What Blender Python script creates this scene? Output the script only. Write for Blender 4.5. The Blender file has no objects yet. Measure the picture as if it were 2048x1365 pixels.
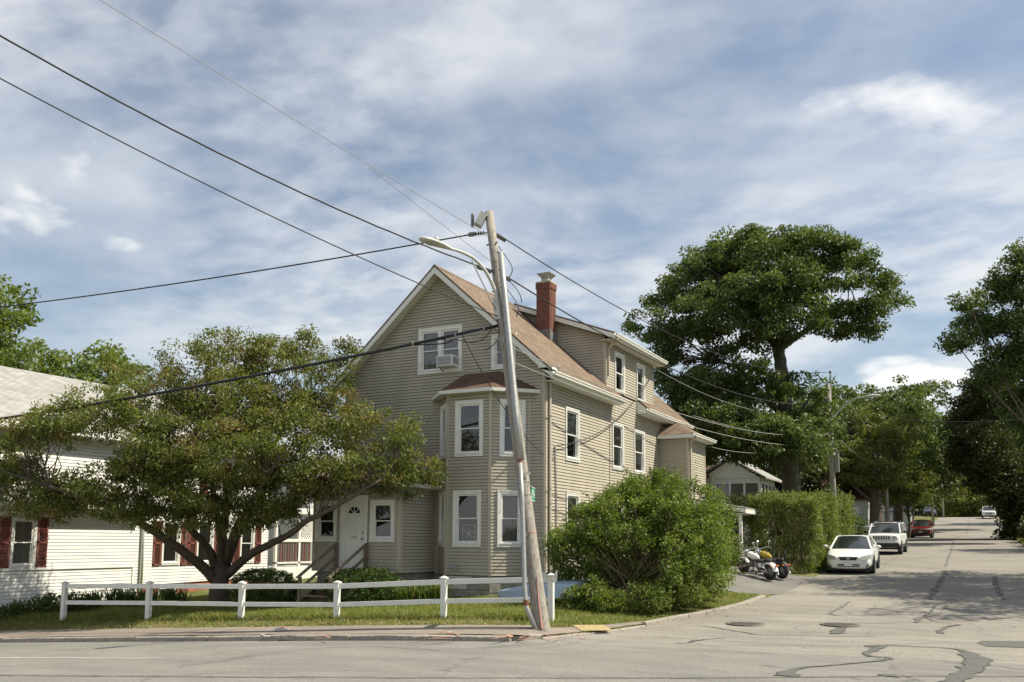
import bpy, math, random
import numpy as np
from mathutils import Vector, Matrix

random.seed(7)
RNG = np.random.default_rng(7)
SC = bpy.context.scene
COL = SC.collection
PI = math.pi

# ------------------------------------------------------------------ camera
YAW, PITCH, ROLL = math.radians(27.5), math.radians(6.4188), math.radians(0.35)
EYE = Vector((0.0, 0.0, 2.0))
F0 = Vector((-math.sin(YAW), math.cos(YAW), 0)); R0 = Vector((math.cos(YAW), math.sin(YAW), 0)); U0 = Vector((0, 0, 1))
FW = F0 * math.cos(PITCH) + U0 * math.sin(PITCH)
U1 = U0 * math.cos(PITCH) - F0 * math.sin(PITCH)
RT = R0 * math.cos(ROLL) + U1 * math.sin(ROLL)
UP = U1 * math.cos(ROLL) - R0 * math.sin(ROLL)
cam_d = bpy.data.cameras.new('camera')
cam = bpy.data.objects.new('camera', cam_d); COL.objects.link(cam)
m = Matrix.Identity(4)
for i in range(3):
    m[i][0] = RT[i]; m[i][1] = UP[i]; m[i][2] = -FW[i]; m[i][3] = EYE[i]
cam.matrix_world = m
cam_d.sensor_width = 36.0; cam_d.sensor_fit = 'HORIZONTAL'
cam_d.lens = 1800 / 2048 * 36.0
cam_d.shift_y = (877.5 - 682.5) / 2048
cam_d.clip_start = 0.1; cam_d.clip_end = 3000
SC.camera = cam

# ------------------------------------------------------------------ world, sun, exposure
SUN_AZ, SUN_EL = math.radians(24.0), math.radians(52.5)      # azimuth from +X towards +Y
sun_dir = Vector((math.cos(SUN_EL) * math.cos(SUN_AZ), math.cos(SUN_EL) * math.sin(SUN_AZ), math.sin(SUN_EL)))
sd = bpy.data.lights.new('sun', 'SUN'); sd.energy = 4.6; sd.angle = math.radians(0.53); sd.color = (1.0, 0.93, 0.76)
so = bpy.data.objects.new('sun', sd); COL.objects.link(so)
so.rotation_euler = sun_dir.to_track_quat('Z', 'Y').to_euler(); so.location = (20, 10, 40)

W = bpy.data.worlds.new('World'); SC.world = W; W.use_nodes = True
nt = W.node_tree; nt.nodes.clear()
def N(tree, typ, **kw):
    n = tree.nodes.new(typ)
    for k, v in kw.items():
        if k.startswith('in_'):
            key = k[3:]; key = int(key) if key.isdigit() else key.replace('_', ' ')
            n.inputs[key].default_value = v
        else: setattr(n, k, v)
    return n
def L(tree, a, ao, b, bi): tree.links.new(a.outputs[ao], b.inputs[bi])
sky = N(nt, 'ShaderNodeTexSky', sky_type='NISHITA', sun_disc=False, sun_elevation=SUN_EL, sun_rotation=math.radians(90) - SUN_AZ,
        air_density=1.15, dust_density=0.6, ozone_density=1.1)
bg = N(nt, 'ShaderNodeBackground', in_Strength=0.072)
out = N(nt, 'ShaderNodeOutputWorld')
tc = N(nt, 'ShaderNodeTexCoord')
sep = N(nt, 'ShaderNodeSeparateXYZ'); L(nt, tc, 'Generated', sep, 0)
zc = N(nt, 'ShaderNodeMath', operation='MAXIMUM', in_1=0.0); L(nt, sep, 'Z', zc, 0)
za = N(nt, 'ShaderNodeMath', operation='ADD', in_1=0.16); L(nt, zc, 0, za, 0)
px_ = N(nt, 'ShaderNodeMath', operation='DIVIDE'); L(nt, sep, 'X', px_, 0); L(nt, za, 0, px_, 1)
py_ = N(nt, 'ShaderNodeMath', operation='DIVIDE'); L(nt, sep, 'Y', py_, 0); L(nt, za, 0, py_, 1)
cmb = N(nt, 'ShaderNodeCombineXYZ'); L(nt, px_, 0, cmb, 0); L(nt, py_, 0, cmb, 1)
def cloud_noise(scale, rot, stretch, loc, detail, rough, dist):
    mp = N(nt, 'ShaderNodeMapping'); mp.inputs['Rotation'].default_value = (0, 0, math.radians(rot)); mp.inputs['Scale'].default_value = stretch; mp.inputs['Location'].default_value = loc
    L(nt, cmb, 0, mp, 0); n = N(nt, 'ShaderNodeTexNoise', in_Scale=scale, in_Detail=detail, in_Roughness=rough, in_Distortion=dist); L(nt, mp, 0, n, 'Vector'); return n
def remap(n, a, b, c, d, smooth=True):
    r = N(nt, 'ShaderNodeMapRange', in_1=a, in_2=b, in_3=c, in_4=d)
    if smooth: r.interpolation_type = 'SMOOTHSTEP'
    L(nt, n, 0 if n.bl_idname != 'ShaderNodeTexNoise' else 'Fac', r, 0); return r
def mathn(op, a, b, c=None):
    n = N(nt, 'ShaderNodeMath', operation=op)
    for i, v in enumerate((a, b, c)):
        if v is None: continue
        if isinstance(v, (int, float)): n.inputs[i].default_value = v
        else: L(nt, v, 0, n, i)
    return n
big = remap(cloud_noise(0.62, 30, (0.9, 1.2, 1), (4.1, 2.3, 0), 4.0, 0.5, 0.2), 0.34, 0.60, 0.0, 1.0)        # where the cloud sheet is
sheet_ = remap(cloud_noise(1.5, 48, (1.0, 1.05, 1), (2.9, 6.4, 0), 9.0, 0.54, 0.15), 0.34, 0.64, 0.0, 1.0)   # soft broken sheet
ripple = remap(cloud_noise(8.0, -20, (0.95, 1.25, 1), (-3.2, 1.4, 0), 4.0, 0.5, 0.15), 0.34, 0.66, 0.0, 1.0)   # rows of small clouds
where = remap(cloud_noise(0.8, 0, (1, 1, 1), (8.2, -3.1, 0), 2.0, 0.5, 0.0), 0.42, 0.58, 0.0, 1.0)
puff = remap(cloud_noise(1.25, 10, (1.0, 1.0, 1), (2.6, 8.4, 0), 10.0, 0.5, 0.05), 0.575, 0.69, 0.0, 0.95)    # bright heaps
mixr = N(nt, 'ShaderNodeMix', data_type='FLOAT'); L(nt, where, 0, mixr, 0); L(nt, sheet_, 0, mixr, 2)
rs = mathn('MULTIPLY_ADD', ripple, 0.40, mathn('MULTIPLY', sheet_, 0.62)); L(nt, rs, 0, mixr, 3)
dens = mathn('MULTIPLY', mixr, mathn('MULTIPLY_ADD', big, 0.58, 0.22))
dens = mathn('ADD', dens, 0.12)
hz = remap(zc, 0.0, 0.24, 0.80, 0.0)                                                                       # haze low down
dens = mathn('MAXIMUM', mathn('MAXIMUM', dens, puff), hz)
dens = mathn('MINIMUM', dens, 0.96)
cmix = N(nt, 'ShaderNodeMix', data_type='RGBA'); L(nt, dens, 0, cmix, 0); L(nt, sky, 0, cmix, 6)
ccol = N(nt, 'ShaderNodeMix', data_type='RGBA'); L(nt, puff, 0, ccol, 0); ccol.inputs[6].default_value = (8.0, 8.15, 8.4, 1); ccol.inputs[7].default_value = (10.2, 10.1, 9.9, 1)
L(nt, ccol, 2, cmix, 7)
L(nt, cmix, 2, bg, 'Color'); L(nt, bg, 0, out, 'Surface')

SC.view_settings.view_transform = 'Standard'; SC.view_settings.look = 'None'
SC.view_settings.exposure = 0.62; SC.view_settings.gamma = 1.0
SC.render.engine = 'CYCLES'
SC.cycles.use_denoising = True
SC.cycles.max_bounces = 6; SC.cycles.transparent_max_bounces = 8; SC.cycles.diffuse_bounces = 3; SC.cycles.glossy_bounces = 3; SC.cycles.transmission_bounces = 4
SC.cycles.sample_clamp_indirect = 6.0; SC.cycles.caustics_reflective = False; SC.cycles.caustics_refractive = False

# ------------------------------------------------------------------ material helpers
MATS = {}
def pbr(name, col, rough=0.6, var=0.12, scale=4.0, bump=0.0, bscale=60.0, metal=0.0, coord='Object', stretch=(1, 1, 1), spec=0.4, col2=None, coat=0.0, detail=5.0):
    mt = bpy.data.materials.new(name); mt.use_nodes = True; t = mt.node_tree; t.nodes.clear()
    o = N(t, 'ShaderNodeOutputMaterial'); b = N(t, 'ShaderNodeBsdfPrincipled', in_Roughness=rough, in_Metallic=metal)
    b.inputs['Specular IOR Level'].default_value = spec
    if coat: b.inputs['Coat Weight'].default_value = coat; b.inputs['Coat Roughness'].default_value = 0.06
    c = N(t, 'ShaderNodeTexCoord'); mp = N(t, 'ShaderNodeMapping'); mp.inputs['Scale'].default_value = stretch
    L(t, c, coord, mp, 0)
    n = N(t, 'ShaderNodeTexNoise', in_Scale=scale, in_Detail=detail, in_Roughness=0.6); L(t, mp, 0, n, 'Vector')
    mr = N(t, 'ShaderNodeMapRange', in_1=0.3, in_2=0.7); L(t, n, 'Fac', mr, 0)
    mix = N(t, 'ShaderNodeMix', data_type='RGBA'); L(t, mr, 0, mix, 0)
    if col2 is None:
        lo = [max(0, x * (1 - var)) for x in col]; hi = [min(1, x * (1 + var)) for x in col]
    else: lo, hi = col, col2
    mix.inputs[6].default_value = (*lo, 1); mix.inputs[7].default_value = (*hi, 1)
    L(t, mix, 2, b, 'Base Color')
    if bump:
        n2 = N(t, 'ShaderNodeTexNoise', in_Scale=bscale, in_Detail=4.0, in_Roughness=0.6); L(t, mp, 0, n2, 'Vector')
        bp = N(t, 'ShaderNodeBump', in_Strength=bump, in_Distance=0.02); L(t, n2, 'Fac', bp, 'Height'); L(t, bp, 0, b, 'Normal')
    L(t, b, 0, o, 0); MATS[name] = mt
    return mt

def leafmat(name, cols, trans=0.32, rough=0.5, pos=None):
    mt = bpy.data.materials.new(name); mt.use_nodes = True; t = mt.node_tree; t.nodes.clear()
    o = N(t, 'ShaderNodeOutputMaterial'); a = N(t, 'ShaderNodeAttribute', attribute_name='rnd')
    cr = N(t, 'ShaderNodeValToRGB'); e = cr.color_ramp.elements
    while len(e) < len(cols): e.new(0.5)
    for i, c in enumerate(cols): e[i].position = pos[i] if pos else i / max(1, len(cols) - 1); e[i].color = (*c, 1)
    L(t, a, 'Fac', cr, 0)
    b = N(t, 'ShaderNodeBsdfPrincipled', in_Roughness=rough); b.inputs['Specular IOR Level'].default_value = 0.35
    L(t, cr, 0, b, 'Base Color')
    tr = N(t, 'ShaderNodeBsdfTranslucent')
    hs = N(t, 'ShaderNodeHueSaturation', in_Saturation=1.15, in_Value=1.7); hs.inputs['Hue'].default_value = 0.485
    L(t, cr, 0, hs, 'Color'); L(t, hs, 0, tr, 0)
    ms = N(t, 'ShaderNodeMixShader', in_0=trans); L(t, b, 0, ms, 1); L(t, tr, 0, ms, 2); L(t, ms, 0, o, 0)
    MATS[name] = mt; return mt

def shingles(name, c1, c2, c3, course=0.14, bump=0.5):
    mt = bpy.data.materials.new(name); mt.use_nodes = True; t = mt.node_tree; t.nodes.clear()
    o = N(t, 'ShaderNodeOutputMaterial'); b = N(t, 'ShaderNodeBsdfPrincipled', in_Roughness=0.9); b.inputs['Specular IOR Level'].default_value = 0.2
    uv = N(t, 'ShaderNodeUVMap')
    br = N(t, 'ShaderNodeTexBrick', in_Scale=1.0, in_Mortar_Size=0.008, in_Bias=0.0, in_Brick_Width=0.3, in_Row_Height=course)
    br.offset = 0.5; br.inputs['Color1'].default_value = (*c1, 1); br.inputs['Color2'].default_value = (*c2, 1); br.inputs['Mortar'].default_value = (*c3, 1)
    L(t, uv, 0, br, 'Vector')
    n = N(t, 'ShaderNodeTexNoise', in_Scale=2.2, in_Detail=6.0); L(t, uv, 0, n, 'Vector')
    mr = N(t, 'ShaderNodeMapRange', in_1=0.3, in_2=0.7, in_3=0.82, in_4=1.14); L(t, n, 'Fac', mr, 0)
    n2 = N(t, 'ShaderNodeTexNoise', in_Scale=60.0, in_Detail=2.0); L(t, uv, 0, n2, 'Vector')
    mr2 = N(t, 'ShaderNodeMapRange', in_1=0.3, in_2=0.7, in_3=0.75, in_4=1.25); L(t, n2, 'Fac', mr2, 0)
    mu = N(t, 'ShaderNodeMath', operation='MULTIPLY'); L(t, mr, 0, mu, 0); L(t, mr2, 0, mu, 1)
    vm = N(t, 'ShaderNodeVectorMath', operation='SCALE'); L(t, br, 'Color', vm, 0); L(t, mu, 0, vm, 'Scale')
    L(t, vm, 0, b, 'Base Color')
    bp = N(t, 'ShaderNodeBump', in_Strength=bump, in_Distance=0.012); L(t, br, 'Fac', bp, 'Height'); bp.invert = True; L(t, bp, 0, b, 'Normal')
    L(t, b, 0, o, 0); MATS[name] = mt; return mt

def glassmat(name, tint=0.75, base=(0.02, 0.025, 0.025)):
    mt = bpy.data.materials.new(name); mt.use_nodes = True; t = mt.node_tree; t.nodes.clear()
    o = N(t, 'ShaderNodeOutputMaterial'); g = N(t, 'ShaderNodeBsdfGlossy', in_Roughness=0.015); tr = N(t, 'ShaderNodeBsdfTransparent')
    tr.inputs[0].default_value = (tint, tint, tint * 0.98, 1); g.inputs[0].default_value = (0.9, 0.93, 0.95, 1)
    fr = N(t, 'ShaderNodeFresnel', in_IOR=1.6)
    n = N(t, 'ShaderNodeTexNoise', in_Scale=2.5, in_Detail=1.0); c = N(t, 'ShaderNodeTexCoord'); L(t, c, 'Object', n, 'Vector')
    bp = N(t, 'ShaderNodeBump', in_Strength=0.025, in_Distance=0.02); L(t, n, 'Fac', bp, 'Height'); L(t, bp, 0, g, 'Normal')
    mu = N(t, 'ShaderNodeMath', operation='MULTIPLY_ADD', in_1=1.15, in_2=0.03); L(t, fr, 0, mu, 0)
    ms = N(t, 'ShaderNodeMixShader'); L(t, mu, 0, ms, 0); L(t, tr, 0, ms, 1); L(t, g, 0, ms, 2); L(t, ms, 0, o, 0)
    MATS[name] = mt; return mt

# ------------------------------------------------------------------ mesh helpers
class MB:
    def __init__(s): s.v = []; s.f = []; s.m = []
    def add(s, vs, fs, mi=0):
        o = len(s.v); s.v += [tuple(map(float, p)) for p in vs]
        for f in fs: s.f.append(tuple(i + o for i in f)); s.m.append(mi)
        return s
    def quad(s, a, b, c, d, mi=0): return s.add([a, b, c, d], [(0, 1, 2, 3)], mi)
    def box(s, lo, hi, mi=0):
        x0, y0, z0 = lo; x1, y1, z1 = hi
        return s.add([(x0, y0, z0), (x1, y0, z0), (x1, y1, z0), (x0, y1, z0), (x0, y0, z1), (x1, y0, z1), (x1, y1, z1), (x0, y1, z1)],
                     [(0, 3, 2, 1), (4, 5, 6, 7), (0, 1, 5, 4), (1, 2, 6, 5), (2, 3, 7, 6), (3, 0, 4, 7)], mi)
    def obox(s, c, ax, ay, az, hx, hy, hz, mi=0):
        c = Vector(c); ax, ay, az = Vector(ax) * hx, Vector(ay) * hy, Vector(az) * hz
        vs = [c + i * ax + j * ay + k * az for k in (-1, 1) for (i, j) in ((-1, -1), (1, -1), (1, 1), (-1, 1))]
        return s.add(vs, [(0, 3, 2, 1), (4, 5, 6, 7), (0, 1, 5, 4), (1, 2, 6, 5), (2, 3, 7, 6), (3, 0, 4, 7)], mi)
    def bar(s, a, b, w, h, up=(0, 0, 1), mi=0):
        a, b = Vector(a), Vector(b); d = (b - a); l = d.length; d.normalize()
        sd_ = d.cross(Vector(up)); sd_.normalize(); u = sd_.cross(d)
        return s.obox((a + b) / 2, d, sd_, u, l / 2, w / 2, h / 2, mi)
    def prism(s, poly, a, b, mi=0):
        """poly list of 3d points; extruded from +a to +b (vectors)"""
        n = len(poly); a, b = Vector(a), Vector(b)
        vs = [Vector(p) + a for p in poly] + [Vector(p) + b for p in poly]
        fs = [tuple(range(n - 1, -1, -1)), tuple(range(n, 2 * n))] + [(i, (i + 1) % n, n + (i + 1) % n, n + i) for i in range(n)]
        return s.add(vs, fs, mi)
    def tube(s, pts, rad, n=8, mi=0, cap=True):
        pts = [Vector(p) for p in pts]; k = len(pts)
        rad = [rad] * k if not hasattr(rad, '__len__') else rad
        vs = []; ref = None
        for i, p in enumerate(pts):
            d = (pts[min(i + 1, k - 1)] - pts[max(i - 1, 0)])
            if d.length < 1e-9: d = Vector((0, 0, 1))
            d.normalize()
            if ref is None: ref = Vector((0, 0, 1)) if abs(d.z) < .9 else Vector((1, 0, 0))
            a = ref - d * ref.dot(d)
            if a.length < 1e-6: a = d.orthogonal()
            a.normalize(); b = d.cross(a); ref = a
            for j in range(n):
                t = 2 * PI * j / n; vs.append(p + (a * math.cos(t) + b * math.sin(t)) * rad[i])
        fs = [(i * n + j, i * n + (j + 1) % n, (i + 1) * n + (j + 1) % n, (i + 1) * n + j) for i in range(k - 1) for j in range(n)]
        if cap: fs += [tuple(range(n - 1, -1, -1)), tuple(range((k - 1) * n, k * n))]
        return s.add(vs, fs, mi)
    def lathe(s, c, axis, prof, n=16, mi=0, ref=None):
        """prof: list of (r, h) along axis from c"""
        c, ax = Vector(c), Vector(axis).normalized(); a = ax.orthogonal().normalized() if ref is None else Vector(ref); b = ax.cross(a); k = len(prof)
        vs = [c + ax * h + (a * math.cos(2 * PI * j / n) + b * math.sin(2 * PI * j / n)) * r for r, h in prof for j in range(n)]
        fs = [(i * n + j, i * n + (j + 1) % n, (i + 1) * n + (j + 1) % n, (i + 1) * n + j) for i in range(k - 1) for j in range(n)]
        fs += [tuple(range(n - 1, -1, -1)), tuple(range((k - 1) * n, k * n))]
        return s.add(vs, fs, mi)
    def ell(s, c, r, n=14, k=9, mi=0, rot=None, warp=None):
        vs = []
        for i in range(k + 1):
            ph = PI * i / k
            for j in range(n):
                t = 2 * PI * j / n; p = Vector((math.sin(ph) * math.cos(t) * r[0], math.sin(ph) * math.sin(t) * r[1], math.cos(ph) * r[2]))
                if warp: p = warp(p)
                if rot: p = rot @ p
                vs.append(Vector(c) + p)
        fs = [(i * n + j, (i + 1) * n + j, (i + 1) * n + (j + 1) % n, i * n + (j + 1) % n) for i in range(k) for j in range(n)]
        return s.add(vs, fs, mi)
    def build(s, name, mats, parent=None, smooth=False, uv=True, bevel=0.0, sub=0):
        me = bpy.data.meshes.new(name); me.from_pydata(s.v, [], s.f)
        mats = mats if isinstance(mats, (list, tuple)) else [mats]
        for q in mats: me.materials.append(MATS[q] if isinstance(q, str) else q)
        if len(mats) > 1: me.polygons.foreach_set('material_index', s.m)
        if smooth: me.polygons.foreach_set('use_smooth', [True] * len(s.f))
        me.update()
        if uv: auto_uv(me)
        o = bpy.data.objects.new(name, me); COL.objects.link(o)
        if parent is not None:
            o.parent = parent; o.matrix_parent_inverse = Matrix.Translation(-parent_loc(parent))
        if bevel:
            bm = o.modifiers.new('bevel', 'BEVEL'); bm.width = bevel; bm.segments = 2; bm.limit_method = 'ANGLE'
        if sub:
            sm = o.modifiers.new('sub', 'SUBSURF'); sm.levels = sub; sm.render_levels = sub
        return o
def parent_loc(p):
    return Vector(p.location) if p.type == 'EMPTY' else Vector((0, 0, 0))
def auto_uv(me):
    nl = len(me.loops)
    if nl == 0: return
    vi = np.empty(nl, np.int32); me.loops.foreach_get('vertex_index', vi)
    co = np.empty(len(me.vertices) * 3); me.vertices.foreach_get('co', co); co = co.reshape(-1, 3)
    nrm = np.empty(len(me.polygons) * 3); me.polygons.foreach_get('normal', nrm); nrm = nrm.reshape(-1, 3)
    tot = np.empty(len(me.polygons), np.int32); me.polygons.foreach_get('loop_total', tot)
    nn = np.repeat(nrm, tot, axis=0)
    u = np.cross(np.array([0, 0, 1.0]), nn); ln = np.linalg.norm(u, axis=1)
    flat = ln < 1e-3; u[flat] = (1, 0, 0); ln[flat] = 1; u /= ln[:, None]
    v = np.cross(nn, u); P = co[vi]
    uvs = np.stack([(P * u).sum(1), (P * v).sum(1)], 1).astype(np.float32)
    lay = me.uv_layers.new(name='UVMap'); lay.data.foreach_set('uv', uvs.ravel())
def tag(o, label, cat, group=None, kind=None):
    if label: o['label'] = label
    if cat: o['category'] = cat
    if group: o['group'] = group
    if kind: o['kind'] = kind
    return o
def thing(name, label, cat, loc=(0, 0, 0), group=None):
    o = bpy.data.objects.new(name, None); COL.objects.link(o); o.location = loc; o.empty_display_size = 0.3
    return tag(o, label, cat, group)
def struct(o, label=None):
    o['kind'] = 'structure'
    if label: o['label'] = label
    return o
def copy_tree(o, parent=None):
    c = o.copy(); COL.objects.link(c); c.parent = parent
    for ch in list(o.children): copy_tree(ch, c)
    return c

# ------------------------------------------------------------------ the lie of the land
PHI = math.atan(.12); TX, TY = math.cos(PHI), math.sin(PHI); KX, KY = -9.0, 16.84
def sq(x, y):
    dx, dy = x - KX, y - KY
    return dx * TX + dy * TY, -dx * TY + dy * TX
def from_sq(s, q): return KX + s * TX - q * TY, KY + s * TY + q * TX
def sst(a, b, x):
    t = np.clip((x - a) / (b - a), 0, 1); return t * t * (3 - 2 * t)
def zk(s):
    s = np.asarray(s, float); return -.05 * 1.5 * np.log1p(np.exp(np.clip(-s / 1.5, -40, 40))) + .052
SY = np.array([12., 17, 22, 27, 33, 39.5, 50, 70, 95, 130, 167, 185, 250, 400]); SZ = np.array([-.10, -.07, .02, .2, .44, .72, 1.25, 1.9, 2.5, 4.3, 6.15, 6.35, 4., 0])
_h = np.diff(SY); _d = np.diff(SZ) / _h; _m = np.zeros_like(SZ); _m[0] = _d[0]; _m[-1] = _d[-1]
for i in range(1, len(SY) - 1): _m[i] = 0 if _d[i - 1] * _d[i] <= 0 else 2 / (1 / _d[i - 1] + 1 / _d[i])
def street_z(y):
    y = np.clip(np.asarray(y, float), SY[0], SY[-1]); i = np.clip(np.searchsorted(SY, y) - 1, 0, len(SY) - 2); t = (y - SY[i]) / _h[i]
    return (1 + 2 * t) * (1 - t) ** 2 * SZ[i] + t * (1 - t) ** 2 * _h[i] * _m[i] + t * t * (3 - 2 * t) * SZ[i + 1] + t * t * (t - 1) * _h[i] * _m[i + 1]
def road_z(x, y):
    s, q = sq(x, y); main = zk(s) - .11 + np.clip(-q, 0, 6) * .012
    w = sst(1, 6, q); return main * (1 - w) + street_z(y) * w
KC = np.array([(-9.0, 16.84), (-8.42, 17.65), (-7.8, 18.9), (-7.2, 20.8), (-6.75, 22.8), (-6.3, 24.6), (-6.05, 26.3), (-6.0, 28.5)])
KCQ = np.array([sq(x, y)[1] for x, y in KC])
def xl(q): return np.where(q > KCQ[-1], -6.0, np.interp(q, KCQ, KC[:, 0]))
def xr(q): return 2.4 + np.clip(9 - q, 0, 9) ** 2 * .06
def yard_z(x, y):
    s, q = sq(x, y)
    pl = .25 + .03 * (x + 14.5) + .045 * (np.minimum(y, 60) - 24.5)
    pl = np.where(x < -28, .25 + .03 * (-13.5) + .045 * (np.minimum(y, 60) - 24.5), pl)
    hill = street_z(np.maximum(y, 40)) + .25
    wy = sst(36, 52, y); pl = pl * (1 - wy) + hill * wy
    zs = zk(s) + .055
    w = sst(2.0, 3.6, q); z = zs * (1 - w) + pl * w
    edge = xl(q); d = edge - x
    we = sst(0.0, 3.5, d); zr = road_z(x, y) + np.where(q < 11, .055, .035)
    z = np.where(q > 1.5, zr * (1 - we) + z * we, z)
    # right-hand side of the side street
    right = road_z(x, y) + .08 + sst(0, 6, x - xr(q)) * .4
    z = np.where(x > (edge + xr(q)) / 2, np.where(q > 0, right, z), z)
    z = np.where(q < -16.5, zk(s) + .05, z)
    return z
def yz(x, y): return float(yard_z(np.float64(x), np.float64(y)))
def rz(x, y): return float(road_z(np.float64(x), np.float64(y)))
# ------------------------------------------------------------------ materials
def asphalt(name, base, dark, crk=0.55, speck=0.45):
    mt = bpy.data.materials.new(name); mt.use_nodes = True; t = mt.node_tree; t.nodes.clear()
    o = N(t, 'ShaderNodeOutputMaterial'); b = N(t, 'ShaderNodeBsdfPrincipled', in_Roughness=0.88); b.inputs['Specular IOR Level'].default_value = 0.25
    c = N(t, 'ShaderNodeTexCoord')
    mp = N(t, 'ShaderNodeMapping'); mp.inputs['Rotation'].default_value = (0, 0, -PHI); mp.inputs['Scale'].default_value = (0.25, 1.0, 1)
    L(t, c, 'Object', mp, 0)
    n1 = N(t, 'ShaderNodeTexNoise', in_Scale=1.3, in_Detail=6.0, in_Roughness=0.62); L(t, mp, 0, n1, 'Vector')
    n2 = N(t, 'ShaderNodeTexNoise', in_Scale=26.0, in_Detail=5.0, in_Roughness=0.75); L(t, c, 'Object', n2, 'Vector')
    n3 = N(t, 'ShaderNodeTexNoise', in_Scale=0.35, in_Detail=4.0, in_Roughness=0.6); L(t, c, 'Object', n3, 'Vector')
    r1 = N(t, 'ShaderNodeMapRange', in_1=0.34, in_2=0.66, in_3=0.0, in_4=1.0); L(t, n1, 'Fac', r1, 0)
    mx = N(t, 'ShaderNodeMix', data_type='RGBA'); L(t, r1, 0, mx, 0); mx.inputs[6].default_value = (*dark, 1); mx.inputs[7].default_value = (*base, 1)
    r2 = N(t, 'ShaderNodeMapRange', in_1=0.25, in_2=0.75, in_3=1 - speck, in_4=1 + speck); L(t, n2, 'Fac', r2, 0)
    r3 = N(t, 'ShaderNodeMapRange', in_1=0.3, in_2=0.7, in_3=0.88, in_4=1.1); L(t, n3, 'Fac', r3, 0)
    mu = N(t, 'ShaderNodeMath', operation='MULTIPLY'); L(t, r2, 0, mu, 0); L(t, r3, 0, mu, 1)
    wn = N(t, 'ShaderNodeTexNoise', in_Scale=1.7, in_Detail=4.0); L(t, c, 'Object', wn, 'Vector'); av = N(t, 'ShaderNodeVectorMath', operation='MULTIPLY_ADD'); L(t, wn, 'Color', av, 0); av.inputs[1].default_value = (.7, .7, 0); L(t, c, 'Object', av, 2)
    vo = N(t, 'ShaderNodeTexVoronoi', feature='DISTANCE_TO_EDGE', in_Scale=crk); L(t, av, 0, vo, 'Vector'); rc = N(t, 'ShaderNodeMapRange', in_1=0.0, in_2=0.016, in_3=0.62, in_4=1.0); L(t, vo, 0, rc, 0)
    ns = N(t, 'ShaderNodeTexNoise', in_Scale=0.9, in_Detail=3.0); L(t, c, 'Object', ns, 'Vector'); rn = N(t, 'ShaderNodeMapRange', in_1=0.48, in_2=0.60, in_3=0.0, in_4=1.0); L(t, ns, 'Fac', rn, 0)
    mk = N(t, 'ShaderNodeMix', data_type='FLOAT'); L(t, rn, 0, mk, 0); mk.inputs[2].default_value = 1.0; L(t, rc, 0, mk, 3)
    no = N(t, 'ShaderNodeTexNoise', in_Scale=2.6, in_Detail=2.0); L(t, mp, 0, no, 'Vector'); ro = N(t, 'ShaderNodeMapRange', in_1=0.66, in_2=0.78, in_3=1.0, in_4=0.74); L(t, no, 'Fac', ro, 0)
    mu2 = N(t, 'ShaderNodeMath', operation='MULTIPLY'); L(t, mk, 0, mu2, 0); L(t, ro, 0, mu2, 1); mu3 = N(t, 'ShaderNodeMath', operation='MULTIPLY'); L(t, mu, 0, mu3, 0); L(t, mu2, 0, mu3, 1)
    vm = N(t, 'ShaderNodeVectorMath', operation='SCALE'); L(t, mx, 2, vm, 0); L(t, mu3, 0, vm, 'Scale'); L(t, vm, 0, b, 'Base Color')
    bp = N(t, 'ShaderNodeBump', in_Strength=0.6, in_Distance=0.012); L(t, n2, 'Fac', bp, 'Height'); L(t, bp, 0, b, 'Normal')
    L(t, b, 0, o, 0); MATS[name] = mt
asphalt('asphalt_main', (0.235, 0.225, 0.202), (0.178, 0.172, 0.157), crk=.22)
asphalt('asphalt_side', (0.275, 0.255, 0.22), (0.205, 0.192, 0.168), crk=.5)
asphalt('asphalt_walk', (0.275, 0.228, 0.19), (0.205, 0.18, 0.158), speck=0.4)
asphalt('asphalt_drive', (0.20, 0.19, 0.172), (0.15, 0.145, 0.135))
pbr('tar', (0.105, 0.102, 0.096), 0.75, var=0.25, scale=6)
pbr('tar_old', (0.155, 0.148, 0.136), 0.8, var=0.25, scale=6)
pbr('granite', (0.30, 0.27, 0.23), 0.85, var=0.35, scale=14, bump=0.5, bscale=40)
pbr('concrete', (0.42, 0.39, 0.33), 0.9, var=0.2, scale=5, bump=0.3)
pbr('iron', (0.185, 0.165, 0.142), 0.7, var=0.3, scale=20, metal=0.4)
pbr('paint_white', (0.62, 0.61, 0.57), 0.7, var=0.25, scale=25)
pbr('spray_white', (0.55, 0.53, 0.5), 0.8, var=0.3, scale=20)
pbr('spray_orange', (0.55, 0.22, 0.12), 0.8, var=0.25, scale=20, col2=(0.34, 0.22, 0.17))
pbr('spray_pink', (0.55, 0.22, 0.2), 0.8, var=0.25, scale=20, col2=(0.34, 0.22, 0.19))
pbr('tactile_yellow', (0.43, 0.34, 0.17), 0.7, var=0.2, scale=8)
pbr('soil', (0.16, 0.13, 0.085), 0.95, var=0.3, scale=3, bump=0.5, bscale=20)
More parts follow.
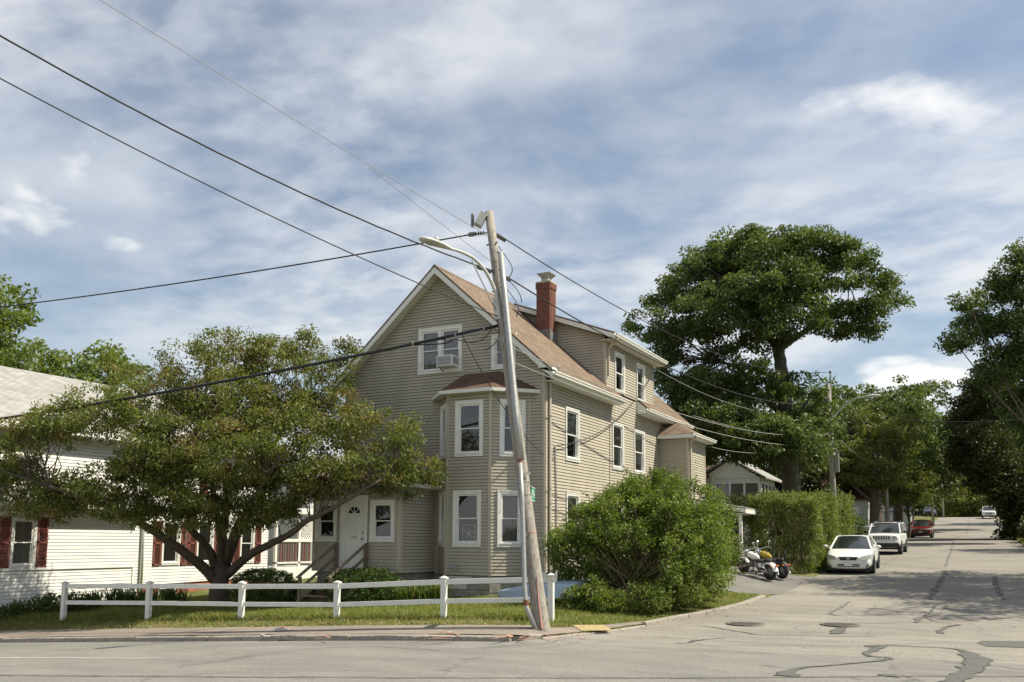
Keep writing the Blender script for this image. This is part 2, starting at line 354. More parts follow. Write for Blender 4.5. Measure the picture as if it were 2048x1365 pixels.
def turf(name):
    mt = bpy.data.materials.new(name); mt.use_nodes = True; t = mt.node_tree; t.nodes.clear()
    o = N(t, 'ShaderNodeOutputMaterial'); b = N(t, 'ShaderNodeBsdfPrincipled', in_Roughness=0.95); b.inputs['Specular IOR Level'].default_value = 0.1
    c = N(t, 'ShaderNodeTexCoord'); n1 = N(t, 'ShaderNodeTexNoise', in_Scale=1.2, in_Detail=6.0, in_Roughness=0.65); L(t, c, 'Object', n1, 'Vector')
    n2 = N(t, 'ShaderNodeTexNoise', in_Scale=30.0, in_Detail=4.0, in_Roughness=0.7); L(t, c, 'Object', n2, 'Vector')
    cr = N(t, 'ShaderNodeValToRGB'); e = cr.color_ramp.elements; e.new(0.5)
    e[0].position = 0.3; e[0].color = (0.07, 0.095, 0.028, 1); e[1].position = 0.5; e[1].color = (0.11, 0.125, 0.04, 1); e[2].position = 0.66; e[2].color = (0.21, 0.18, 0.10, 1)
    L(t, n1, 'Fac', cr, 0); mr = N(t, 'ShaderNodeMapRange', in_1=0.25, in_2=0.75, in_3=0.6, in_4=1.4); L(t, n2, 'Fac', mr, 0)
    vm = N(t, 'ShaderNodeVectorMath', operation='SCALE'); L(t, cr, 0, vm, 0); L(t, mr, 0, vm, 'Scale'); L(t, vm, 0, b, 'Base Color')
    bp = N(t, 'ShaderNodeBump', in_Strength=0.8, in_Distance=0.03); L(t, n2, 'Fac', bp, 'Height'); L(t, bp, 0, b, 'Normal'); L(t, b, 0, o, 0); MATS[name] = mt
turf('turf')
pbr('siding_tan', (0.42, 0.38, 0.308), 0.62, var=0.09, scale=1.6, stretch=(1, 1, .5), spec=0.3)
pbr('trim_tan', (0.46, 0.41, 0.33), 0.55, var=0.05, scale=3, spec=0.3)
pbr('siding_white', (0.76, 0.75, 0.715), 0.55, var=0.07, scale=1.5, spec=0.3)
pbr('siding_grey', (0.50, 0.50, 0.48), 0.6, var=0.05, scale=3)
pbr('vinyl_white', (0.76, 0.755, 0.715), 0.45, var=0.08, scale=5)
pbr('gutter_white', (0.78, 0.76, 0.70), 0.4, var=0.05, scale=3)
pbr('fascia_white', (0.72, 0.72, 0.66), 0.5, var=0.06, scale=3)
pbr('soffit', (0.60, 0.58, 0.50), 0.6, var=0.06, scale=5)
pbr('interior_dark', (0.03, 0.028, 0.026), 0.9, var=0.2)
pbr('curtain_grey', (0.30, 0.30, 0.30), 0.9, var=0.1, scale=3)
pbr('curtain_light', (0.55, 0.54, 0.50), 0.9, var=0.1, scale=3)
pbr('curtain_dark', (0.09, 0.09, 0.09), 0.9, var=0.15, scale=3)
pbr('foundation', (0.30, 0.285, 0.25), 0.9, var=0.3, scale=3, bump=0.5, bscale=12)
pbr('mortar', (0.36, 0.33, 0.29), 0.95, var=0.15, scale=20)
pbr('brick_red', (0.18, 0.076, 0.054), 0.9, var=0.3, scale=9, bump=0.3, bscale=60)
pbr('brick_dark', (0.15, 0.062, 0.045), 0.9, var=0.3, scale=9, bump=0.3, bscale=60)
pbr('lead', (0.16, 0.16, 0.16), 0.6, var=0.3, scale=15)
pbr('red_foundation', (0.36, 0.13, 0.085), 0.85, var=0.15, scale=2)
pbr('shutter_red', (0.21, 0.075, 0.06), 0.6, var=0.12, scale=8)
pbr('wood_pole', (0.32, 0.29, 0.25), 0.9, var=0.4, scale=5, stretch=(6, 6, 0.5), bump=0.8, bscale=14)
pbr('wood_old', (0.20, 0.155, 0.11), 0.9, var=0.3, scale=6, stretch=(3, 3, 1), bump=0.3)
pbr('galvanised', (0.36, 0.36, 0.35), 0.5, var=0.12, scale=10, metal=0.55)
pbr('galv_dull', (0.34, 0.34, 0.34), 0.5, var=0.15, scale=10, metal=0.4)
pbr('lamp_grey', (0.52, 0.52, 0.48), 0.5, var=0.1, scale=6)
pbr('rubber', (0.022, 0.022, 0.022), 0.75, var=0.2, scale=20)
pbr('wire_black', (0.02, 0.02, 0.022), 0.6, var=0.1)
pbr('wire_grey', (0.32, 0.31, 0.29), 0.6, var=0.1)
pbr('porcelain', (0.16, 0.15, 0.15), 0.3, var=0.1)
pbr('rust', (0.20, 0.085, 0.04), 0.9, var=0.4, scale=12)
pbr('sign_green', (0.03, 0.28, 0.18), 0.5, var=0.06)
pbr('chrome', (0.75, 0.75, 0.75), 0.12, var=0.02, metal=1.0)
pbr('black_plastic', (0.025, 0.025, 0.027), 0.5, var=0.1)
pbr('car_white', (0.80, 0.80, 0.78), 0.3, var=0.02, coat=0.6)
pbr('car_red', (0.15, 0.01, 0.014), 0.3, var=0.03, coat=0.8)
pbr('car_silver', (0.42, 0.44, 0.42), 0.3, var=0.03, coat=0.6, metal=0.3)
pbr('car_dark', (0.03, 0.035, 0.045), 0.3, var=0.03, coat=0.7)
pbr('car_glass', (0.022, 0.028, 0.028), 0.05, var=0.1, coat=1.0, spec=0.6)
pbr('headlight', (0.45, 0.45, 0.42), 0.12, var=0.25, scale=30, coat=1.0)
pbr('plate', (0.68, 0.68, 0.68), 0.5, var=0.06)
pbr('plate_text', (0.35, 0.12, 0.12), 0.5, var=0.06)
pbr('amber', (0.60, 0.22, 0.03), 0.3, var=0.05)
pbr('red_lens', (0.45, 0.02, 0.015), 0.25, var=0.05)
pbr('bike_yellow', (0.42, 0.29, 0.03), 0.3, var=0.05, coat=0.6)
pbr('seat_black', (0.03, 0.03, 0.032), 0.55, var=0.1)
pbr('engine', (0.20, 0.20, 0.20), 0.4, var=0.2, scale=30, metal=0.7)
pbr('hull_blue', (0.40, 0.50, 0.62), 0.5, var=0.08, scale=3)
pbr('bark', (0.115, 0.09, 0.07), 0.95, var=0.4, scale=6, stretch=(3, 3, 0.7), bump=0.9, bscale=9)
pbr('bark_grey', (0.10, 0.088, 0.074), 0.95, var=0.35, scale=5, stretch=(3, 3, 0.6), bump=0.9, bscale=8)
pbr('twig', (0.26, 0.19, 0.13), 0.9, var=0.3)
pbr('brown_shingle', (0.15, 0.10, 0.075), 0.9, var=0.35, scale=9)
pbr('dark_red_wall', (0.10, 0.035, 0.03), 0.85, var=0.2)
pbr('number_black', (0.03, 0.03, 0.03), 0.5, var=0.05)
pbr('stone_pale', (0.58, 0.55, 0.48), 0.9, var=0.2, scale=8, bump=0.6, bscale=20)
glassmat('window_glass', 0.8)
shingles('shingle_brown', (0.225, 0.165, 0.12), (0.17, 0.125, 0.092), (0.09, 0.065, 0.05))
shingles('shingle_bay', (0.155, 0.092, 0.066), (0.11, 0.068, 0.05), (0.06, 0.035, 0.028), course=0.12)
shingles('shingle_grey', (0.36, 0.35, 0.325), (0.29, 0.28, 0.265), (0.16, 0.155, 0.15))
leafmat('leaf_crab', [(0.078, 0.102, 0.022), (0.105, 0.138, 0.03), (0.138, 0.172, 0.04), (0.168, 0.192, 0.05), (0.175, 0.162, 0.05), (0.165, 0.10, 0.048)], trans=0.34, pos=[0, .25, .5, .76, .92, 1.0])
leafmat('leaf_oak', [(0.055, 0.084, 0.022), (0.082, 0.122, 0.032), (0.122, 0.166, 0.048)], trans=0.30)
leafmat('leaf_maple', [(0.075, 0.095, 0.02), (0.108, 0.132, 0.028), (0.15, 0.175, 0.042)], trans=0.34)
leafmat('leaf_dark', [(0.034, 0.046, 0.013), (0.052, 0.066, 0.018), (0.075, 0.09, 0.026)], trans=0.26)
leafmat('leaf_privet', [(0.072, 0.115, 0.019), (0.118, 0.17, 0.032), (0.185, 0.245, 0.056)], trans=0.32)
leafmat('leaf_hedge', [(0.08, 0.112, 0.022), (0.12, 0.16, 0.034), (0.175, 0.215, 0.055)], trans=0.32)
leafmat('leaf_lime', [(0.085, 0.125, 0.025), (0.12, 0.165, 0.034), (0.16, 0.205, 0.05)], trans=0.36)
leafmat('leaf_yew', [(0.03, 0.058, 0.013), (0.055, 0.095, 0.02), (0.09, 0.14, 0.028)], trans=0.22)
leafmat('leaf_blade', [(0.06, 0.10, 0.022), (0.09, 0.14, 0.032), (0.14, 0.18, 0.05)], trans=0.35)
leafmat('leaf_grass', [(0.12, 0.15, 0.03), (0.17, 0.20, 0.045), (0.22, 0.235, 0.065), (0.33, 0.29, 0.14)], trans=0.3)
leafmat('petal_yellow', [(0.6, 0.45, 0.05), (0.65, 0.5, 0.1)], trans=0.3)

# ------------------------------------------------------------------ ground sheet
def axis(parts):
    r = []
    for a, b, n in parts: r += list(np.linspace(a, b, n, endpoint=False))
    return np.array(r + [parts[-1][1]])
gx = axis([(-700, -120, 8), (-120, -34, 22), (-34, 8, 120), (8, 60, 26), (60, 700, 10)])
gy = axis([(-300, -30, 8), (-30, 12, 20), (12, 46, 100), (46, 190, 72), (190, 900, 14)])
X, Y = np.meshgrid(gx, gy); Zg = yard_z(X, Y)
Sg, Qg = sq(X, Y)
inside = np.minimum(X - xl(Qg), xr(Qg) - X)
drop = np.where((Qg < 2.1) & (Qg > -16.5) & (X < xl(np.maximum(Qg, 0))), .25, 0.0)
drop = np.maximum(drop, np.where((Qg < 0) & (Qg > -16.5), .25, 0)); drop = np.maximum(drop, np.where((Qg >= 0) & (Qg < 235), .25 * np.where(Qg < 12, sst(-.28, .02, inside), sst(-.02, .35, inside)), 0))
drop = np.maximum(drop, np.where((X > -9.4) & (X < xl(Qg)) & (Qg > 0) & (Y < 19.5 + (X + 8.85) * 1.29), .30, 0))
drop = np.maximum(drop, np.where((X > -11.2) & (X < -5.9) & (Y > 29.6) & (Y < 37.0), .12, 0))
Zg = Zg - drop
nx, ny = len(gx), len(gy)
g = MB(); g.v = [tuple(p) for p in np.stack([X, Y, Zg], -1).reshape(-1, 3)]
g.f = [(j * nx + i, j * nx + i + 1, (j + 1) * nx + i + 1, (j + 1) * nx + i) for j in range(ny - 1) for i in range(nx - 1)]; g.m = [0] * len(g.f)
struct(g.build('ground', 'turf', smooth=True, uv=False), 'grass and soil of the yards and verges')

def sheet(name, rows, mat, parent=None, smooth=True):
    n = len(rows[0]); mb = MB(); mb.v = [tuple(map(float, p)) for r in rows for p in r]
    mb.f = [(j * n + i, j * n + i + 1, (j + 1) * n + i + 1, (j + 1) * n + i) for j in range(len(rows) - 1) for i in range(n - 1)]; mb.m = [0] * len(mb.f)
    return mb.build(name, mat, parent, smooth=smooth)
ss = axis([(-260, -60, 20), (-60, -30, 20), (-30, 30, 90), (30, 260, 30)])
qs = axis([(-16.5, -8, 10), (-8, 0, 16)])
main_road = struct(sheet('main_road', [[(*from_sq(s, q), rz(*from_sq(s, q))) for s in ss] for q in qs], 'asphalt_main'), 'grey asphalt of the main road across the front')
qs2 = axis([(0, 12, 24), (12, 60, 60), (60, 170, 80), (170, 232, 20)])
rows = []
for q in qs2:
    a, b = float(xl(q)), float(xr(q)); r = []
    for k in range(25):
        x = a + (b - a) * k / 24; y = KY + q / TX + math.tan(PHI) * (x - KX)
        z = rz(x, y)
        r.append((x, y, z + (0.05 * math.exp(-((y - 101) / 1.4) ** 2))))      # speed hump
    rows.append(r)
side_street = struct(sheet('side_street', rows, 'asphalt_side'), 'pale patched asphalt of the side street climbing the hill')
# near pavement across the main road
struct(sheet('near_pavement', [[(*from_sq(s, q), float(zk(s)) + (.04 if q < -16.55 else -.1)) for s in ss] for q in (-19, -16.65, -16.5)], 'asphalt_walk'))
# side walk along the far kerb and round the corner
wk = []
for s in axis([(-260, -60, 20), (-60, -20, 20), (-20, .3, 50)]):
    wk.append([(*from_sq(s, q), float(zk(s)) + .02 + .012 * q) for q in (.15, .5, 1.0, 1.6, 2.15)])
inner = [(-8.85, 18.95), (-8.35, 19.35), (-7.95, 20.0), (-7.55, 20.7), (-7.3, 20.95)]
outer = [(-8.55, 17.5), (-8.0, 18.75), (-7.72, 19.5), (-7.45, 20.4), (-7.25, 20.9)]
for (a, b) in zip(outer, inner):
    wk.append([(a[0] + (b[0] - a[0]) * t, a[1] + (b[1] - a[1]) * t, rz(*a) + .07 + .04 * t) for t in (0, .25, .5, .75, 1)])
sidewalk = struct(sheet('sidewalk', wk, 'asphalt_walk'), 'worn asphalt footway behind the granite kerb')
# tactile pad with domes, on the corner ramp
pad = MB(); pc = Vector((-7.98, 19.35, 0)); pu = Vector((.80, .6, 0)); pv = Vector((-.6, .8, 0)); pz = rz(-7.98, 19.35) + .118
pad.obox(pc + Vector((0, 0, pz - .02)), pu, (pv + Vector((0, 0, .05))).normalized(), (Vector((0, 0, 1)) - pv * .05).normalized(), .36, .42, .004)
for i in range(7):
    for j in range(8):
        c = pc + pu * (-.3 + .1 * i) + pv * (-.35 + .1 * j) + Vector((0, 0, pz - .017 + .05 * (-.35 + .1 * j))); pad.lathe(c, (0, 0, 1), [(.02, 0), (.016, .01)], 6)
struct(pad.build('tactile_paving', 'tactile_yellow', sidewalk), 'worn yellow tactile paving plate on the corner ramp')

# granite kerb stones
kerb = struct(MB().box((-8.9, 16.95, -.5), (-8.8, 17.0, -.4)).build('kerb', 'granite'), 'weathered granite kerb along the main road and round the corner')
def stone(p0, p1, z0, z1, h=.12, w=.16, name='kerb_stone', mat='granite', inward=None):
    mb = MB(); a, b = Vector((*p0, 0)), Vector((*p1, 0)); d = (b - a).normalized(); nrm = Vector((-d.y, d.x, 0)); g_ = .012
    a += d * g_; b -= d * g_; k = 4; rows_ = []
    for i in range(k + 1):
        t = i / k; p = a + (b - a) * t; z = z0 + (z1 - z0) * t; jj = random.uniform(-.008, .008)
        rows_.append([p + Vector((0, 0, z - .3)), p + nrm * jj + Vector((0, 0, z + h - .02 + jj)), p + nrm * (.02) + Vector((0, 0, z + h + jj)), p + nrm * w + Vector((0, 0, z + h + .005)), p + nrm * w + Vector((0, 0, z - .3))])
    n = 5; vs = [q for r in rows_ for q in r]; fs = [(i * n + j, (i + 1) * n + j, (i + 1) * n + (j + 1) % n, i * n + (j + 1) % n) for i in range(k) for j in range(n)] + [tuple(range(n)), tuple(range(k * n + n - 1, k * n - 1, -1))]
    mb.add(vs, fs); return mb.build(name, mat, kerb)
s = .2; first = True
while s > -60:
    l = random.uniform(1.6, 2.6) if s > -28 else 4.0
    if -5.7 < s - l < -3.2 and s > -3.6: l = s + 3.6
    a, b = from_sq(s - l, 0), from_sq(s, 0)
    drain = abs(s + 3.6) < .05
    if drain: l = 2.1; a = from_sq(s - l, 0)
    za, zb = float(zk(s - l)) - .11, float(zk(s)) - .11; dz = random.uniform(-.012, .012); k_ = random.uniform(-.02, .02)
    nrm = Vector((-TY, TX, 0)) * (-.04 if drain else k_)
    if drain:
        o = stone((a[0] + nrm.x, a[1] + nrm.y), (b[0] + nrm.x, b[1] + nrm.y), za + .05, zb + .05, h=.075)
        bsn = MB(); c = Vector((*from_sq(s - l / 2, .05), za - .01)); bsn.obox(c, (TX, TY, 0), (-TY, TX, 0), (0, 0, 1), l / 2 - .25, .09, .05); bsn.build('drain_opening', 'interior_dark', kerb)
    else: stone((a[0] + nrm.x, a[1] + nrm.y), (b[0] + nrm.x, b[1] + nrm.y), za + dz, zb + dz)
    s -= l
s = .2
for a, b in zip(list(KC[:-1]), list(KC[1:])):
    n_ = max(1, round(math.dist(a, b) / 1.0))
    for i in range(n_):
        p, q = a + (b - a) * i / n_, a + (b - a) * (i + 1) / n_
        low = 17.9 < (p[1] + q[1]) / 2 < 21.0
        stone(q, p, rz(*q), rz(*p), h=.02 if low else .085, w=-.15 if False else .15) if False else stone(p, q, rz(*p), rz(*q), h=.03 if low else .10)

# cracks sealed with tar, manholes, patches, painted marks
def strip(pts, zf, lift, name, mat, parent, jitter=.15):
    P = [Vector((p[0], p[1], 0)) for p in pts]; Wd = [p[2] for p in pts]; fine = []
    for i in range(len(P) - 1):
        n_ = max(1, int((P[i + 1] - P[i]).length / .16)); n_ = min(n_, 90)
        for k in range(n_):
            t = k / n_; fine.append((P[i].lerp(P[i + 1], t), Wd[i] + (Wd[i + 1] - Wd[i]) * t))
    fine.append((P[-1], Wd[-1])); mb = MB(); vs = []
    for i, (p, w) in enumerate(fine):
        d = fine[min(i + 1, len(fine) - 1)][0] - fine[max(i - 1, 0)][0]
        if d.length < 1e-6: d = Vector((1, 0, 0))
        d.normalize(); nn = Vector((-d.y, d.x, 0)); off = nn * random.uniform(-.3, .3) * min(w, .12)
        wa, wb = w * .4 * random.uniform(1 - jitter * 2, 1 + jitter * 2), w * .4 * random.uniform(1 - jitter * 2, 1 + jitter * 2)
        for q in (p + off + nn * wa, p + off - nn * wb): vs.append((q.x, q.y, zf(q.x, q.y) + lift))
    mb.add(vs, [(2 * i, 2 * i + 1, 2 * i + 3, 2 * i + 2) for i in range(len(fine) - 1)]); return mb.build(name, mat, parent)
def surf(x, y):
    z = rz(x, y); return z
CRACKS = [
    [(-15.33, 9.62, 0.06), (-12.14, 10.11, 0.06), (-9.73, 10.54, 0.06), (-7.67, 11.23, 0.06), (-6.35, 11.86, 0.06), (-5.07, 12.57, 0.06), (-4.04, 13.15, 0.06), (-2.71, 14.05, 0.06), (-1.47, 14.94, 0.06), (-0.54, 15.51, 0.06), (0.82, 16.35, 0.06)] ,
    [(-2.74, 14.2, 0.5), (-2.78, 14.55, 0.35), (-2.78, 14.86, 0.2), (-2.75, 15.17, 0.12), (-2.58, 15.56, 0.1), (-2.32, 15.95, 0.08), (-1.93, 16.61, 0.08), (-1.66, 17.15, 0.1), (-1.57, 17.51, 0.2), (-1.64, 17.71, 0.15), (-1.77, 17.74, 0.1), (-1.92, 17.73, 0.15), (-2.01, 18.02, 0.2), (-1.97, 18.58, 0.2), (-1.9, 19.1, 0.25), (-1.77, 19.71, 0.1)] ,
    [(-2.13, 19.27, 0.25), (-2.0, 19.49, 0.2), (-1.77, 19.71, 0.1), (-1.28, 19.8, 0.08), (-0.8, 19.83, 0.08), (-0.54, 19.74, 0.12), (-0.39, 19.44, 0.2), (-0.27, 18.74, 0.5), (-0.18, 18.13, 0.55), (-0.18, 17.48, 0.5), (-0.3, 16.62, 0.45), (-0.33, 16.02, 0.4), (-0.43, 15.26, 0.35), (-0.55, 14.75, 0.3)] ,
    [(-6.17, 21.49, 0.03), (-5.7, 21.26, 0.08), (-5.22, 20.91, 0.06), (-4.77, 20.61, 0.09), (-4.54, 20.4, 0.06), (-4.35, 20.39, 0.05), (-3.68, 20.62, 0.05), (-3.01, 20.79, 0.05), (-2.1, 21.2, 0.04)] ,
    [(-5.57, 17.94, 0.05), (-5.4, 18.2, 0.05), (-5.39, 18.63, 0.16), (-5.27, 18.97, 0.05), (-4.97, 19.47, 0.04)] ,
    [(-5.23, 18.2, 0.03), (-4.98, 17.91, 0.03), (-4.64, 18.15, 0.03), (-3.65, 18.63, 0.03), (-2.48, 19.28, 0.03), (-1.61, 20.03, 0.03), (-0.71, 20.79, 0.03), (-0.13, 21.0, 0.03)] ,
    [(-3.54, 28.28, 0.1), (-3.56, 27.01, 0.12), (-3.63, 26.14, 0.1), (-3.65, 25.07, 0.1), (-3.43, 24.69, 0.05), (-3.13, 24.53, 0.03)] ,
    [(-1.38, 40.56, 0.15), (-1.41, 37.3, 0.18), (-1.44, 35.04, 0.2), (-1.49, 33.08, 0.22), (-1.46, 31.27, 0.2), (-1.46, 29.67, 0.15)] ,
    [(-1.22, 28.67, 0.08), (-1.28, 27.56, 0.1), (-1.29, 26.41, 0.08), (-1.44, 25.09, 0.1), (-1.49, 24.58, 0.2), (-1.5, 23.93, 0.1)] ,
    [(0.34, 39.58, 0.16), (0.32, 36.02, 0.18), (0.38, 33.71, 0.16), (0.41, 31.96, 0.16), (0.46, 30.4, 0.12)] ,
    [(-4.89, 22.95, 0.04), (-4.1, 23.01, 0.03), (-3.33, 23.13, 0.04), (-2.1, 23.58, 0.06), (-1.53, 23.97, 0.03), (-0.1, 24.73, 0.03), (0.81, 24.66, 0.03)] ,
    [(-4.83, 24.76, 0.03), (-4.33, 24.8, 0.03), (-3.57, 24.82, 0.03), (-2.97, 24.9, 0.03), (-2.01, 25.4, 0.03), (-1.23, 25.55, 0.03), (-1.02, 26.01, 0.03)] ,
    [(-1.68, 29.6, 0.04), (-0.96, 29.59, 0.06), (-0.8, 30.04, 0.06), (-0.97, 28.38, 0.1), (-0.99, 27.47, 0.08), (-0.73, 27.03, 0.05), (-0.25, 26.84, 0.04), (0.1, 26.79, 0.03)] ,
    [(-1.3, 25.3, 0.12), (-1.23, 24.55, 0.1), (-1.04, 24.35, 0.05), (-0.74, 24.11, 0.04)] ,
    [(-0.1, 25.63, 0.05), (0.05, 25.13, 0.16), (0.27, 25.48, 0.06), (0.65, 26.03, 0.03), (0.86, 25.82, 0.05)] ,
    [(-0.93, 22.24, 0.2), (-0.94, 22.8, 0.15), (-0.85, 23.25, 0.1), (-0.63, 23.91, 0.2)] ,
    [(-3.11, 21.28, 0.2), (-2.99, 21.3, 0.35), (-3.03, 21.85, 0.4), (-2.96, 22.42, 0.15)] ,
    [(-1.51, 15.09, 0.2), (-1.38, 15.15, 0.3), (-1.24, 14.96, 0.1)] ,
    [(-6.03, 29.39, 0.03), (-5.73, 29.96, 0.03), (-5.5, 31.02, 0.03)] ,
    [(-1.35, 32.83, 0.05), (-0.57, 33.11, 0.05)] ,
    [(-1.2, 31.38, 0.04), (-0.55, 31.15, 0.04), (0.18, 30.7, 0.04), (1.03, 30.29, 0.04)] ,
    [(-1.48, 43.86, 0.1), (-1.51, 46.32, 0.1), (-1.57, 53.37, 0.1), (-2.02, 80.57, 0.1), (-2.17, 93.77, 0.1), (-1.45, 105.79, 0.1), (-1.53, 128.37, 0.1), (-1.61, 157.74, 0.1)] ,
    [(-4.05, 43.7, 0.04), (-3.13, 43.47, 0.04), (-2.28, 43.23, 0.04), (-1.45, 43.01, 0.04)] ,
    [(-4.05, 56.8, 0.08), (-3.54, 57.39, 0.08), (-2.35, 57.85, 0.08), (-1.59, 58.93, 0.08)] ,
    [(-4.09, 44.15, 0.04), (-3.98, 45.42, 0.04), (-3.94, 48.33, 0.04), (-3.92, 50.59, 0.04)] ,
    [(-12.03, 14.73, 0.04), (-10.9, 15.22, 0.04), (-9.23, 14.83, 0.04)] ,
    [(-9.68, 34.75, 0.03), (-7.48, 33.03, 0.03), (-6.57, 32.61, 0.03)] ,
]
MARKS = {'white': [[(-13.09, 17.5), (-11.69, 17.08), (-11.16, 17.49), (-10.37, 17.16)], [(-10.68, 16.07), (-10.43, 16.54), (-9.79, 16.34)], [(-7.76, 17.34), (-7.34, 17.09)], [(-15.08, 16.28), (-14.47, 15.95)]], 'orange': [[(-10.63, 16.17), (-10.59, 17.2), (-9.87, 16.64), (-10.22, 15.83), (-9.69, 16.05)], [(-8.84, 16.19), (-8.83, 16.93), (-8.69, 17.57), (-8.54, 16.81), (-8.19, 16.92), (-8.4, 16.43)], [(-13.2, 15.81), (-13.04, 16.13), (-12.57, 15.74), (-12.79, 15.49)], [(-14.91, 16.77), (-15.07, 17.3), (-14.44, 16.92)]], 'pink': [[(-8.52, 17.77), (-7.95, 17.26), (-7.92, 18.21), (-7.49, 17.9)], [(-7.97, 16.81), (-7.85, 17.53), (-7.31, 17.32)]]}

for i, c in enumerate(CRACKS):
    par = main_road if c[0][1] < 17.0 + .12 * (c[0][0] + 9) else side_street
    strip(c, surf, .0125, 'sealed_crack', 'tar' if max(p[2] for p in c) > .14 or i == 0 else 'tar_old', par)
for nm, lst in MARKS.items():
    for ln in lst:
        strip([(x, y, .05) for x, y in ln], lambda x, y: float(zk(sq(x, y)[0])) + .02 + .012 * sq(x, y)[1] if sq(x, y)[0] < .2 else rz(x, y) + .09, .006, 'spray_mark', 'spray_' + nm, sidewalk, .4)
strip([(-22, 11.6, .10), (-18.69, 11.91, .10), (-16.6, 12.15, .09), (-15.09, 12.3, .07), (-13.9, 12.45, .05)], surf, .008, 'edge_line', 'paint_white', main_road, .1)
strip([(-2.4, 100.6, .5), (-.7, 101.3, .5), (1.2, 100.6, .5)], lambda x, y: rz(x, y) + .05, .008, 'hump_marking', 'paint_white', side_street, .05)
pt = MB(); pl = [(-.13, 21.35), (2.4, 22.3), (2.3, 20.9), (-.02, 20.5), (-.2, 20.95)]
pt.add([(x, y, rz(x, y) + .009) for x, y in pl], [tuple(range(len(pl)))]); pt.build('asphalt_patch', 'tar', side_street)
pl = [(-6.6, 20.9), (-3.5, 21.2), (-.3, 21.6), (-.3, 20.8), (-3.5, 20.0), (-6.6, 19.6)]
for (mx_, my_) in ((-5.18, 22.2), (-3.1, 22.9)):
    mb = MB(); c = (mx_, my_, rz(mx_, my_) + .004)
    mb.lathe(c, (0, 0, 1), [(.47, 0), (.46, .012), (.40, .012), (.40, .005), (.36, .005), (.36, .013)], 28); 
    for k in range(-3, 4):
        h = math.sqrt(max(0, .34 ** 2 - (k * .09) ** 2)); mb.box((mx_ - h, my_ + k * .09 - .02, c[2] + .01), (mx_ + h, my_ + k * .09 + .02, c[2] + .02))
    mb.build('manhole_cover', 'iron', side_street)

# driveway beside the hedge
dr = []
for y in np.linspace(28.9, 37.3, 18):
    e = 1.2 * max(0, (30.2 - y) / 1.3) ** 2
    dr.append([(x, y, (lambda t_: (rz(x, y) + .006) * (1 - t_) + (yz(min(x, -6.4), y) + .02) * t_)(min(1, max(0, (-5.95 - x) / 1.2)))) for x in np.linspace(-11.5, -5.82 - e, 26)])
struct(sheet('driveway', dr, 'asphalt_drive'), 'grey asphalt driveway where the motorcycles stand')
# ------------------------------------------------------------------ building helpers
class Wall:
    """a vertical wall face: origin (x, y), direction u, outward normal n (u runs left to right seen from outside)"""
    def __init__(s, a, b):
        s.a = Vector((*a, 0)); d = Vector((*b, 0)) - s.a; s.len = d.length; s.u = d.normalized(); s.n = Vector((s.u.y, -s.u.x, 0)); s.holes = []
    def p(s, u, z, n=0.0): return s.a + s.u * u + s.n * n + Vector((0, 0, z))
    def hole(s, u0, u1, z0, z1): s.holes.append((u0, u1, z0, z1))
PANELS, REST = {}, {}
def siding(parent, w, zb, zt, mat, span=None, course=0.1016, lip=0.026, name='siding_panel', rows=3):
    span = span or (lambda z: (0.0, w.len)); z = zb
    while z < zt - .01:
        parts = {}
        for c in range(rows):
            z0, z1 = z + c * course, min(z + (c + 1) * course, zt)
            if z1 - z0 < .01: break
            a0, b0 = span(z0); a1, b1 = span(z1)
            if b0 - a0 < .02: continue
            zm = (z0 + z1) / 2; cuts = sorted((h[0], h[1]) for h in w.holes if h[2] < zm < h[3]); segs = []; cur0, cur1 = a0, a1
            for h0, h1 in cuts:
                if h0 > cur0: segs.append((cur0, h0, cur1, h0))
                cur0 = max(cur0, h1); cur1 = max(cur1, h1)
            if cur0 < b0: segs.append((cur0, b0, cur1, b1))
            for (p0, q0, p1, q1) in segs:
                if q0 - p0 < .015: continue
                q1 = max(q1, p1 + .001); mb = next((v for (a_, b_), v in parts.items() if a_ < q0 and b_ > p0), None)
                if mb is None: mb = parts[(p0, q0)] = MB()
                g_ = course * .13; mb.quad(w.p(p0, z0, lip), w.p(q0, z0, lip), w.p(q1, z1 - g_, .008), w.p(p1, z1 - g_, .008))
                mb.quad(w.p(p0, z0, -.03), w.p(q0, z0, -.03), w.p(q0, z0, lip), w.p(p0, z0, lip))
                mb.quad(w.p(p1, z1 - g_, .008), w.p(q1, z1 - g_, .008), w.p(q1, z1 - g_, -.03), w.p(p1, z1 - g_, -.03)); mb.quad(w.p(p1, z1 - g_, -.03), w.p(q1, z1 - g_, -.03), w.p(q1, z1, -.03), w.p(p1, z1, -.03))
        for (a_, b_), mb in parts.items():
            key = (parent.name, mat)
            if (b_ - a_ < .33 or PANELS.get(key, 0) >= 285) and parent.name == 'tan_house':      # slivers and walls past the count: one joined part
                q = REST.setdefault(key, MB()); q.add(mb.v, mb.f)
            else: mb.build(name, mat, parent); PANELS[key] = PANELS.get(key, 0) + 1
        z += course * rows
def post(parent, w, u, z0, z1, mat, wd=.09, out=.03, name='corner_board'):
    mb = MB(); mb.obox(w.p(u, (z0 + z1) / 2, out / 2 - .01), w.u, w.n, (0, 0, 1), wd / 2, out / 2 + .01, (z1 - z0) / 2); return mb.build(name, mat, parent)
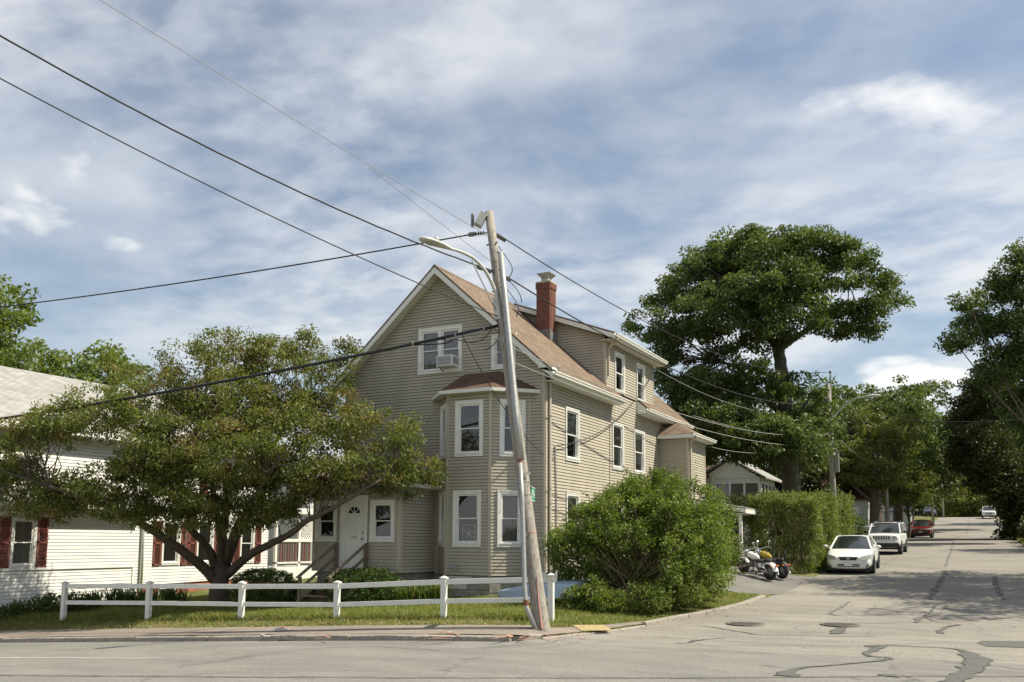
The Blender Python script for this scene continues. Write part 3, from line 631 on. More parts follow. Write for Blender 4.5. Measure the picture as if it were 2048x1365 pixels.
def window(parent, w, u0, u1, z0, z1, curtain=None, sashes=1, tw=.10, label=None, hole=True, lower_open=0.0, cur_part=1.0, deep=.12):
    if hole: w.hole(u0 + .03, u1 - .03, z0 + .03, z1 - .03)
    up = Vector((0, 0, 1)); mb = MB()
    def fr(a, b, c, d, t, n0, n1):    # rectangular ring
        nm = (n0 + n1) / 2; hn = (n1 - n0) / 2
        mb.obox(w.p((a + b) / 2, d - t / 2, nm), w.u, w.n, up, (b - a) / 2, hn, t / 2); mb.obox(w.p((a + b) / 2, c + t / 2, nm), w.u, w.n, up, (b - a) / 2, hn, t / 2)
        mb.obox(w.p(a + t / 2, (c + d) / 2, nm), w.u, w.n, up, t / 2, hn, (d - c) / 2 - t); mb.obox(w.p(b - t / 2, (c + d) / 2, nm), w.u, w.n, up, t / 2, hn, (d - c) / 2 - t)
    fr(u0, u1, z0, z1, tw, -.03, .042)
    fr(u0 - .012, u1 + .012, z0 - .012, z1 + .012, .035, .0, .055)
    mb.obox(w.p((u0 + u1) / 2, z0 + tw * .9, .04), w.u, w.n, up, (u1 - u0) / 2 - tw * .6, .028, .018)
    wd = (u1 - u0 - 2 * tw - (sashes - 1) * tw) / sashes; panes = []
    for k in range(sashes):
        a = u0 + tw + k * (wd + tw); b = a + wd; c, d = z0 + tw, z1 - tw
        if k: mb.obox(w.p(a - tw / 2, (c + d) / 2, 0), w.u, w.n, up, tw / 2, .04, (d - c) / 2)
        fr(a, b, c, d, .03, -.07, .012); zm = (c + d) / 2
        fr(a + .03, b - .03, zm - .02, d - .03, .035, -.035, -.005)
        lo = c + .03 + lower_open
        fr(a + .03, b - .03, lo, zm + .02 + lower_open, .035, -.068, -.038)
        panes += [(a + .06, b - .06, zm + .012, d - .062, -.02), (a + .06, b - .06, lo + .032, zm - .012 + lower_open, -.053)]
    o = mb.build('window', 'vinyl_white', parent)
    if label: o['label'] = label
    for (a, b, c, d, n_) in panes: MB().quad(w.p(a, c, n_), w.p(b, c, n_), w.p(b, d, n_), w.p(a, d, n_)).build('pane', 'window_glass', o)
    if curtain:
        for k in range(sashes):
            a = u0 + tw + k * (wd + tw) + .02; b = a + wd - .04; c, d = z0 + tw + .02, z1 - tw - .02; c = d - (d - c) * cur_part
            cb = MB(); n_ = 28; vs = []
            for i in range(n_ + 1):
                uu = a + (b - a) * i / n_; nn = -.095 + .012 * math.sin(i * 1.25 + k) + .006 * math.sin(i * .5)
                vs += [w.p(uu, c, nn), w.p(uu, d, nn * .9)]
            cb.add(vs, [(2 * i, 2 * i + 2, 2 * i + 3, 2 * i + 1) for i in range(n_)]); cb.build('curtain', curtain, o, smooth=True)
    return o
def gutter(parent, a, b, name='gutter', mat='gutter_white', outv=(1, 0, 0)):
    a, b = Vector(a), Vector(b); ov = Vector(outv); mb = MB(); z = Vector((0, 0, 1))
    prof = [(0, 0), (0, -.11), (.05, -.125), (.09, -.11), (.105, -.05), (.125, -.03), (.125, 0.0), (.115, 0.0), (.115, -.025), (.02, -.06), (.01, 0)]
    n = len(prof); vs = [p + ov * i + z * j for p in (a, b) for i, j in prof]
    mb.add(vs, [(i, (i + 1) % n, n + (i + 1) % n, n + i) for i in range(n)] + [tuple(range(n - 1, -1, -1)), tuple(range(n, 2 * n))]); return mb.build(name, mat, parent)

# ------------------------------------------------------------------ the tan house on the corner
XL, XR, YF, YB = -19.6, -11.86, 25.0, 39.0
XM, ZE, ZR = (XL + XR) / 2, 7.45, 10.92
OV = .45
house = thing('tan_house', 'tall tan vinyl-sided house with a front gable, bay window and brown shingle roof', 'house', (-15.7, 32, .3))
SL = (ZR - ZE) / (XM - XL)
BZ = .89
# inner shell
mb = MB(); ins = .15
mb.prism([(XL + ins, YF + ins, BZ), (XR - ins, YF + ins, BZ), (XR - ins, YF + ins, ZE - .02), (XM, YF + ins, ZR - .15), (XL + ins, YF + ins, ZE - .02)], (0, 0, 0), (0, YB - YF - 2 * ins, 0))
mb.build('wall', 'interior_dark', house)
w_f = Wall((XL, YF), (XR, YF)); w_s = Wall((XR, YF), (XR, YB)); w_l = Wall((XL, YB), (XL, YF)); w_b = Wall((XR, YB), (XL, YB))
u_of = lambda x: x - XL
# windows of the front gable
window(house, w_f, u_of(-16.56), u_of(-14.88), 7.49, 9.03, 'curtain_grey', sashes=2, label='paired white sash window in the gable with an air conditioner', cur_part=.98)
window(house, w_f, u_of(-13.75), u_of(-12.88), 7.43, 8.56, 'curtain_grey')
# bay
BL, BFL, BFR, BR, YBAY = (-15.68, YF), (-14.87, 24.17), (-13.33, 24.17), (-12.38, YF), 24.17
wbl, wbf, wbr = Wall(BL, BFL), Wall(BFL, BFR), Wall(BFR, BR)
w_f.hole(u_of(-15.62), u_of(-12.44), 0, 6.72)
w_f.hole(u_of(-19.25), u_of(-15.85), 0, 3.9)
mb = MB(); mb.prism([(-15.5, 25.2, BZ), (-14.8, 24.32, BZ), (-13.4, 24.32, BZ), (-12.55, 25.2, BZ)], (0, 0, 0), (0, 0, 5.6)); mb.build('bay_shell', 'interior_dark', house)
window(house, wbf, .30, 1.28, 4.58, 6.33, 'curtain_dark', cur_part=.55)
window(house, wbf, .26, 1.24, 1.79, 3.51, None, lower_open=.0)
window(house, wbr, .29, 1.09, 4.57, 6.33, 'curtain_dark', cur_part=.4)
window(house, wbr, .24, 1.04, 1.79, 3.51, 'curtain_grey')
window(house, wbl, .22, .98, 4.58, 6.3, 'curtain_dark', cur_part=.4)
window(house, wbl, .22, .98, 1.79, 3.5, 'curtain_dark', cur_part=.4)
for w in (wbl, wbf, wbr): siding(house, w, BZ + .02, 6.58, 'siding_tan')
for (p, q) in ((BFL, (-.38, -.92)), (BFR, (.35, -.94))):
    mb = MB(); c = Vector((p[0], p[1], (BZ + 6.58) / 2)); nn = Vector((*q, 0)).normalized(); mb.obox(c + nn * .012, Vector((-nn.y, nn.x, 0)), nn, (0, 0, 1), .05, .03, (6.58 - BZ) / 2); mb.build('corner_board', 'trim_tan', house)
post(house, wbr, wbr.len - .03, BZ, 6.58, 'trim_tan', .06); post(house, wbl, .03, BZ, 6.58, 'trim_tan', .06)
# bay roof
eo = [(-16.02, 24.985), (-15.02, 23.86), (-13.18, 23.86), (-12.02, 24.985)]; rp = MB(); rid = [(-14.75, 24.985, 7.36), (-13.45, 24.985, 7.36)]; zE = 6.66
rp.add([(*eo[0], zE), (*eo[1], zE), rid[0]], [(0, 1, 2)]); rp.add([(*eo[1], zE), (*eo[2], zE), rid[1], rid[0]], [(0, 1, 2, 3)]); rp.add([(*eo[2], zE), (*eo[3], zE), rid[1]], [(0, 1, 2)])
bay_roof = rp.build('bay_roof', 'shingle_bay', house)
fs = MB()
for a, b in zip(eo[:-1], eo[1:]):
    w = Wall(a, b); fs.obox(w.p(w.len / 2, zE - .055, -.018), w.u, w.n, (0, 0, 1), w.len / 2 + .008, .016, .055)
fs.build('fascia', 'fascia_white', bay_roof)
MB().add([(x, y, zE - .1) for x, y in eo], [(3, 2, 1, 0)]).build('soffit', 'soffit', bay_roof)
MB().prism([(-15.6, 24.95, 0), (-14.84, 24.23, 0), (-13.36, 24.23, 0), (-12.45, 24.95, 0)], (0, 0, .0), (0, 0, BZ)).build('bay_foundation', 'mortar', house)
# granite foundation blocks under bay, front and side wall
def blocks(parent, w, zb, zt, u0=0.0, u1=None, n0=.02, name='foundation_stone', mats=('foundation',)):
    u1 = w.len if u1 is None else u1; z = zb; row = 0
    while z < zt - .05:
        h = min(random.uniform(.26, .36), zt - z - .006); u = u0 - (random.uniform(0, .4) if row % 2 else 0)
        while u < u1 - .05:
            l = random.uniform(.5, .95); a, b = max(u, u0) + .008, min(u + l, u1) - .008
            if b - a > .08:
                mb = MB(); j = random.uniform(0, .035); c = w.p((a + b) / 2, z + h / 2, n0 + j - .06); mb.obox(c, w.u, w.n, (0, 0, 1), (b - a) / 2, .06, h / 2 - .008)
                mb.v = [(x + random.uniform(-.008, .008), y + random.uniform(-.008, .008), zz + random.uniform(-.006, .006)) for x, y, zz in mb.v]
                mb.build(name, random.choice(mats), parent, bevel=.012)
            u += l
        z += h + .006; row += 1
for w in (wbl, wbf, wbr): blocks(house, w, .1, BZ - .01, n0=-.03, mats=('foundation', 'foundation', 'foundation', 'stone_pale'))
blocks(house, w_s, .25, BZ - .01, 0, 13.8, n0=-.04); 
MB().box((XL + .08, YF + .1, -.3), (XR - .1, YB - .1, BZ)).build('foundation', 'mortar', house)
# side wall windows (seen along the side street)
us = lambda y: y - YF
for (y0, y1, z0, z1, cu, cp) in ((26.5, 27.6, 4.58, 6.31, 'curtain_light', .5), (30.68, 31.82, 4.6, 6.32, 'curtain_light', 1), (33.0, 34.2, 4.6, 6.3, 'curtain_light', .8), (26.54, 27.6, 1.8, 3.52, 'curtain_light', 1), (30.7, 31.8, 1.8, 3.52, 'curtain_grey', 1), (30.98, 31.98, 7.5, 9.0, 'curtain_grey', .6), (33.36, 34.3, 7.48, 9.0, 'curtain_light', 1)):
    window(house, w_s, us(y0), us(y1), z0, z1, cu, cur_part=cp, tw=.085)
DY0, DY1, DZ = 30.12, 35.45, 9.2
def rear_hole(): w_s.hole(us(36.1), us(38.6), 0, 6.3)
rear_hole()
siding(house, w_s, BZ + .02, ZE - .02, 'siding_tan')
w_d = Wall((XR, DY0), (XR, DY1)); w_d.holes = [(h[0] - (DY0 - YF), h[1] - (DY0 - YF), h[2], h[3]) for h in w_s.holes]
siding(house, w_d, ZE + .02 - .0, DZ, 'siding_tan')
# front gable siding
def gspan(z):
    if z <= ZE: return (0.0, w_f.len)
    k = (z - ZE) / SL; return (k, w_f.len - k)
siding(house, w_f, BZ + .02, ZR - .12, 'siding_tan', gspan)
siding(house, w_l, BZ + .02, ZE, 'siding_tan', rows=8); siding(house, w_b, BZ + .02, ZR - .12, 'siding_tan', gspan, rows=8)
post(house, w_f, w_f.len - .045, BZ, ZE, 'trim_tan'); post(house, w_s, .045, BZ, ZE, 'trim_tan'); post(house, w_f, .045, BZ, ZE, 'trim_tan'); post(house, w_s, w_s.len - .045, BZ, ZE, 'trim_tan')
post(house, w_d, .045, ZE + .2, DZ, 'trim_tan'); post(house, w_d, w_d.len - .04, ZE + .2, DZ, 'trim_tan', .07)
# main roof: two slopes with thickness, broken by the wall dormer
Y0, Y1 = YF - OV, YB + OV
def rzr(x): return ZR + .14 - SL * abs(x - XM)
XE_R, XE_L = XR + OV, XL - OV
rf = MB()
def slope(x0, x1, y0, y1, th=.07):
    p = [(x0, y0, rzr(x0)), (x1, y0, rzr(x1)), (x1, y1, rzr(x1)), (x0, y1, rzr(x0))]
    rf.prism(p, (0, 0, -th), (0, 0, 0))
slope(XM, XE_R, Y0, 30.75); slope(XM, XE_R, 33.35, Y1); slope(XM, XR - .02, 30.75, 33.35)
rf.prism([(XE_L, Y0, rzr(XE_L)), (XM, Y0, rzr(XM)), (XM, Y1, rzr(XM)), (XE_L, Y1, rzr(XE_L))], (0, 0, -.07), (0, 0, 0))
roof = rf.build('roof', 'shingle_brown', house)
cap = MB(); cap.add([(XM - .12, Y0, rzr(XM - .12) + .012), (XM, Y0, rzr(XM) + .02), (XM + .12, Y0, rzr(XM + .12) + .012), (XM - .12, Y1, rzr(XM - .12) + .012), (XM, Y1, rzr(XM) + .02), (XM + .12, Y1, rzr(XM + .12) + .012)], [(0, 1, 4, 3), (1, 2, 5, 4)]); cap.build('ridge_cap', 'shingle_brown', roof)
# rake boards and boxed eave returns at the front
for sgn, xe, nm in ((1, XE_R, 'r'), (-1, XE_L, 'l')):
    rk = MB(); d = .2
    rk.prism([(XM, 0, rzr(XM) - .075), (xe, 0, rzr(xe) - .075), (xe, 0, rzr(xe) - .075 - d), (XM, 0, rzr(XM) - .075 - d * 1.05)], (0, Y0 + .01, 0), (0, Y0 + .04, 0)); rk.build('rake_board', 'fascia_white', roof)
    sf = MB(); sf.prism([(XM, 0, rzr(XM) - .2), (xe, 0, rzr(xe) - .2), (xe, 0, rzr(xe) - .215), (XM, 0, rzr(XM) - .215)], (0, Y0 + .04, 0), (0, YF + .02, 0)); sf.build('soffit', 'soffit', roof)
    rt = MB(); xw = XR if sgn > 0 else XL
    rt.prism([(xw - sgn * .03, 0, 7.26), (xe, 0, 7.26), (xe, 0, rzr(xe) - .08), (xw - sgn * .03, 0, rzr(xw) - .1)], (0, Y0 + .005, 0), (0, YF + .01, 0)); rt.build('eave_return', 'fascia_white', roof)
fb = MB()
for (a, b) in ((Y0 + .04, 30.75), (33.35, Y1)): fb.box((XE_R - .03, a, rzr(XE_R) - .25), (XE_R - .003, b, rzr(XE_R) - .06)); fb.box((XR + .02, a + (.4 if a < 26 else 0), rzr(XE_R) - .27), (XE_R - .031, b, rzr(XE_R) - .25))
for y in (30.72, 33.35): fb.prism([(XR - .03, y, rzr(XE_R) - .268), (XE_R - .004, y, rzr(XE_R) - .268), (XE_R - .004, y, rzr(XE_R) - .075), (XR - .03, y, rzr(XR) - .075)], (0, 0, 0), (0, .03, 0))
fb.build('fascia', 'fascia_white', roof)
gz_ = rzr(XE_R) - .06
gutter(roof, (XE_R, Y0 + .02, gz_), (XE_R, 30.8, gz_)); gutter(roof, (XE_R, 33.3, gz_), (XE_R, Y1, gz_))
# wall dormer with its shed roof and cheek
dz0 = 9.3
def dzr(x): return dz0 + .16 + (XE_R - x) * .375
dm = MB(); xtop = XM + .25
dm.prism([(xtop, DY0 - .3, dzr(xtop)), (XE_R, DY0 - .3, dzr(XE_R)), (XE_R, DY1 + .3, dzr(XE_R)), (xtop, DY1 + .3, dzr(xtop))], (0, 0, -.06), (0, 0, 0)); dormer = dm.build('dormer_roof', 'shingle_brown', house)
db = MB()
for y in (DY0 - .3, DY1 + .27): db.prism([(xtop, y, dzr(xtop) - .065), (XE_R, y, dzr(XE_R) - .065), (XE_R, y, dzr(XE_R) - .23), (xtop, y, dzr(xtop) - .23)], (0, 0, 0), (0, .03, 0))
db.box((XE_R - .03, DY0 - .27, dzr(XE_R) - .23), (XE_R - .003, DY1 + .27, dzr(XE_R) - .062)); db.build('fascia', 'fascia_white', dormer)
MB().prism([(XR - .1, DY0 - .27, dzr(XE_R) - .24), (XE_R - .03, DY0 - .27, dzr(XE_R) - .24), (XE_R - .03, DY1 + .27, dzr(XE_R) - .24), (XR - .1, DY1 + .27, dzr(XE_R) - .24)], (0, 0, 0), (0, 0, .012)).build('soffit', 'soffit', dormer)
gutter(dormer, (XE_R, DY0 - .3, dzr(XE_R) - .05), (XE_R, DY1 + .3, dzr(XE_R) - .05))
# cheek (faces the street): siding strips clipped to the triangle between roof and dormer roof
w_c = Wall((XM + .3, DY0), (XR, DY0)); ca = XM + .3
def cspan(z):
    lo = max(0.0, XM + (ZR + .14 - z) / SL - ca); hi = min(w_c.len, XE_R - (z - dz0 + .06) / .375 - ca) if z > dz0 - .05 else w_c.len
    return (min(lo, hi), hi)
siding(house, w_c, 7.6, 10.9, 'siding_tan', cspan); post(house, w_c, w_c.len - .04, 7.6, DZ, 'trim_tan', .08)
MB().prism([(XM + .4, DY0 + .12, 10.9), (XR - .12, DY0 + .12, 9.3), (XR - .12, DY0 + .12, 7.5), (XM + .4, DY0 + .12, 10.6)], (0, 0, 0), (0, DY1 - DY0 - .24, 0)).build('dormer_shell', 'interior_dark', house)
w_c2 = Wall((XR, DY1), (XM + .3, DY1)); siding(house, w_c2, 7.6, 10.9, 'siding_tan', lambda z: tuple(w_c2.len - v for v in reversed(cspan(z))), rows=6)
# chimney of single bricks
CX0, CX1, CY0, CY1, CZ0, CZ1 = -14.32, -13.76, 29.40, 29.94, 9.25, 11.5
chim = MB().box((CX0 + .02, CY0 + .02, CZ0), (CX1 - .02, CY1 - .02, CZ1)).build('chimney', 'mortar', house)
bl_, bh_, bw_ = .205, .062, .095; bricks = {}
z = CZ0; row = 0
def bmesh_shared(dx, dy, dz):
    k = (round(dx, 3), round(dy, 3), round(dz, 3))
    if k not in bricks: bricks[k] = [MB().box((0, 0, 0), k) for _ in range(1)][0]
    return bricks[k]
meshes = {}
hidden_bricks = MB()
def brick(x, y, z, dx, dy, dz):
    if y > CY1 - bw_ - .03 and dx > dy: hidden_bricks.box((x, y, z), (x + dx, y + dy, z + dz)); return
    k = (round(dx, 3), round(dy, 3), round(dz, 3), random.random() < .3)
    if k not in meshes:
        o = MB().box((0, 0, 0), k[:3]).build('brick', 'brick_dark' if k[3] else 'brick_red', chim); meshes[k] = o.data; o.location = (x, y, z); return
    o = bpy.data.objects.new('brick', meshes[k]); COL.objects.link(o); o.parent = chim; o.matrix_parent_inverse = Matrix.Identity(4); o.location = (x, y, z)
nrows = int((CZ1 - CZ0) / .075)
for r_ in range(nrows):
    z = CZ0 + r_ * .075; e = .025 if r_ >= nrows - 3 else 0.0
    x0, x1, y0, y1 = CX0 - e, CX1 + e, CY0 - e, CY1 + e; off = 0 if r_ % 2 else .1
    for (fx, a, b) in (('f', x0, x1), ('b', x0, x1)):
        y = y0 if fx == 'f' else y1 - bw_; u = a; first = True
        while u < b - .01:
            l = (off if first and off else bl_); l = min(l, b - u); first = False
            if l > .03: brick(u, y, z, l - .01, bw_, bh_)
            u += l
    for fx in ('r', 'l'):
        x = x1 - bw_ if fx == 'r' else x0; u = y0 + bw_ + .01; b = y1 - bw_ - .01
        while u < b - .02:
            l = min(bl_, b - u); brick(x, u, z, bw_, l - .01, bh_); u += l
hidden_bricks.build('rear_brickwork', 'brick_red', chim)['kind'] = 'stuff'
cp = MB(); cp.box((CX0 - .02, CY0 - .02, CZ1), (CX1 + .02, CY1 + .02, CZ1 + .05)); cp.box((CX0 + .14, CY0 + .12, CZ1 + .05), (CX1 - .14, CY1 - .12, CZ1 + .2)); cp.build('chimney_crown', 'concrete', chim)
cc = MB(); cx_, cy_ = (CX0 + CX1) / 2, (CY0 + CY1) / 2
cc.add([(cx_ + i * .13, cy_ + j * .13, CZ1 + .2) for i, j in ((-1, -1), (1, -1), (1, 1), (-1, 1))] + [(cx_ + i * .27, cy_ + j * .27, CZ1 + .36) for i, j in ((-1, -1), (1, -1), (1, 1), (-1, 1))] + [(cx_ + i * .27, cy_ + j * .27, CZ1 + .385) for i, j in ((-1, -1), (1, -1), (1, 1), (-1, 1))],
       [(0, 1, 5, 4), (1, 2, 6, 5), (2, 3, 7, 6), (3, 0, 4, 7), (4, 5, 9, 8), (5, 6, 10, 9), (6, 7, 11, 10), (7, 4, 8, 11), (8, 9, 10, 11)]); cc.build('chimney_cap', 'galvanised', chim)
fl = MB(); fl.box((CX0 - .02, CY0 - .02, 9.25), (CX1 + .02, CY0 + .1, 9.72)); fl.box((CX1 - .1, CY0 - .021, 9.25), (CX1 + .021, CY1 + .02, 9.62)); fl.build('flashing', 'lead', chim)
# rear wing
wr1, wr2 = Wall((XR, 36.1), (-10.6, 36.1)), Wall((-10.6, 36.1), (-10.6, 38.6)); wr3 = Wall((-10.6, 38.6), (XR, 38.6))
for w in (wr1, wr2, wr3): siding(house, w, BZ + .02, 6.2, 'siding_tan')
post(house, wr1, wr1.len - .045, BZ, 6.2, 'trim_tan'); post(house, wr2, .045, BZ, 6.2, 'trim_tan'); post(house, wr2, wr2.len - .04, BZ, 6.2, 'trim_tan', .08)
MB().box((XR - .2, 36.25, .3), (-10.75, 38.45, 6.2)).build('wing_shell', 'interior_dark', house)
wv = [(-11.8, 35.75), (-10.25, 35.75), (-10.25, 38.95), (-11.8, 38.95)]; pk = (-11.8, 37.35, 7.05)
rw = MB(); zw = 6.36; rw.add([(*wv[0], zw), (*wv[1], zw), (-11.3, 36.9, 6.98), (-11.8, 36.9, 6.98)], [(0, 1, 2, 3)]); rw.add([(*wv[1], zw), (*wv[2], zw), (-11.3, 37.8, 6.98), (-11.3, 36.9, 6.98)], [(0, 1, 2, 3)]); rw.add([(*wv[2], zw), (*wv[3], zw), (-11.8, 37.8, 6.98), (-11.3, 37.8, 6.98)], [(0, 1, 2, 3)]); rw.add([(-11.8, 36.9, 6.98), (-11.3, 36.9, 6.98), (-11.3, 37.8, 6.98), (-11.8, 37.8, 6.98)], [(0, 1, 2, 3)])
wing_roof = rw.build('wing_roof', 'shingle_brown', house)
ff = MB(); ff.box((-11.8, 35.76, 6.22), (-10.27, 35.79, 6.35)); ff.box((-10.29, 35.79, 6.22), (-10.262, 38.92, 6.35)); ff.box((-11.8, 35.79, 6.205), (-10.29, 38.92, 6.22)); ff.build('fascia', 'fascia_white', wing_roof)
gutter(wing_roof, (-10.26, 35.75, 6.37), (-10.26, 38.95, 6.37))
# downspouts
def spout(parent, pts, mat='trim_tan'):
    mb = MB()
    for a, b in zip(pts[:-1], pts[1:]): mb.bar(a, b, .075, .06, up=(.3, .9, .1))
    return mb.build('downspout', mat, parent)
spout(house, [(XE_R + .05, 24.95, 7.35), (XE_R - .02, 24.98, 7.22), (XR + .07, 25.2, 6.9), (XR + .07, 25.22, .45)])
spout(house, [(XE_R + .05, DY0 - .1, 9.25), (XR + .07, DY0 + .12, 8.95), (XR + .07, DY0 + .12, 7.95)])
spout(house, [(-10.2, 36.0, 6.25), (-10.53, 36.2, 6.05), (-10.53, 36.2, .8)])
# vestibule with the front door
VX0, VX1, VY, VZ = -19.2, -15.8, 23.0, 3.62
wv_f, wv_r, wv_l = Wall((VX0, VY), (VX1, VY)), Wall((VX1, VY), (VX1, YF)), Wall((VX0, YF), (VX0, VY))
uv_ = lambda x: x - VX0
window(house, wv_f, uv_(-19.08), uv_(-18.25), 1.92, 3.2, 'curtain_dark', cur_part=.5)
window(house, wv_f, uv_(-16.92), uv_(-16.03), 1.92, 3.2, 'curtain_dark', cur_part=.45)
wv_f.hole(uv_(-18.12), uv_(-17.0), 0, 3.26)
for w in (wv_f, wv_r, wv_l): siding(house, w, BZ + .08, VZ, 'siding_tan')
for w, u in ((wv_f, wv_f.len - .05), (wv_r, .05), (wv_f, .05), (wv_r, wv_r.len - .05)): post(house, w, u, BZ + .08, VZ, 'trim_tan', .1)
MB().box((VX0 + .14, VY + .15, .1), (VX1 - .14, YF, VZ)).build('vestibule_shell', 'interior_dark', house)
MB().box((VX0 + .1, VY + .14, -.2), (VX1 - .1, YF, BZ + .08)).build('vestibule_foundation', 'foundation', house)
vr = MB(); ve = [(VX0 - .25, VY - .28), (VX1 + .25, VY - .28), (VX1 + .25, YF), (VX0 - .25, YF)]
vr.add([(*ve[0], 3.74), (*ve[1], 3.74), (VX1 - .9, YF - .02, 4.55), (VX0 + .9, YF - .02, 4.55)], [(0, 1, 2, 3)]); vr.add([(*ve[1], 3.74), (ve[2][0], YF - .02, 3.74), (VX1 - .9, YF - .02, 4.55)], [(0, 1, 2)]); vr.add([(ve[3][0], YF - .02, 3.74), (*ve[0], 3.74), (VX0 + .9, YF - .02, 4.55)], [(0, 1, 2)])
vroof = vr.build('vestibule_roof', 'shingle_bay', house)
vf = MB(); vf.box((ve[0][0], ve[0][1], 3.6), (ve[1][0], ve[0][1] + .025, 3.73)); vf.box((ve[1][0] - .025, ve[0][1] + .025, 3.6), (ve[1][0], YF - .03, 3.73)); vf.box((ve[0][0], ve[0][1] + .025, 3.6), (ve[0][0] + .025, YF - .03, 3.73)); vf.box((ve[0][0] + .025, ve[0][1] + .025, 3.6), (ve[1][0] - .025, YF - .03, 3.615)); vf.build('fascia', 'fascia_white', vroof)
# door: frame, six panel leaf, fan light, number, knob
dx0, dx1, dz0_, dz1_ = -18.10, -17.03, 1.1, 3.22
df = MB(); df.box((dx0, VY - .045, dz0_), (dx0 + .11, VY + .05, dz1_)); df.box((dx1 - .11, VY - .045, dz0_), (dx1, VY + .05, dz1_)); df.box((dx0, VY - .046, dz1_), (dx1, VY + .05, dz1_ + .12)); df.box((dx0 - .04, VY - .09, dz1_ + .1), (dx1 + .04, VY + .02, dz1_ + .15)); df.box((dx0, VY - .06, dz0_ - .06), (dx1, VY + .05, dz0_))
door = MB().box((dx0 + .11, VY + .0, dz0_), (dx1 - .11, VY + .04, dz1_)).build('door', 'vinyl_white', house)
df.build('door_frame', 'vinyl_white', house)
cxd = (dx0 + dx1) / 2
for (x, z0, z1) in ((cxd - .21, 1.25, 1.85), (cxd + .21, 1.25, 1.85), (cxd - .21, 2.0, 2.68), (cxd + .21, 2.0, 2.68)):
    q = MB(); 
    for (a, b, c, d) in ((x - .14, x + .14, z0, z0 + .025), (x - .14, x + .14, z1 - .025, z1), (x - .14, x - .115, z0 + .025, z1 - .025), (x + .115, x + .14, z0 + .025, z1 - .025)): q.box((a, VY - .012, c), (b, VY, d))
    q.box((x - .09, VY - .008, z0 + .05), (x + .09, VY, z1 - .05)); q.build('door_panel', 'vinyl_white', door)
fanr = .24; fz = 2.79
ft = MB(); n_ = 14; vs = [(cxd, VY - .004, fz)] + [(cxd + fanr * math.cos(PI * i / n_), VY - .004, fz + fanr * .95 * math.sin(PI * i / n_)) for i in range(n_ + 1)]
ft.add(vs, [(0, i, i + 1) for i in range(1, n_ + 1)]); ft.build('fan_light', 'car_glass', door)
fm = MB()
for k in range(5):
    a = PI * k / 4
    if k in (0, 4): fm.bar((cxd, VY - .012, fz), (cxd + (fanr if k == 0 else -fanr), VY - .012, fz), .02, .02)
    else: fm.bar((cxd, VY - .012, fz), (cxd + fanr * math.cos(a), VY - .012, fz + fanr * .95 * math.sin(a)), .018, .014, up=(0, 1, 0))
for i in range(n_): fm.bar((cxd + fanr * math.cos(PI * i / n_), VY - .012, fz + fanr * .95 * math.sin(PI * i / n_)), (cxd + fanr * math.cos(PI * (i + 1) / n_), VY - .012, fz + fanr * .95 * math.sin(PI * (i + 1) / n_)), .02, .02, up=(0, 1, 0))
fm.ell((cxd, VY - .012, fz + .02), (.05, .015, .04), 10, 6); fm.build('fan_muntins', 'vinyl_white', door)
kb = MB(); kb.ell((dx1 - .19, VY - .04, 2.0), (.035, .035, .035), 10, 6); kb.ell((dx1 - .19, VY - .02, 2.2), (.025, .02, .025), 8, 6); kb.build('door_knob', 'iron', door, smooth=True)
def text(body, loc, size, mat, parent, rot=(PI / 2, 0, 0), name='lettering', ext=.004):
    cu = bpy.data.curves.new(name, 'FONT'); cu.body = body; cu.size = size; cu.extrude = ext; cu.align_x = 'CENTER'; cu.space_character = 1.5
    o = bpy.data.objects.new(name, cu); COL.objects.link(o); o.data.materials.append(MATS[mat]); o.rotation_euler = rot; o.location = loc
    dg = bpy.context.evaluated_depsgraph_get(); me = bpy.data.meshes.new_from_object(o.evaluated_get(dg)); bpy.data.objects.remove(o); bpy.data.curves.remove(cu)
    o = bpy.data.objects.new(name, me); COL.objects.link(o); o.rotation_euler = rot; o.location = loc
    o.parent = parent; o.matrix_parent_inverse = Matrix.Translation(-parent_loc(parent)); return o
text('696', (cxd, VY - .006, 2.0), .13, 'number_black', door, name='house_number')
# meter, conduit, vent, cable on the side wall
mt = MB(); mt.box((XR + .02, 25.45, 1.5), (XR + .14, 25.95, 1.92)); mt.lathe((XR + .14, 25.78, 1.72), (1, 0, 0), [(.09, 0), (.085, .06), (.04, .08)], 14); meter = mt.build('meter_box', 'galv_dull', house)
cd = MB(); cd.tube([(XR + .05, 25.62, 4.95), (XR + .05, 25.66, 4.4), (XR + .05, 25.72, 3.3), (XR + .05, 25.72, 1.92)], .022, 6); cd.tube([(XR + .05, 25.6, 4.85), (XR + .12, 25.55, 4.75), (XR + .1, 25.5, 4.6), (XR + .05, 25.62, 4.55)], .014, 5); cd.tube([(XR + .05, 25.6, 1.5), (XR + .05, 25.6, .9)], .03, 6); cd.build('service_conduit', 'galv_dull', house)
MB().tube([(XR + .03, 30.4, 6.2), (XR + .03, 30.38, .9)], .012, 5).build('wall_cable', 'wood_old', house)
vt = MB(); vt.box((-14.72, 24.10, 1.12), (-14.58, 24.17, 1.19)); vt.box((-14.56, 24.08, 1.09), (-14.4, 24.17, 1.19)); vt.build('dryer_vent', 'galv_dull', house)
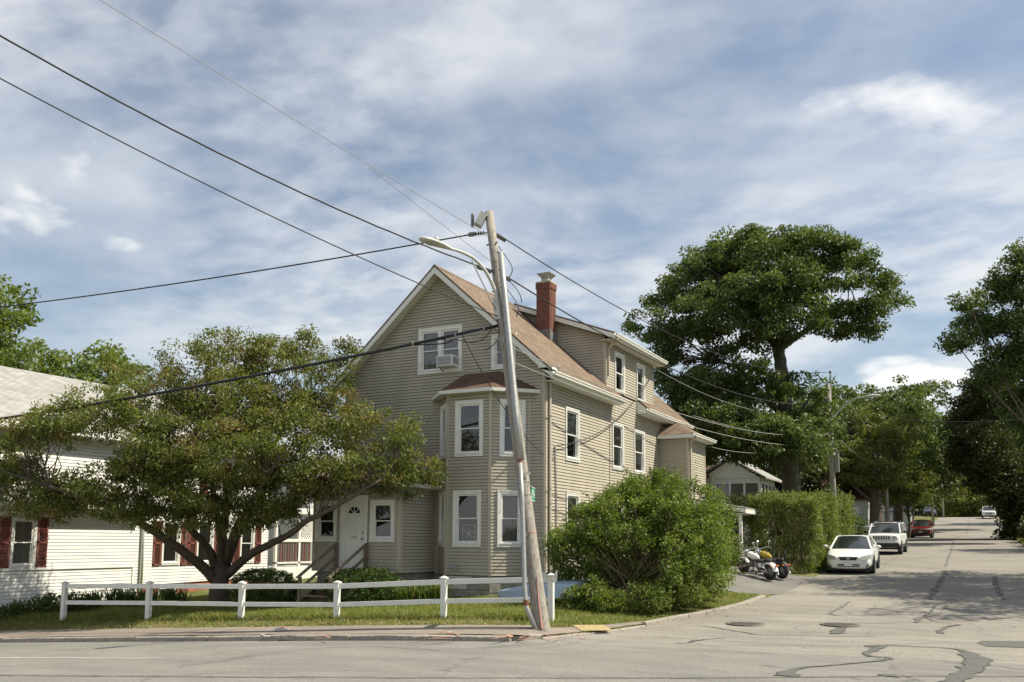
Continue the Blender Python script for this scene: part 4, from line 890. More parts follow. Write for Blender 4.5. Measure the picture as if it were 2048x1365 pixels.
# rear porch roof on a white post
pr_ = MB(); pr_.prism([(-10.6, 35.9, 3.75), (-8.25, 35.9, 3.32), (-8.25, 39.2, 3.32), (-10.6, 39.2, 3.75)], (0, 0, -.05), (0, 0, 0)); porch = pr_.build('porch_roof', 'shingle_grey', house)
pf = MB(); pf.prism([(-10.6, 35.9, 3.69), (-8.25, 35.9, 3.26), (-8.25, 35.9, 3.12), (-10.6, 35.9, 3.5)], (0, 0, 0), (0, .03, 0)); pf.box((-8.28, 35.93, 3.1), (-8.252, 39.2, 3.262)); pf.box((-10.6, 35.95, 3.08), (-8.3, 39.1, 3.1)); pf.build('fascia', 'fascia_white', porch)
for y in (36.15, 38.9): MB().box((-8.6, y, .5), (-8.48, y + .12, 3.1)).build('porch_post', 'vinyl_white', house)

for (pn, mt_), q in REST.items(): q.build('siding_strips', mt_, house)['kind'] = 'stuff'
# things in and at the windows
ac = thing('air_conditioner', 'white air conditioner jutting from the gable window sill', 'air conditioner', (-15.3, 24.8, 7.62))
mb = MB(); mb.box((-15.62, 24.6, 7.62), (-15.02, 25.02, 7.98)); mb.build('case', 'vinyl_white', ac, bevel=.012)
mb = MB()
for k in range(8): mb.box((-15.58, 24.585, 7.66 + k * .037), (-15.06, 24.6, 7.685 + k * .037))
mb.build('grille', 'galv_dull', ac)
mb = MB()
for k in range(5): mb.box((-15.018, 24.66 + k * .06, 7.7), (-15.008, 24.69 + k * .06, 7.92))
mb.build('louver', 'galv_dull', ac); MB().bar((-15.55, 24.66, 7.61), (-15.55, 24.97, 7.5), .03, .02).build('bracket', 'iron', ac)
fan = thing('box_fan', 'square box fan standing in the lower bay window', 'fan', (-14.13, 24.29, 1.95)); mb = MB()
fy = 24.265; fx0, fx1, fz0, fz1 = -14.36, -13.88, 1.94, 2.46
for (a, b, c, d) in ((fx0, fx1, fz0, fz0 + .03), (fx0, fx1, fz1 - .03, fz1), (fx0, fx0 + .03, fz0 + .03, fz1 - .03), (fx1 - .03, fx1, fz0 + .03, fz1 - .03)): mb.box((a, fy - .02, c), (b, fy + .035, d))
mb.build('housing', 'vinyl_white', fan, bevel=.01); mb = MB(); fc = Vector(((fx0 + fx1) / 2, fy + .01, (fz0 + fz1) / 2))
for k in range(5):
    a = 2 * PI * k / 5 + .3; d = Vector((math.cos(a), 0, math.sin(a))); e_ = Vector((-math.sin(a), .25, math.cos(a))); mb.quad(fc + d * .05 - e_ * .03, fc + d * .2 - e_ * .08, fc + d * .2 + e_ * .08, fc + d * .05 + e_ * .03)
mb.build('blade', 'curtain_grey', fan); MB().lathe(fc + Vector((0, .0, 0)), (0, -1, 0), [(.05, 0), (.05, .02), (.03, .03)], 16).build('hub', 'vinyl_white', fan)
# ------------------------------------------------------------------ entrance steps with wooden handrails
st = thing('entry_steps', 'weathered wooden steps with slanting handrails up to the white front door', 'steps', (-17.6, 22, .2))
SX0, SX1 = -18.15, -17.0
for k in range(5):
    y1 = 22.93 - k * .34; zt = 1.06 - k * .185; MB().box((SX0, y1 - .36, zt - .04), (SX1, y1 - .0, zt)).build('tread', 'wood_old', st)
    MB().box((SX0 + .04, y1 - .03, zt - .2), (SX1 - .04, y1 - .005, zt - .045)).build('riser', 'wood_old', st)
for x in (SX0, SX1):
    MB().bar((x, 22.9, .9), (x, 21.15, .0), .05, .22).build('stringer', 'wood_old', st)
    MB().box((x - .045, 22.82, .2), (x + .045, 22.91, 1.83)).build('newel', 'wood_old', st); MB().box((x - .045, 21.15, .05), (x + .045, 21.24, .86)).build('newel', 'wood_old', st)
    MB().bar((x, 22.92, 1.85), (x, 21.08, .84), .1, .05).build('handrail', 'wood_old', st); MB().bar((x, 22.9, 1.45), (x, 21.15, .47), .04, .08).build('lower_rail', 'wood_old', st)

# ------------------------------------------------------------------ white house on the left
WX = -27.5
wh = thing('white_house', 'white clapboard house with red shutters behind the spreading tree', 'house', (-31, 24, -.3))
w_w = Wall((WX, 12.5), (WX, 30.0)); uw = lambda y: y - 12.5
def shutter(parent, w, u0, u1, z0, z1):
    mb = MB(); up = (0, 0, 1); zm = (z0 + z1) / 2
    for (a, b, c, d) in ((u0, u1, z0, z0 + .06), (u0, u1, z1 - .06, z1), (u0, u1, zm - .03, zm + .03), (u0, u0 + .05, z0, z1), (u1 - .05, u1, z0, z1)): mb.obox(w.p((a + b) / 2, (c + d) / 2, .04), w.u, w.n, up, (b - a) / 2, .018, (d - c) / 2)
    n = int((z1 - z0) / .045)
    for k in range(n): mb.obox(w.p((u0 + u1) / 2, z0 + (k + .5) * (z1 - z0) / n, .035), w.u, (w.n + Vector((0, 0, -.8))).normalized(), (w.n * .8 + Vector((0, 0, 1))).normalized(), (u1 - u0) / 2 - .04, .004, .022)
    return mb.build('shutter', 'shutter_red', parent)
wins = [(18.25, 19.1, 1.02, 2.62), (24.25, 25.1, .98, 2.6), (25.95, 26.8, .98, 2.6), (28.3, 29.1, .98, 2.6), (23.9, 24.75, 3.75, 5.05), (14.5, 15.4, 1.02, 2.62), (26.4, 27.2, 3.75, 5.05)]
for (y0, y1, z0, z1) in wins:
    window(wh, w_w, uw(y0), uw(y1), z0, z1, 'curtain_light', tw=.07); sw = .36 if y0 != 24.25 else .36
    for a, b in ((y0 - .05 - sw, y0 - .05), (y1 + .05, y1 + .05 + sw)):
        w_w.hole(uw(a) + .02, uw(b) - .02, z0 + .02, z1 - .02); shutter(wh, w_w, uw(a), uw(b), z0 - .02, z1 + .03)
MB().box((WX - 7.4, 12.6, -1.4), (WX - .15, 29.9, 5.5)).build('wall', 'siding_white', wh)
siding(wh, w_w, -1.2, 5.55, 'siding_white', lambda z: (0, uw(23.25)) if z < .28 else (0, w_w.len), course=.112, lip=.022)
w_end = Wall((WX - 7.5, 12.5), (WX, 12.5)); siding(wh, w_end, -1.4, 5.55, 'siding_white', course=.112, rows=6)
w_bk = Wall((WX, 30.0), (WX - 7.5, 30.0)); siding(wh, w_bk, .28, 5.55, 'siding_white', course=.112, rows=6)
MB().box((WX - 7.3, 23.3, -.9), (WX - .04, 29.95, .28)).build('foundation', 'red_foundation', wh)
for (a, b) in ((24.2, 25.0), (27.6, 28.4)):
    mb = MB(); mb.box((WX - .04, a, -.22), (WX + .0, b, .12)); o = mb.build('cellar_window', 'vinyl_white', wh); MB().box((WX, a + .05, -.18), (WX + .006, b - .05, .08)).build('pane', 'car_glass', o)
# belt board and pipe
MB().box((WX + .01, 12.5, .93), (WX + .06, 23.0, 1.0)).build('belt_board', 'siding_white', wh); MB().box((WX + .01, 22.95, .2), (WX + .05, 23.02, .93)).build('belt_board', 'siding_white', wh)
MB().tube([(WX + .1, 23.3, 5.3), (WX + .1, 23.3, -.1)], .06, 10).build('downspout', 'vinyl_white', wh, smooth=True)
# lower pent roof over the near part, upper eave, hip roof
pr2 = MB(); pr2.prism([(WX, 12.2, 3.62), (WX + .42, 12.2, 3.1), (WX + .42, 23.2, 3.1), (WX, 23.2, 3.62)], (0, 0, -.05), (0, 0, 0)); pent = pr2.build('pent_roof', 'shingle_grey', wh)
q = MB(); q.box((WX + .39, 12.2, 2.95), (WX + .425, 23.2, 3.06)); q.box((WX + .03, 12.2, 2.93), (WX + .39, 23.2, 2.95)); q.build('fascia', 'siding_white', pent); gutter(pent, (WX + .425, 12.2, 3.08), (WX + .425, 23.2, 3.08))
ex = WX + .5; hx = WX - 3.75
rp = MB(); rp.add([(ex, 12.0, 5.68), (ex, 30.5, 5.68), (hx, 26.2, 8.15), (hx, 16.3, 8.15)], [(0, 1, 2, 3)]); rp.add([(WX - 8, 12.0, 5.68), (ex, 12.0, 5.68), (hx, 16.3, 8.15)], [(0, 1, 2)]); rp.add([(ex, 30.5, 5.68), (WX - 8, 30.5, 5.68), (hx, 26.2, 8.15)], [(0, 1, 2)]); rp.add([(WX - 8, 30.5, 5.68), (WX - 8, 12.0, 5.68), (hx, 16.3, 8.15), (hx, 26.2, 8.15)], [(0, 1, 2, 3)])
wr = rp.build('roof', 'shingle_grey', wh)
q = MB(); q.box((ex - .03, 12.0, 5.42), (ex, 30.5, 5.66)); q.box((WX + .02, 12.0, 5.40), (ex - .03, 30.5, 5.42)); q.box((WX - 8, 30.47, 5.42), (ex - .03, 30.5, 5.66)); q.box((WX - 8, 12.0, 5.42), (ex - .03, 12.03, 5.66)); q.build('fascia', 'siding_white', wr)
# side porch with lattice and balusters at its far end
pch = MB(); pch.box((WX - 1.5, 30.02, -.2), (WX + .35, 33.2, .75)); pch.build('porch_base', 'siding_white', wh)
for i in range(3): MB().box((WX + .2, 30.1 + i * 1.5, .75), (WX + .32, 30.22 + i * 1.5, 3.1)).build('porch_post', 'vinyl_white', wh)
MB().box((WX + .18, 30.1, 1.85), (WX + .34, 33.2, 1.98)).build('porch_rail', 'vinyl_white', wh); MB().box((WX + .2, 30.1, .9), (WX + .32, 33.2, .97)).build('porch_rail', 'vinyl_white', wh)
for i in range(14): MB().box((WX + .24, 30.3 + i * .16, .97), (WX + .28, 30.345 + i * .16, 1.85)).build('baluster', 'shutter_red' if i % 3 else 'wood_old', wh)
lt = MB()
for i in range(24):
    for sgn in (1, -1):
        a = Vector((WX + .26 + sgn * .006, 31.6 + i * .14 - .8, 1.98)); b = a + Vector((0, sgn * .8, .8)); 
        lo, hi = 31.75, 33.1; 
        if sgn < 0: a, b = a + Vector((0, .8, 0)), b + Vector((0, .8, 0))
        ts = [t for t in np.linspace(0, 1, 9) if lo <= a.y + (b.y - a.y) * t <= hi]
        if len(ts) > 1: lt.bar(a.lerp(b, ts[0]), a.lerp(b, ts[-1]), .03, .01, up=(1, 0, 0))
lt.build('lattice', 'vinyl_white', wh); MB().box((WX - 1.6, 30.0, 3.1), (WX + .5, 33.4, 3.35)).build('porch_roof', 'siding_white', wh)

# pale grey house between the white house and the tan house
gh = thing('grey_house', 'pale grey sided house showing between the white and tan houses', 'house', (-27, 38, 0))
wg = Wall((-36.5, 35.0), (-29.3, 35.0)); siding(gh, wg, .2, 6.4, 'siding_grey', lambda z: (0, wg.len) if z < 3.4 else ((z - 3.4) * 1.1, wg.len - (z - 3.4) * 1.1) if wg.len > 2.2 * (z - 3.4) else (0, 0), course=.13)
wg2 = Wall((-29.3, 35.0), (-29.3, 42)); siding(gh, wg2, .2, 3.4, 'siding_grey', course=.13, rows=4); post(gh, wg, wg.len - .05, .2, 3.4, 'vinyl_white', .1)
MB().prism([(-36.4, 35.1, 0), (-29.4, 35.1, 0), (-29.4, 35.1, 3.4), (-32.9, 35.1, 6.3), (-36.4, 35.1, 3.4)], (0, 0, 0), (0, 7, 0)).build('wall', 'siding_grey', gh)
rp = MB(); rp.prism([(-28.8, 34.6, 3.2), (-32.9, 34.6, 6.7), (-37, 34.6, 3.2), (-37, 34.6, 3.0), (-32.9, 34.6, 6.5), (-28.8, 34.6, 3.0)], (0, 0, 0), (0, 7.8, 0)); rp.build('roof', 'shingle_grey', gh)

# ------------------------------------------------------------------ white two-rail fence along the lawn
fence = thing('rail_fence', 'low white vinyl fence of two rails along the lawn edge', 'fence', (-17, 18.9, 0))
FP = [(-24.4, 18.0), (-21.25, 18.38), (-18.1, 18.78), (-15.1, 19.12), (-12.05, 19.5), (-9.25, 19.85)]
FZ = [-.3, -.22, -.16, -.08, .1, .22]
for (x, y), z in zip(FP, FZ):
    p = MB(); p.obox((x, y, z + .37), (TX, TY, 0), (-TY, TX, 0), (0, 0, 1), .065, .065, .55); po = p.build('post', 'vinyl_white', fence)
    c = MB(); c.obox((x, y, z + .935), (TX, TY, 0), (-TY, TX, 0), (0, 0, 1), .088, .088, .016); t_ = Vector((TX, TY, 0)) * .08; n_ = Vector((-TY, TX, 0)) * .08; b0 = Vector((x, y, z + .95))
    c.add([b0 - t_ - n_, b0 + t_ - n_, b0 + t_ + n_, b0 - t_ + n_, b0 + Vector((0, 0, .045))], [(0, 1, 4), (1, 2, 4), (2, 3, 4), (3, 0, 4)]); c.build('post_cap', 'vinyl_white', po)
for i in range(5):
    for h in (.36, .84):
        a = Vector((*FP[i], FZ[i] + h)); b = Vector((*FP[i + 1], FZ[i + 1] + h)); d = (b - a).normalized(); MB().bar(a + d * .06, b - d * .06, .04, .13 if h > .5 else .12).build('rail', 'vinyl_white', fence, bevel=.006)
# ------------------------------------------------------------------ foliage
def leaf_mesh(name, C, size, mat, parent=None, seed=0, out_dir=None, droop=.35, wid=.5, fold=.25, rnd=None, jit=.35):
    r = np.random.default_rng(seed); n = len(C)
    d = r.normal(size=(n, 3))
    if out_dir is not None: d = d * .75 + out_dir
    d[:, 2] -= droop; d /= np.linalg.norm(d, axis=1)[:, None] + 1e-9
    a = r.normal(size=(n, 3)) * .75; a[:, 2] += 1.0; s_ = np.cross(d, a); s_ /= np.linalg.norm(s_, axis=1)[:, None] + 1e-9
    nn = np.cross(s_, d); L_ = (size * r.uniform(1 - jit, 1 + jit, n))[:, None]; Wd = L_ * wid * .5
    base = C - d * L_ * .5; tip = C + d * L_ * .5; mid = C + d * L_ * -.05
    lft = mid + s_ * Wd + nn * L_ * fold * .3; rgt = mid - s_ * Wd + nn * L_ * fold * .3
    V = np.stack([base, rgt, tip, lft], 1).reshape(-1, 3).astype(np.float32)
    me = bpy.data.meshes.new(name); me.vertices.add(4 * n); me.vertices.foreach_set('co', V.ravel())
    me.loops.add(4 * n); me.loops.foreach_set('vertex_index', np.arange(4 * n, dtype=np.int32))
    me.polygons.add(n); me.polygons.foreach_set('loop_start', np.arange(0, 4 * n, 4, dtype=np.int32)); me.polygons.foreach_set('loop_total', np.full(n, 4, np.int32))
    me.update(calc_edges=True); at = me.attributes.new('rnd', 'FLOAT', 'FACE')
    at.data.foreach_set('value', (r.uniform(0, 1, n) if rnd is None else np.clip(rnd + r.normal(0, .16, n), 0, 1)).astype(np.float32))
    me.materials.append(MATS[mat]); o = bpy.data.objects.new(name, me); COL.objects.link(o)
    if parent is not None: o.parent = parent; o.matrix_parent_inverse = Matrix.Translation(-parent_loc(parent))
    return o
def lumpy(r, k=5):
    A = r.normal(size=(k, 3)); A /= np.linalg.norm(A, axis=1)[:, None]; w = r.uniform(.08, .2, k)
    return lambda D: 1 + (np.clip(D @ A.T, 0, 1) ** 3 * w).sum(1) - .1
def clusters(blobs, n_cl, r, shell=.5):
    """blobs: (x, y, z, rx, ry, rz) in world metres -> cluster centres and outward directions"""
    vol = np.array([max(b[3] * b[4], b[3] * b[5]) for b in blobs]); pk = r.choice(len(blobs), n_cl, p=vol / vol.sum()); P = np.zeros((n_cl, 3)); D = np.zeros((n_cl, 3))
    for i, b in enumerate(blobs):
        m_ = pk == i; k = m_.sum()
        if not k: continue
        d = r.normal(size=(k, 3)); d /= np.linalg.norm(d, axis=1)[:, None]; rad = (shell + (1 - shell) * r.uniform(0, 1, k) ** .6) * np.minimum(lumpy(r)(d), 1.04)
        P[m_] = np.array(b[:3]) + d * np.array(b[3:6]) * rad[:, None]; D[m_] = d
    return P, D
def spread(P, D, per, cl_r, r, flat=.6):
    n = len(P); g_ = r.normal(size=(n * per, 3)); g_ /= np.linalg.norm(g_, axis=1)[:, None]; g_ *= (r.uniform(0, 1, (n * per, 1)) ** .42) * np.repeat(r.uniform(.65, 1.25, (n, 1)), per, 0)
    C = np.repeat(P, per, 0) + g_ * np.array([cl_r, cl_r, cl_r * flat]) * 1.75; cr = np.repeat(r.uniform(0, 1, n), per)
    return C, np.repeat(D, per, 0), cr
def limb(mb, pts, r0, r1, n=8, wob=.0, r=None, sub=4):
    pts = [Vector(p) for p in pts]; fine = []
    for i in range(len(pts) - 1):
        p0, p1, p2, p3 = pts[max(i - 1, 0)], pts[i], pts[i + 1], pts[min(i + 2, len(pts) - 1)]
        for k in range(sub):
            t = k / sub; fine.append(.5 * ((2 * p1) + (p2 - p0) * t + (2 * p0 - 5 * p1 + 4 * p2 - p3) * t * t + (3 * p1 - p0 - 3 * p2 + p3) * t ** 3))
    fine.append(pts[-1])
    if wob: fine = [p + Vector((random.uniform(-wob, wob), random.uniform(-wob, wob), random.uniform(-wob, wob))) for p in fine]
    m_ = len(fine); mb.tube(fine, [r0 + (r1 - r0) * (i / (m_ - 1)) ** .8 for i in range(m_)], n); return fine
def twigs(mb, fine_list, P, r, n, r0=.03):
    """thin branches from points on the limbs to leaf clusters"""
    A = np.array([tuple(p) for f in fine_list for p in f[len(f) // 3:]])
    for i in r.choice(len(P), min(n, len(P)), replace=False):
        d = np.linalg.norm(A - P[i], axis=1); j = np.argsort(d)[r.integers(0, 3)]; a, b = Vector(A[j]), Vector(P[i]); m_ = (a + b) / 2 + Vector(r.normal(size=3) * .12 * (b - a).length); m_.z += .08 * (b - a).length
        mb.tube([a, m_, b], [r0, r0 * .6, r0 * .25], 5, cap=False)
def tree(name, label, base, trunk, limbs, blobs, n_cl, per, cl_r, leaf, mat, bark, r_trunk, seed=1, group=None, ntw=120, droop=.35, wid=.5, shell=.5, cat='tree', limb_r=.12, sinkz=.3, flare=1.35):
    r = np.random.default_rng(seed); random.seed(seed); t = thing(name, label, cat, base, group)
    if per < 30: n_cl, per, cl_r = int(n_cl * .36), int(per * 3.2), cl_r * 1.25
    mb = MB(); fl_ = []
    tp = [Vector(p) for p in trunk]
    f_ = limb(mb, [tp[0] - Vector((0, 0, sinkz))] + tp, r_trunk * flare, r_trunk * .62, 14, wob=r_trunk * .05); fl_.append(f_)
    for (pts, ra) in limbs: fl_.append(limb(mb, pts, ra, ra * .22, 9, wob=ra * .18))
    P, D = clusters(blobs, n_cl, r, shell); twigs(mb, fl_, P, r, ntw, limb_r * .25)
    mb.build('trunk', bark, t, smooth=True)
    C, DD, cr = spread(P, D, per, cl_r, r); leaf_mesh('crown', C, leaf, mat, t, seed, DD * .5, droop, wid, rnd=cr)
    return t
def wb(base, lst, ry=None): return [(base[0] + b[0], base[1] + b[1], b[2], b[3], (ry or b[3]), b[4]) for b in lst]

CRAB = [(-4.46, -5.05, 4.17, 1.57, 1.24), (-3.69, -4.49, 3.7, 1.24, 0.7), (-1.93, -4.69, 5.31, 1.32, 0.74), (-0.96, -4.18, 5.54, 1.57, 0.91), (-2.72, -5.1, 5.23, 0.83, 0.7), (-0.86, -2.41, 6.39, 1.74, 1.24), (0.4, -1.59, 6.98, 1.57, 1.24), (0.97, -0.69, 7.74, 1.32, 0.91), (1.79, 0.51, 7.64, 1.57, 1.03), (3.82, 0.49, 6.98, 1.08, 1.16), (4.24, -0.21, 5.73, 1.66, 1.24), (6.1, 0.37, 5.01, 1.32, 1.09), (7.2, 0.8, 4.31, 0.73, 0.86), (0.87, -2.88, 4.84, 1.57, 1.08), (1.02, -0.19, 5.84, 1.82, 1.24), (1.64, -1.71, 6.09, 1.57, 0.99), (3.97, -1.12, 4.8, 1.74, 1.24), (-1.08, -3.43, 3.66, 1.66, 0.7), (1.69, -2.31, 3.43, 1.74, 0.79), (3.15, -0.78, 3.33, 1.32, 0.7), (5.93, 0.14, 4.0, 1.32, 0.66), (-2.59, -3.91, 3.36, 1.32, 0.46), (-0.41, -2.01, 3.1, 1.16, 0.56), (2.81, -2.17, 4.3, 1.9, 1.16), (0.64, -1.93, 5.49, 1.57, 1.16), (4.32, 0.76, 7.84, 0.5, 0.56), (2.36, 0.81, 8.4, 0.83, 0.56), (1.43, -0.29, 8.19, 0.74, 0.56), (0.58, -1.19, 8.18, 0.63, 0.5), (5.38, -0.61, 3.89, 1.16, 0.83), (-0.62, -2.28, 4.1, 1.41, 0.74), (1.9, 0.57, 4.23, 1.49, 0.83), (2.15, 1.16, 6.11, 1.32, 0.83), (1.54, -1.62, 2.71, 1.66, 0.6), (0.15, -2.48, 2.62, 1.08, 0.5), (2.7, -0.7, 2.72, 1.08, 0.53), (4.36, -0.6, 3.39, 0.91, 0.53), (6.74, 0.56, 3.7, 0.76, 0.7), (-0.72, -3.24, 2.95, 1.08, 0.46), (-2.97, -4.11, 2.94, 1.24, 0.43), (7.64, 0.95, 4.08, 0.36, 0.56)]
cl_ = [([(-22.33, 21.97, 0.64), (-22.43, 21.24, 1.22), (-22.6, 20.25, 1.86), (-22.97, 19.38, 2.47), (-23.36, 18.5, 2.9), (-23.9, 17.77, 3.25), (-24.92, 17.01, 3.68)], 0.2),
       ([(-22.26, 22.01, 0.8), (-22.47, 21.68, 1.7), (-22.69, 21.22, 2.26), (-22.55, 20.73, 3.21), (-22.69, 19.98, 4.28), (-23.23, 19.25, 5.17), (-23.88, 18.46, 5.74)], 0.17),
       ([(-22.12, 22.08, 0.8), (-22.19, 22.04, 1.94), (-22.17, 22.17, 3.26), (-22.05, 22.34, 4.27), (-21.79, 22.7, 5.3), (-21.31, 22.84, 6.65)], 0.2),
       ([(-22.0, 22.14, 0.8), (-20.8, 21.87, 1.47), (-19.27, 21.53, 1.99), (-17.81, 21.17, 2.56), (-16.65, 21.1, 2.99), (-15.5, 21.47, 3.71)], 0.17),
       ([(-22.08, 22.1, 0.97), (-21.98, 22.6, 2.28), (-21.35, 22.82, 3.28), (-20.6, 22.42, 4.39), (-19.99, 22.06, 5.15), (-18.57, 21.9, 6.34)], 0.14),
       ([(-22.2, 22.04, 0.97), (-21.38, 21.11, 2.26), (-20.58, 19.95, 3.45), (-20.34, 19.17, 4.58), (-20.58, 19.5, 6.13)], 0.14),
       ([(-22.09, 22.1, 1.13), (-20.74, 21.11, 2.26), (-19.15, 20.25, 3.28), (-17.97, 19.96, 4.26)], 0.12)]
tree('crabapple_tree', 'spreading crabapple tree with bronze-tinged leaves in front of the white house', (-22.2, 22.0, 0), [(-22.2, 22.0, -.02), (-22.2, 22.02, .5), (-22.17, 22.03, 1.15)], cl_, wb((-22.2, 22.0), CRAB), 1900, 84, .23, .112, 'leaf_crab', 'bark', .36, 11, ntw=420, droop=.55, wid=.40, shell=.35, limb_r=.1)

OAK = [(-0.19, -0.1, 16.82, 3.47, 2.13), (-3.92, 0.43, 17.18, 2.4, 2.0), (-4.77, -2.56, 15.2, 1.87, 1.87), (-7.01, -1.19, 14.23, 1.6, 1.47), (2.85, 0.35, 15.98, 2.53, 2.27), (4.41, 1.79, 14.77, 1.33, 2.0), (-1.98, 0.75, 18.3, 2.4, 1.2), (1.38, 0.14, 17.79, 2.13, 1.2), (3.11, 1.83, 14.09, 2.13, 1.07), (-1.63, -2.58, 13.4, 2.93, 1.87), (-4.73, -1.1, 12.86, 2.4, 1.6), (-6.61, -2.29, 12.61, 1.33, 1.07), (0.14, -2.25, 13.7, 2.67, 1.2), (-3.47, -2.84, 9.97, 2.67, 1.6), (-5.81, -1.47, 9.78, 2.4, 1.87), (-1.2, -3.52, 10.22, 2.2, 1.3), (-2.49, -4.75, 7.57, 2.67, 1.47), (-0.6, -4.33, 7.02, 2.4, 1.3), (1.25, -0.55, 9.44, 1.33, 1.6), (1.08, -2.89, 7.09, 1.87, 1.4), (-1.63, -4.3, 6.9, 2.4, .9), (-3.95, -3.26, 7.0, 1.87, 1.0), (1.5, 0.71, 7.43, 1.07, 1.6), (-4.69, -2.51, 7.66, 2.13, 1.33), (-6.15, -2.14, 11.39, 1.87, 1.07)]
OAK += [(-4.44, -2.38, 16.35, 1.6, 1.47), (-5.37, -3.99, 14.4, 1.33, 1.47), (-2.84, -1.55, 17.49, 1.6, 1.12), (3.98, 3.13, 17.14, 1.33, 1.33), (5.04, 3.68, 15.71, 0.8, 1.2), (1.81, 0.87, 18.29, 1.6, 0.91), (-6.45, -4.55, 13.43, 0.93, 1.07), (-1.11, -0.65, 18.49, 1.6, 0.8), (1.12, -1.74, 15.65, 2.13, 1.33), (-1.11, -3.46, 14.96, 2.13, 1.33), (-2.96, -4.43, 13.88, 1.87, 1.33)]
ol = [([(-9.38, 49.23, 12.4), (-9.98, 48.92, 13.44), (-10.68, 48.56, 14.83), (-11.62, 48.06, 16.22)], .26), ([(-9.38, 49.23, 12.4), (-9.13, 49.36, 14.0), (-8.84, 49.51, 15.68), (-8.68, 49.6, 17.37)], .26), ([(-9.38, 49.23, 12.4), (-8.3, 49.79, 13.17), (-6.83, 50.56, 14.02), (-5.36, 51.32, 14.59)], .24),
      ([(-8.99, 49.43, 6.5), (-9.37, 49.24, 8.78), (-10.3, 48.75, 9.86), (-11.23, 48.27, 11.22), (-12.67, 47.52, 11.76)], .26), ([(-8.97, 49.45, 5.4), (-9.79, 49.02, 6.34), (-10.84, 48.47, 6.87), (-12.02, 47.86, 7.4)], .22), ([(-9.04, 49.41, 7.3), (-8.42, 49.73, 8.78), (-7.91, 50.0, 9.88)], .18), ([(-8.98, 49.44, 5.2), (-8.25, 49.82, 6.22), (-7.63, 50.14, 6.89)], .16)]
tree('oak_tree', 'tall broad oak tree with a bare fork of trunk rising behind the tan house', (-9, 49.5, 1.5), [(-8.95, 49.46, 1.5), (-8.95, 49.46, 3.94), (-8.94, 49.46, 5.27), (-8.99, 49.43, 6.88), (-9.09, 49.38, 8.51), (-9.15, 49.35, 10.14), (-9.3, 49.27, 11.79), (-9.38, 49.23, 12.61)], ol, wb((-9.0, 49.5), OAK), 1080, 125, .37, .2, 'leaf_oak', 'bark_grey', .47, 23, ntw=300, droop=.3, wid=.5, shell=.4, limb_r=.16)

def simple_tree(name, label, base, h, crown, n_cl, per, cl_r, leaf, mat, seed, r_trunk=.25, group=None, bark='bark', trunk_h=None, **kw):
    """crown: list of blobs relative to base (dx, dy, z, rx, ry, rz)"""
    bl = [(base[0] + b[0], base[1] + b[1], base[2] + b[2], b[3], b[4], b[5]) for b in crown]; th = trunk_h or h * .55
    r = np.random.default_rng(seed + 99); lm = []
    for b in bl: a = Vector((base[0], base[1], base[2] + th * r.uniform(.5, .95))); e_ = Vector(b[:3]); m_ = (a + e_) / 2 + Vector((0, 0, -.08 * (e_ - a).length)); lm.append(([a, m_, e_], r_trunk * .4))
    return tree(name, label, base, [base, (base[0] + .1, base[1], base[2] + th * .5), (base[0], base[1] + .1, base[2] + th)], lm, bl, n_cl, per, cl_r, leaf, mat, bark, r_trunk, seed, group, ntw=kw.pop('ntw', 60), **kw)
def dome(h0, h1, R, n, r, squash=1.0):
    out_ = [(0, 0, (h0 + h1) / 2, R * .7, R * .7, (h1 - h0) / 2 * .8)]
    for i in range(n):
        a = 2 * PI * i / n + r.uniform(-.3, .3); t = r.uniform(.1, .95); z = h0 + (h1 - h0) * t; rad = R * .68 * math.sin(PI * min(.95, .18 + .72 * (1 - t)) * .9 + .15); s_ = R * r.uniform(.38, .55)
        out_.append((math.cos(a) * rad, math.sin(a) * rad, z, s_, s_, s_ * .75 * squash))
    return out_
rr = np.random.default_rng(5)
BGT = 'trees beyond the houses'
simple_tree('maple_tree', 'bright green tall tree at the far left beyond the white roof', (-61.5, 35.5, 0), 17, dome(4, 19.6, 5.4, 15, rr), 1100, 22, .42, .34, 'leaf_lime', 31, .4, BGT)
simple_tree('loose_tree', 'looser yellow-green tree showing just over the white house roof', (-54.5, 39.5, 0), 12, dome(3, 13.6, 6.2, 16, rr), 1000, 22, .42, .32, 'leaf_lime', 32, .3, BGT)
simple_tree('garden_tree', 'green garden tree glimpsed between the white house and the tan house', (-33, 52, 1), 9, dome(2.5, 9.0, 3.8, 10, rr), 520, 20, .36, .26, 'leaf_maple', 33, .25, BGT)
simple_tree('broadleaf_tree', 'dark broad tree right of the second street lamp', (-9.2, 84, 2.0), 14, dome(3.5, 15.2, 6.0, 16, rr), 1250, 24, .42, .32, 'leaf_oak', 34, .55, BGT)
simple_tree('broadleaf_tree', 'second dark broad tree farther up beside the lamp-lit slope', (-7.5, 98, 2.4), 15, dome(4.5, 16.6, 6.6, 15, rr), 1000, 24, .46, .36, 'leaf_oak', 35, .5, BGT)
simple_tree('street_tree', 'pale-leaved street tree leaning over the white sport utility car', (-6.9, 70.5, 1.95), 9, dome(4.0, 9.4, 3.4, 11, rr) + [(-2.6, -1.5, 6.2, 2.2, 2.2, 1.1)], 620, 22, .34, .24, 'leaf_maple', 36, .5, BGT, trunk_h=5.2)
simple_tree('young_maple', 'small young tree shading the red car up the street', (-5.9, 89, 2.35), 5.5, dome(2.6, 6.6, 2.3, 9, rr), 380, 20, .26, .2, 'leaf_maple', 37, .12, BGT)
simple_tree('hill_tree', 'dark tree on the left verge near the top of the hill', (-7.5, 118, 3.6), 13, dome(3, 13.5, 5.2, 12, rr), 620, 20, .45, .38, 'leaf_oak', 38, .35, BGT)
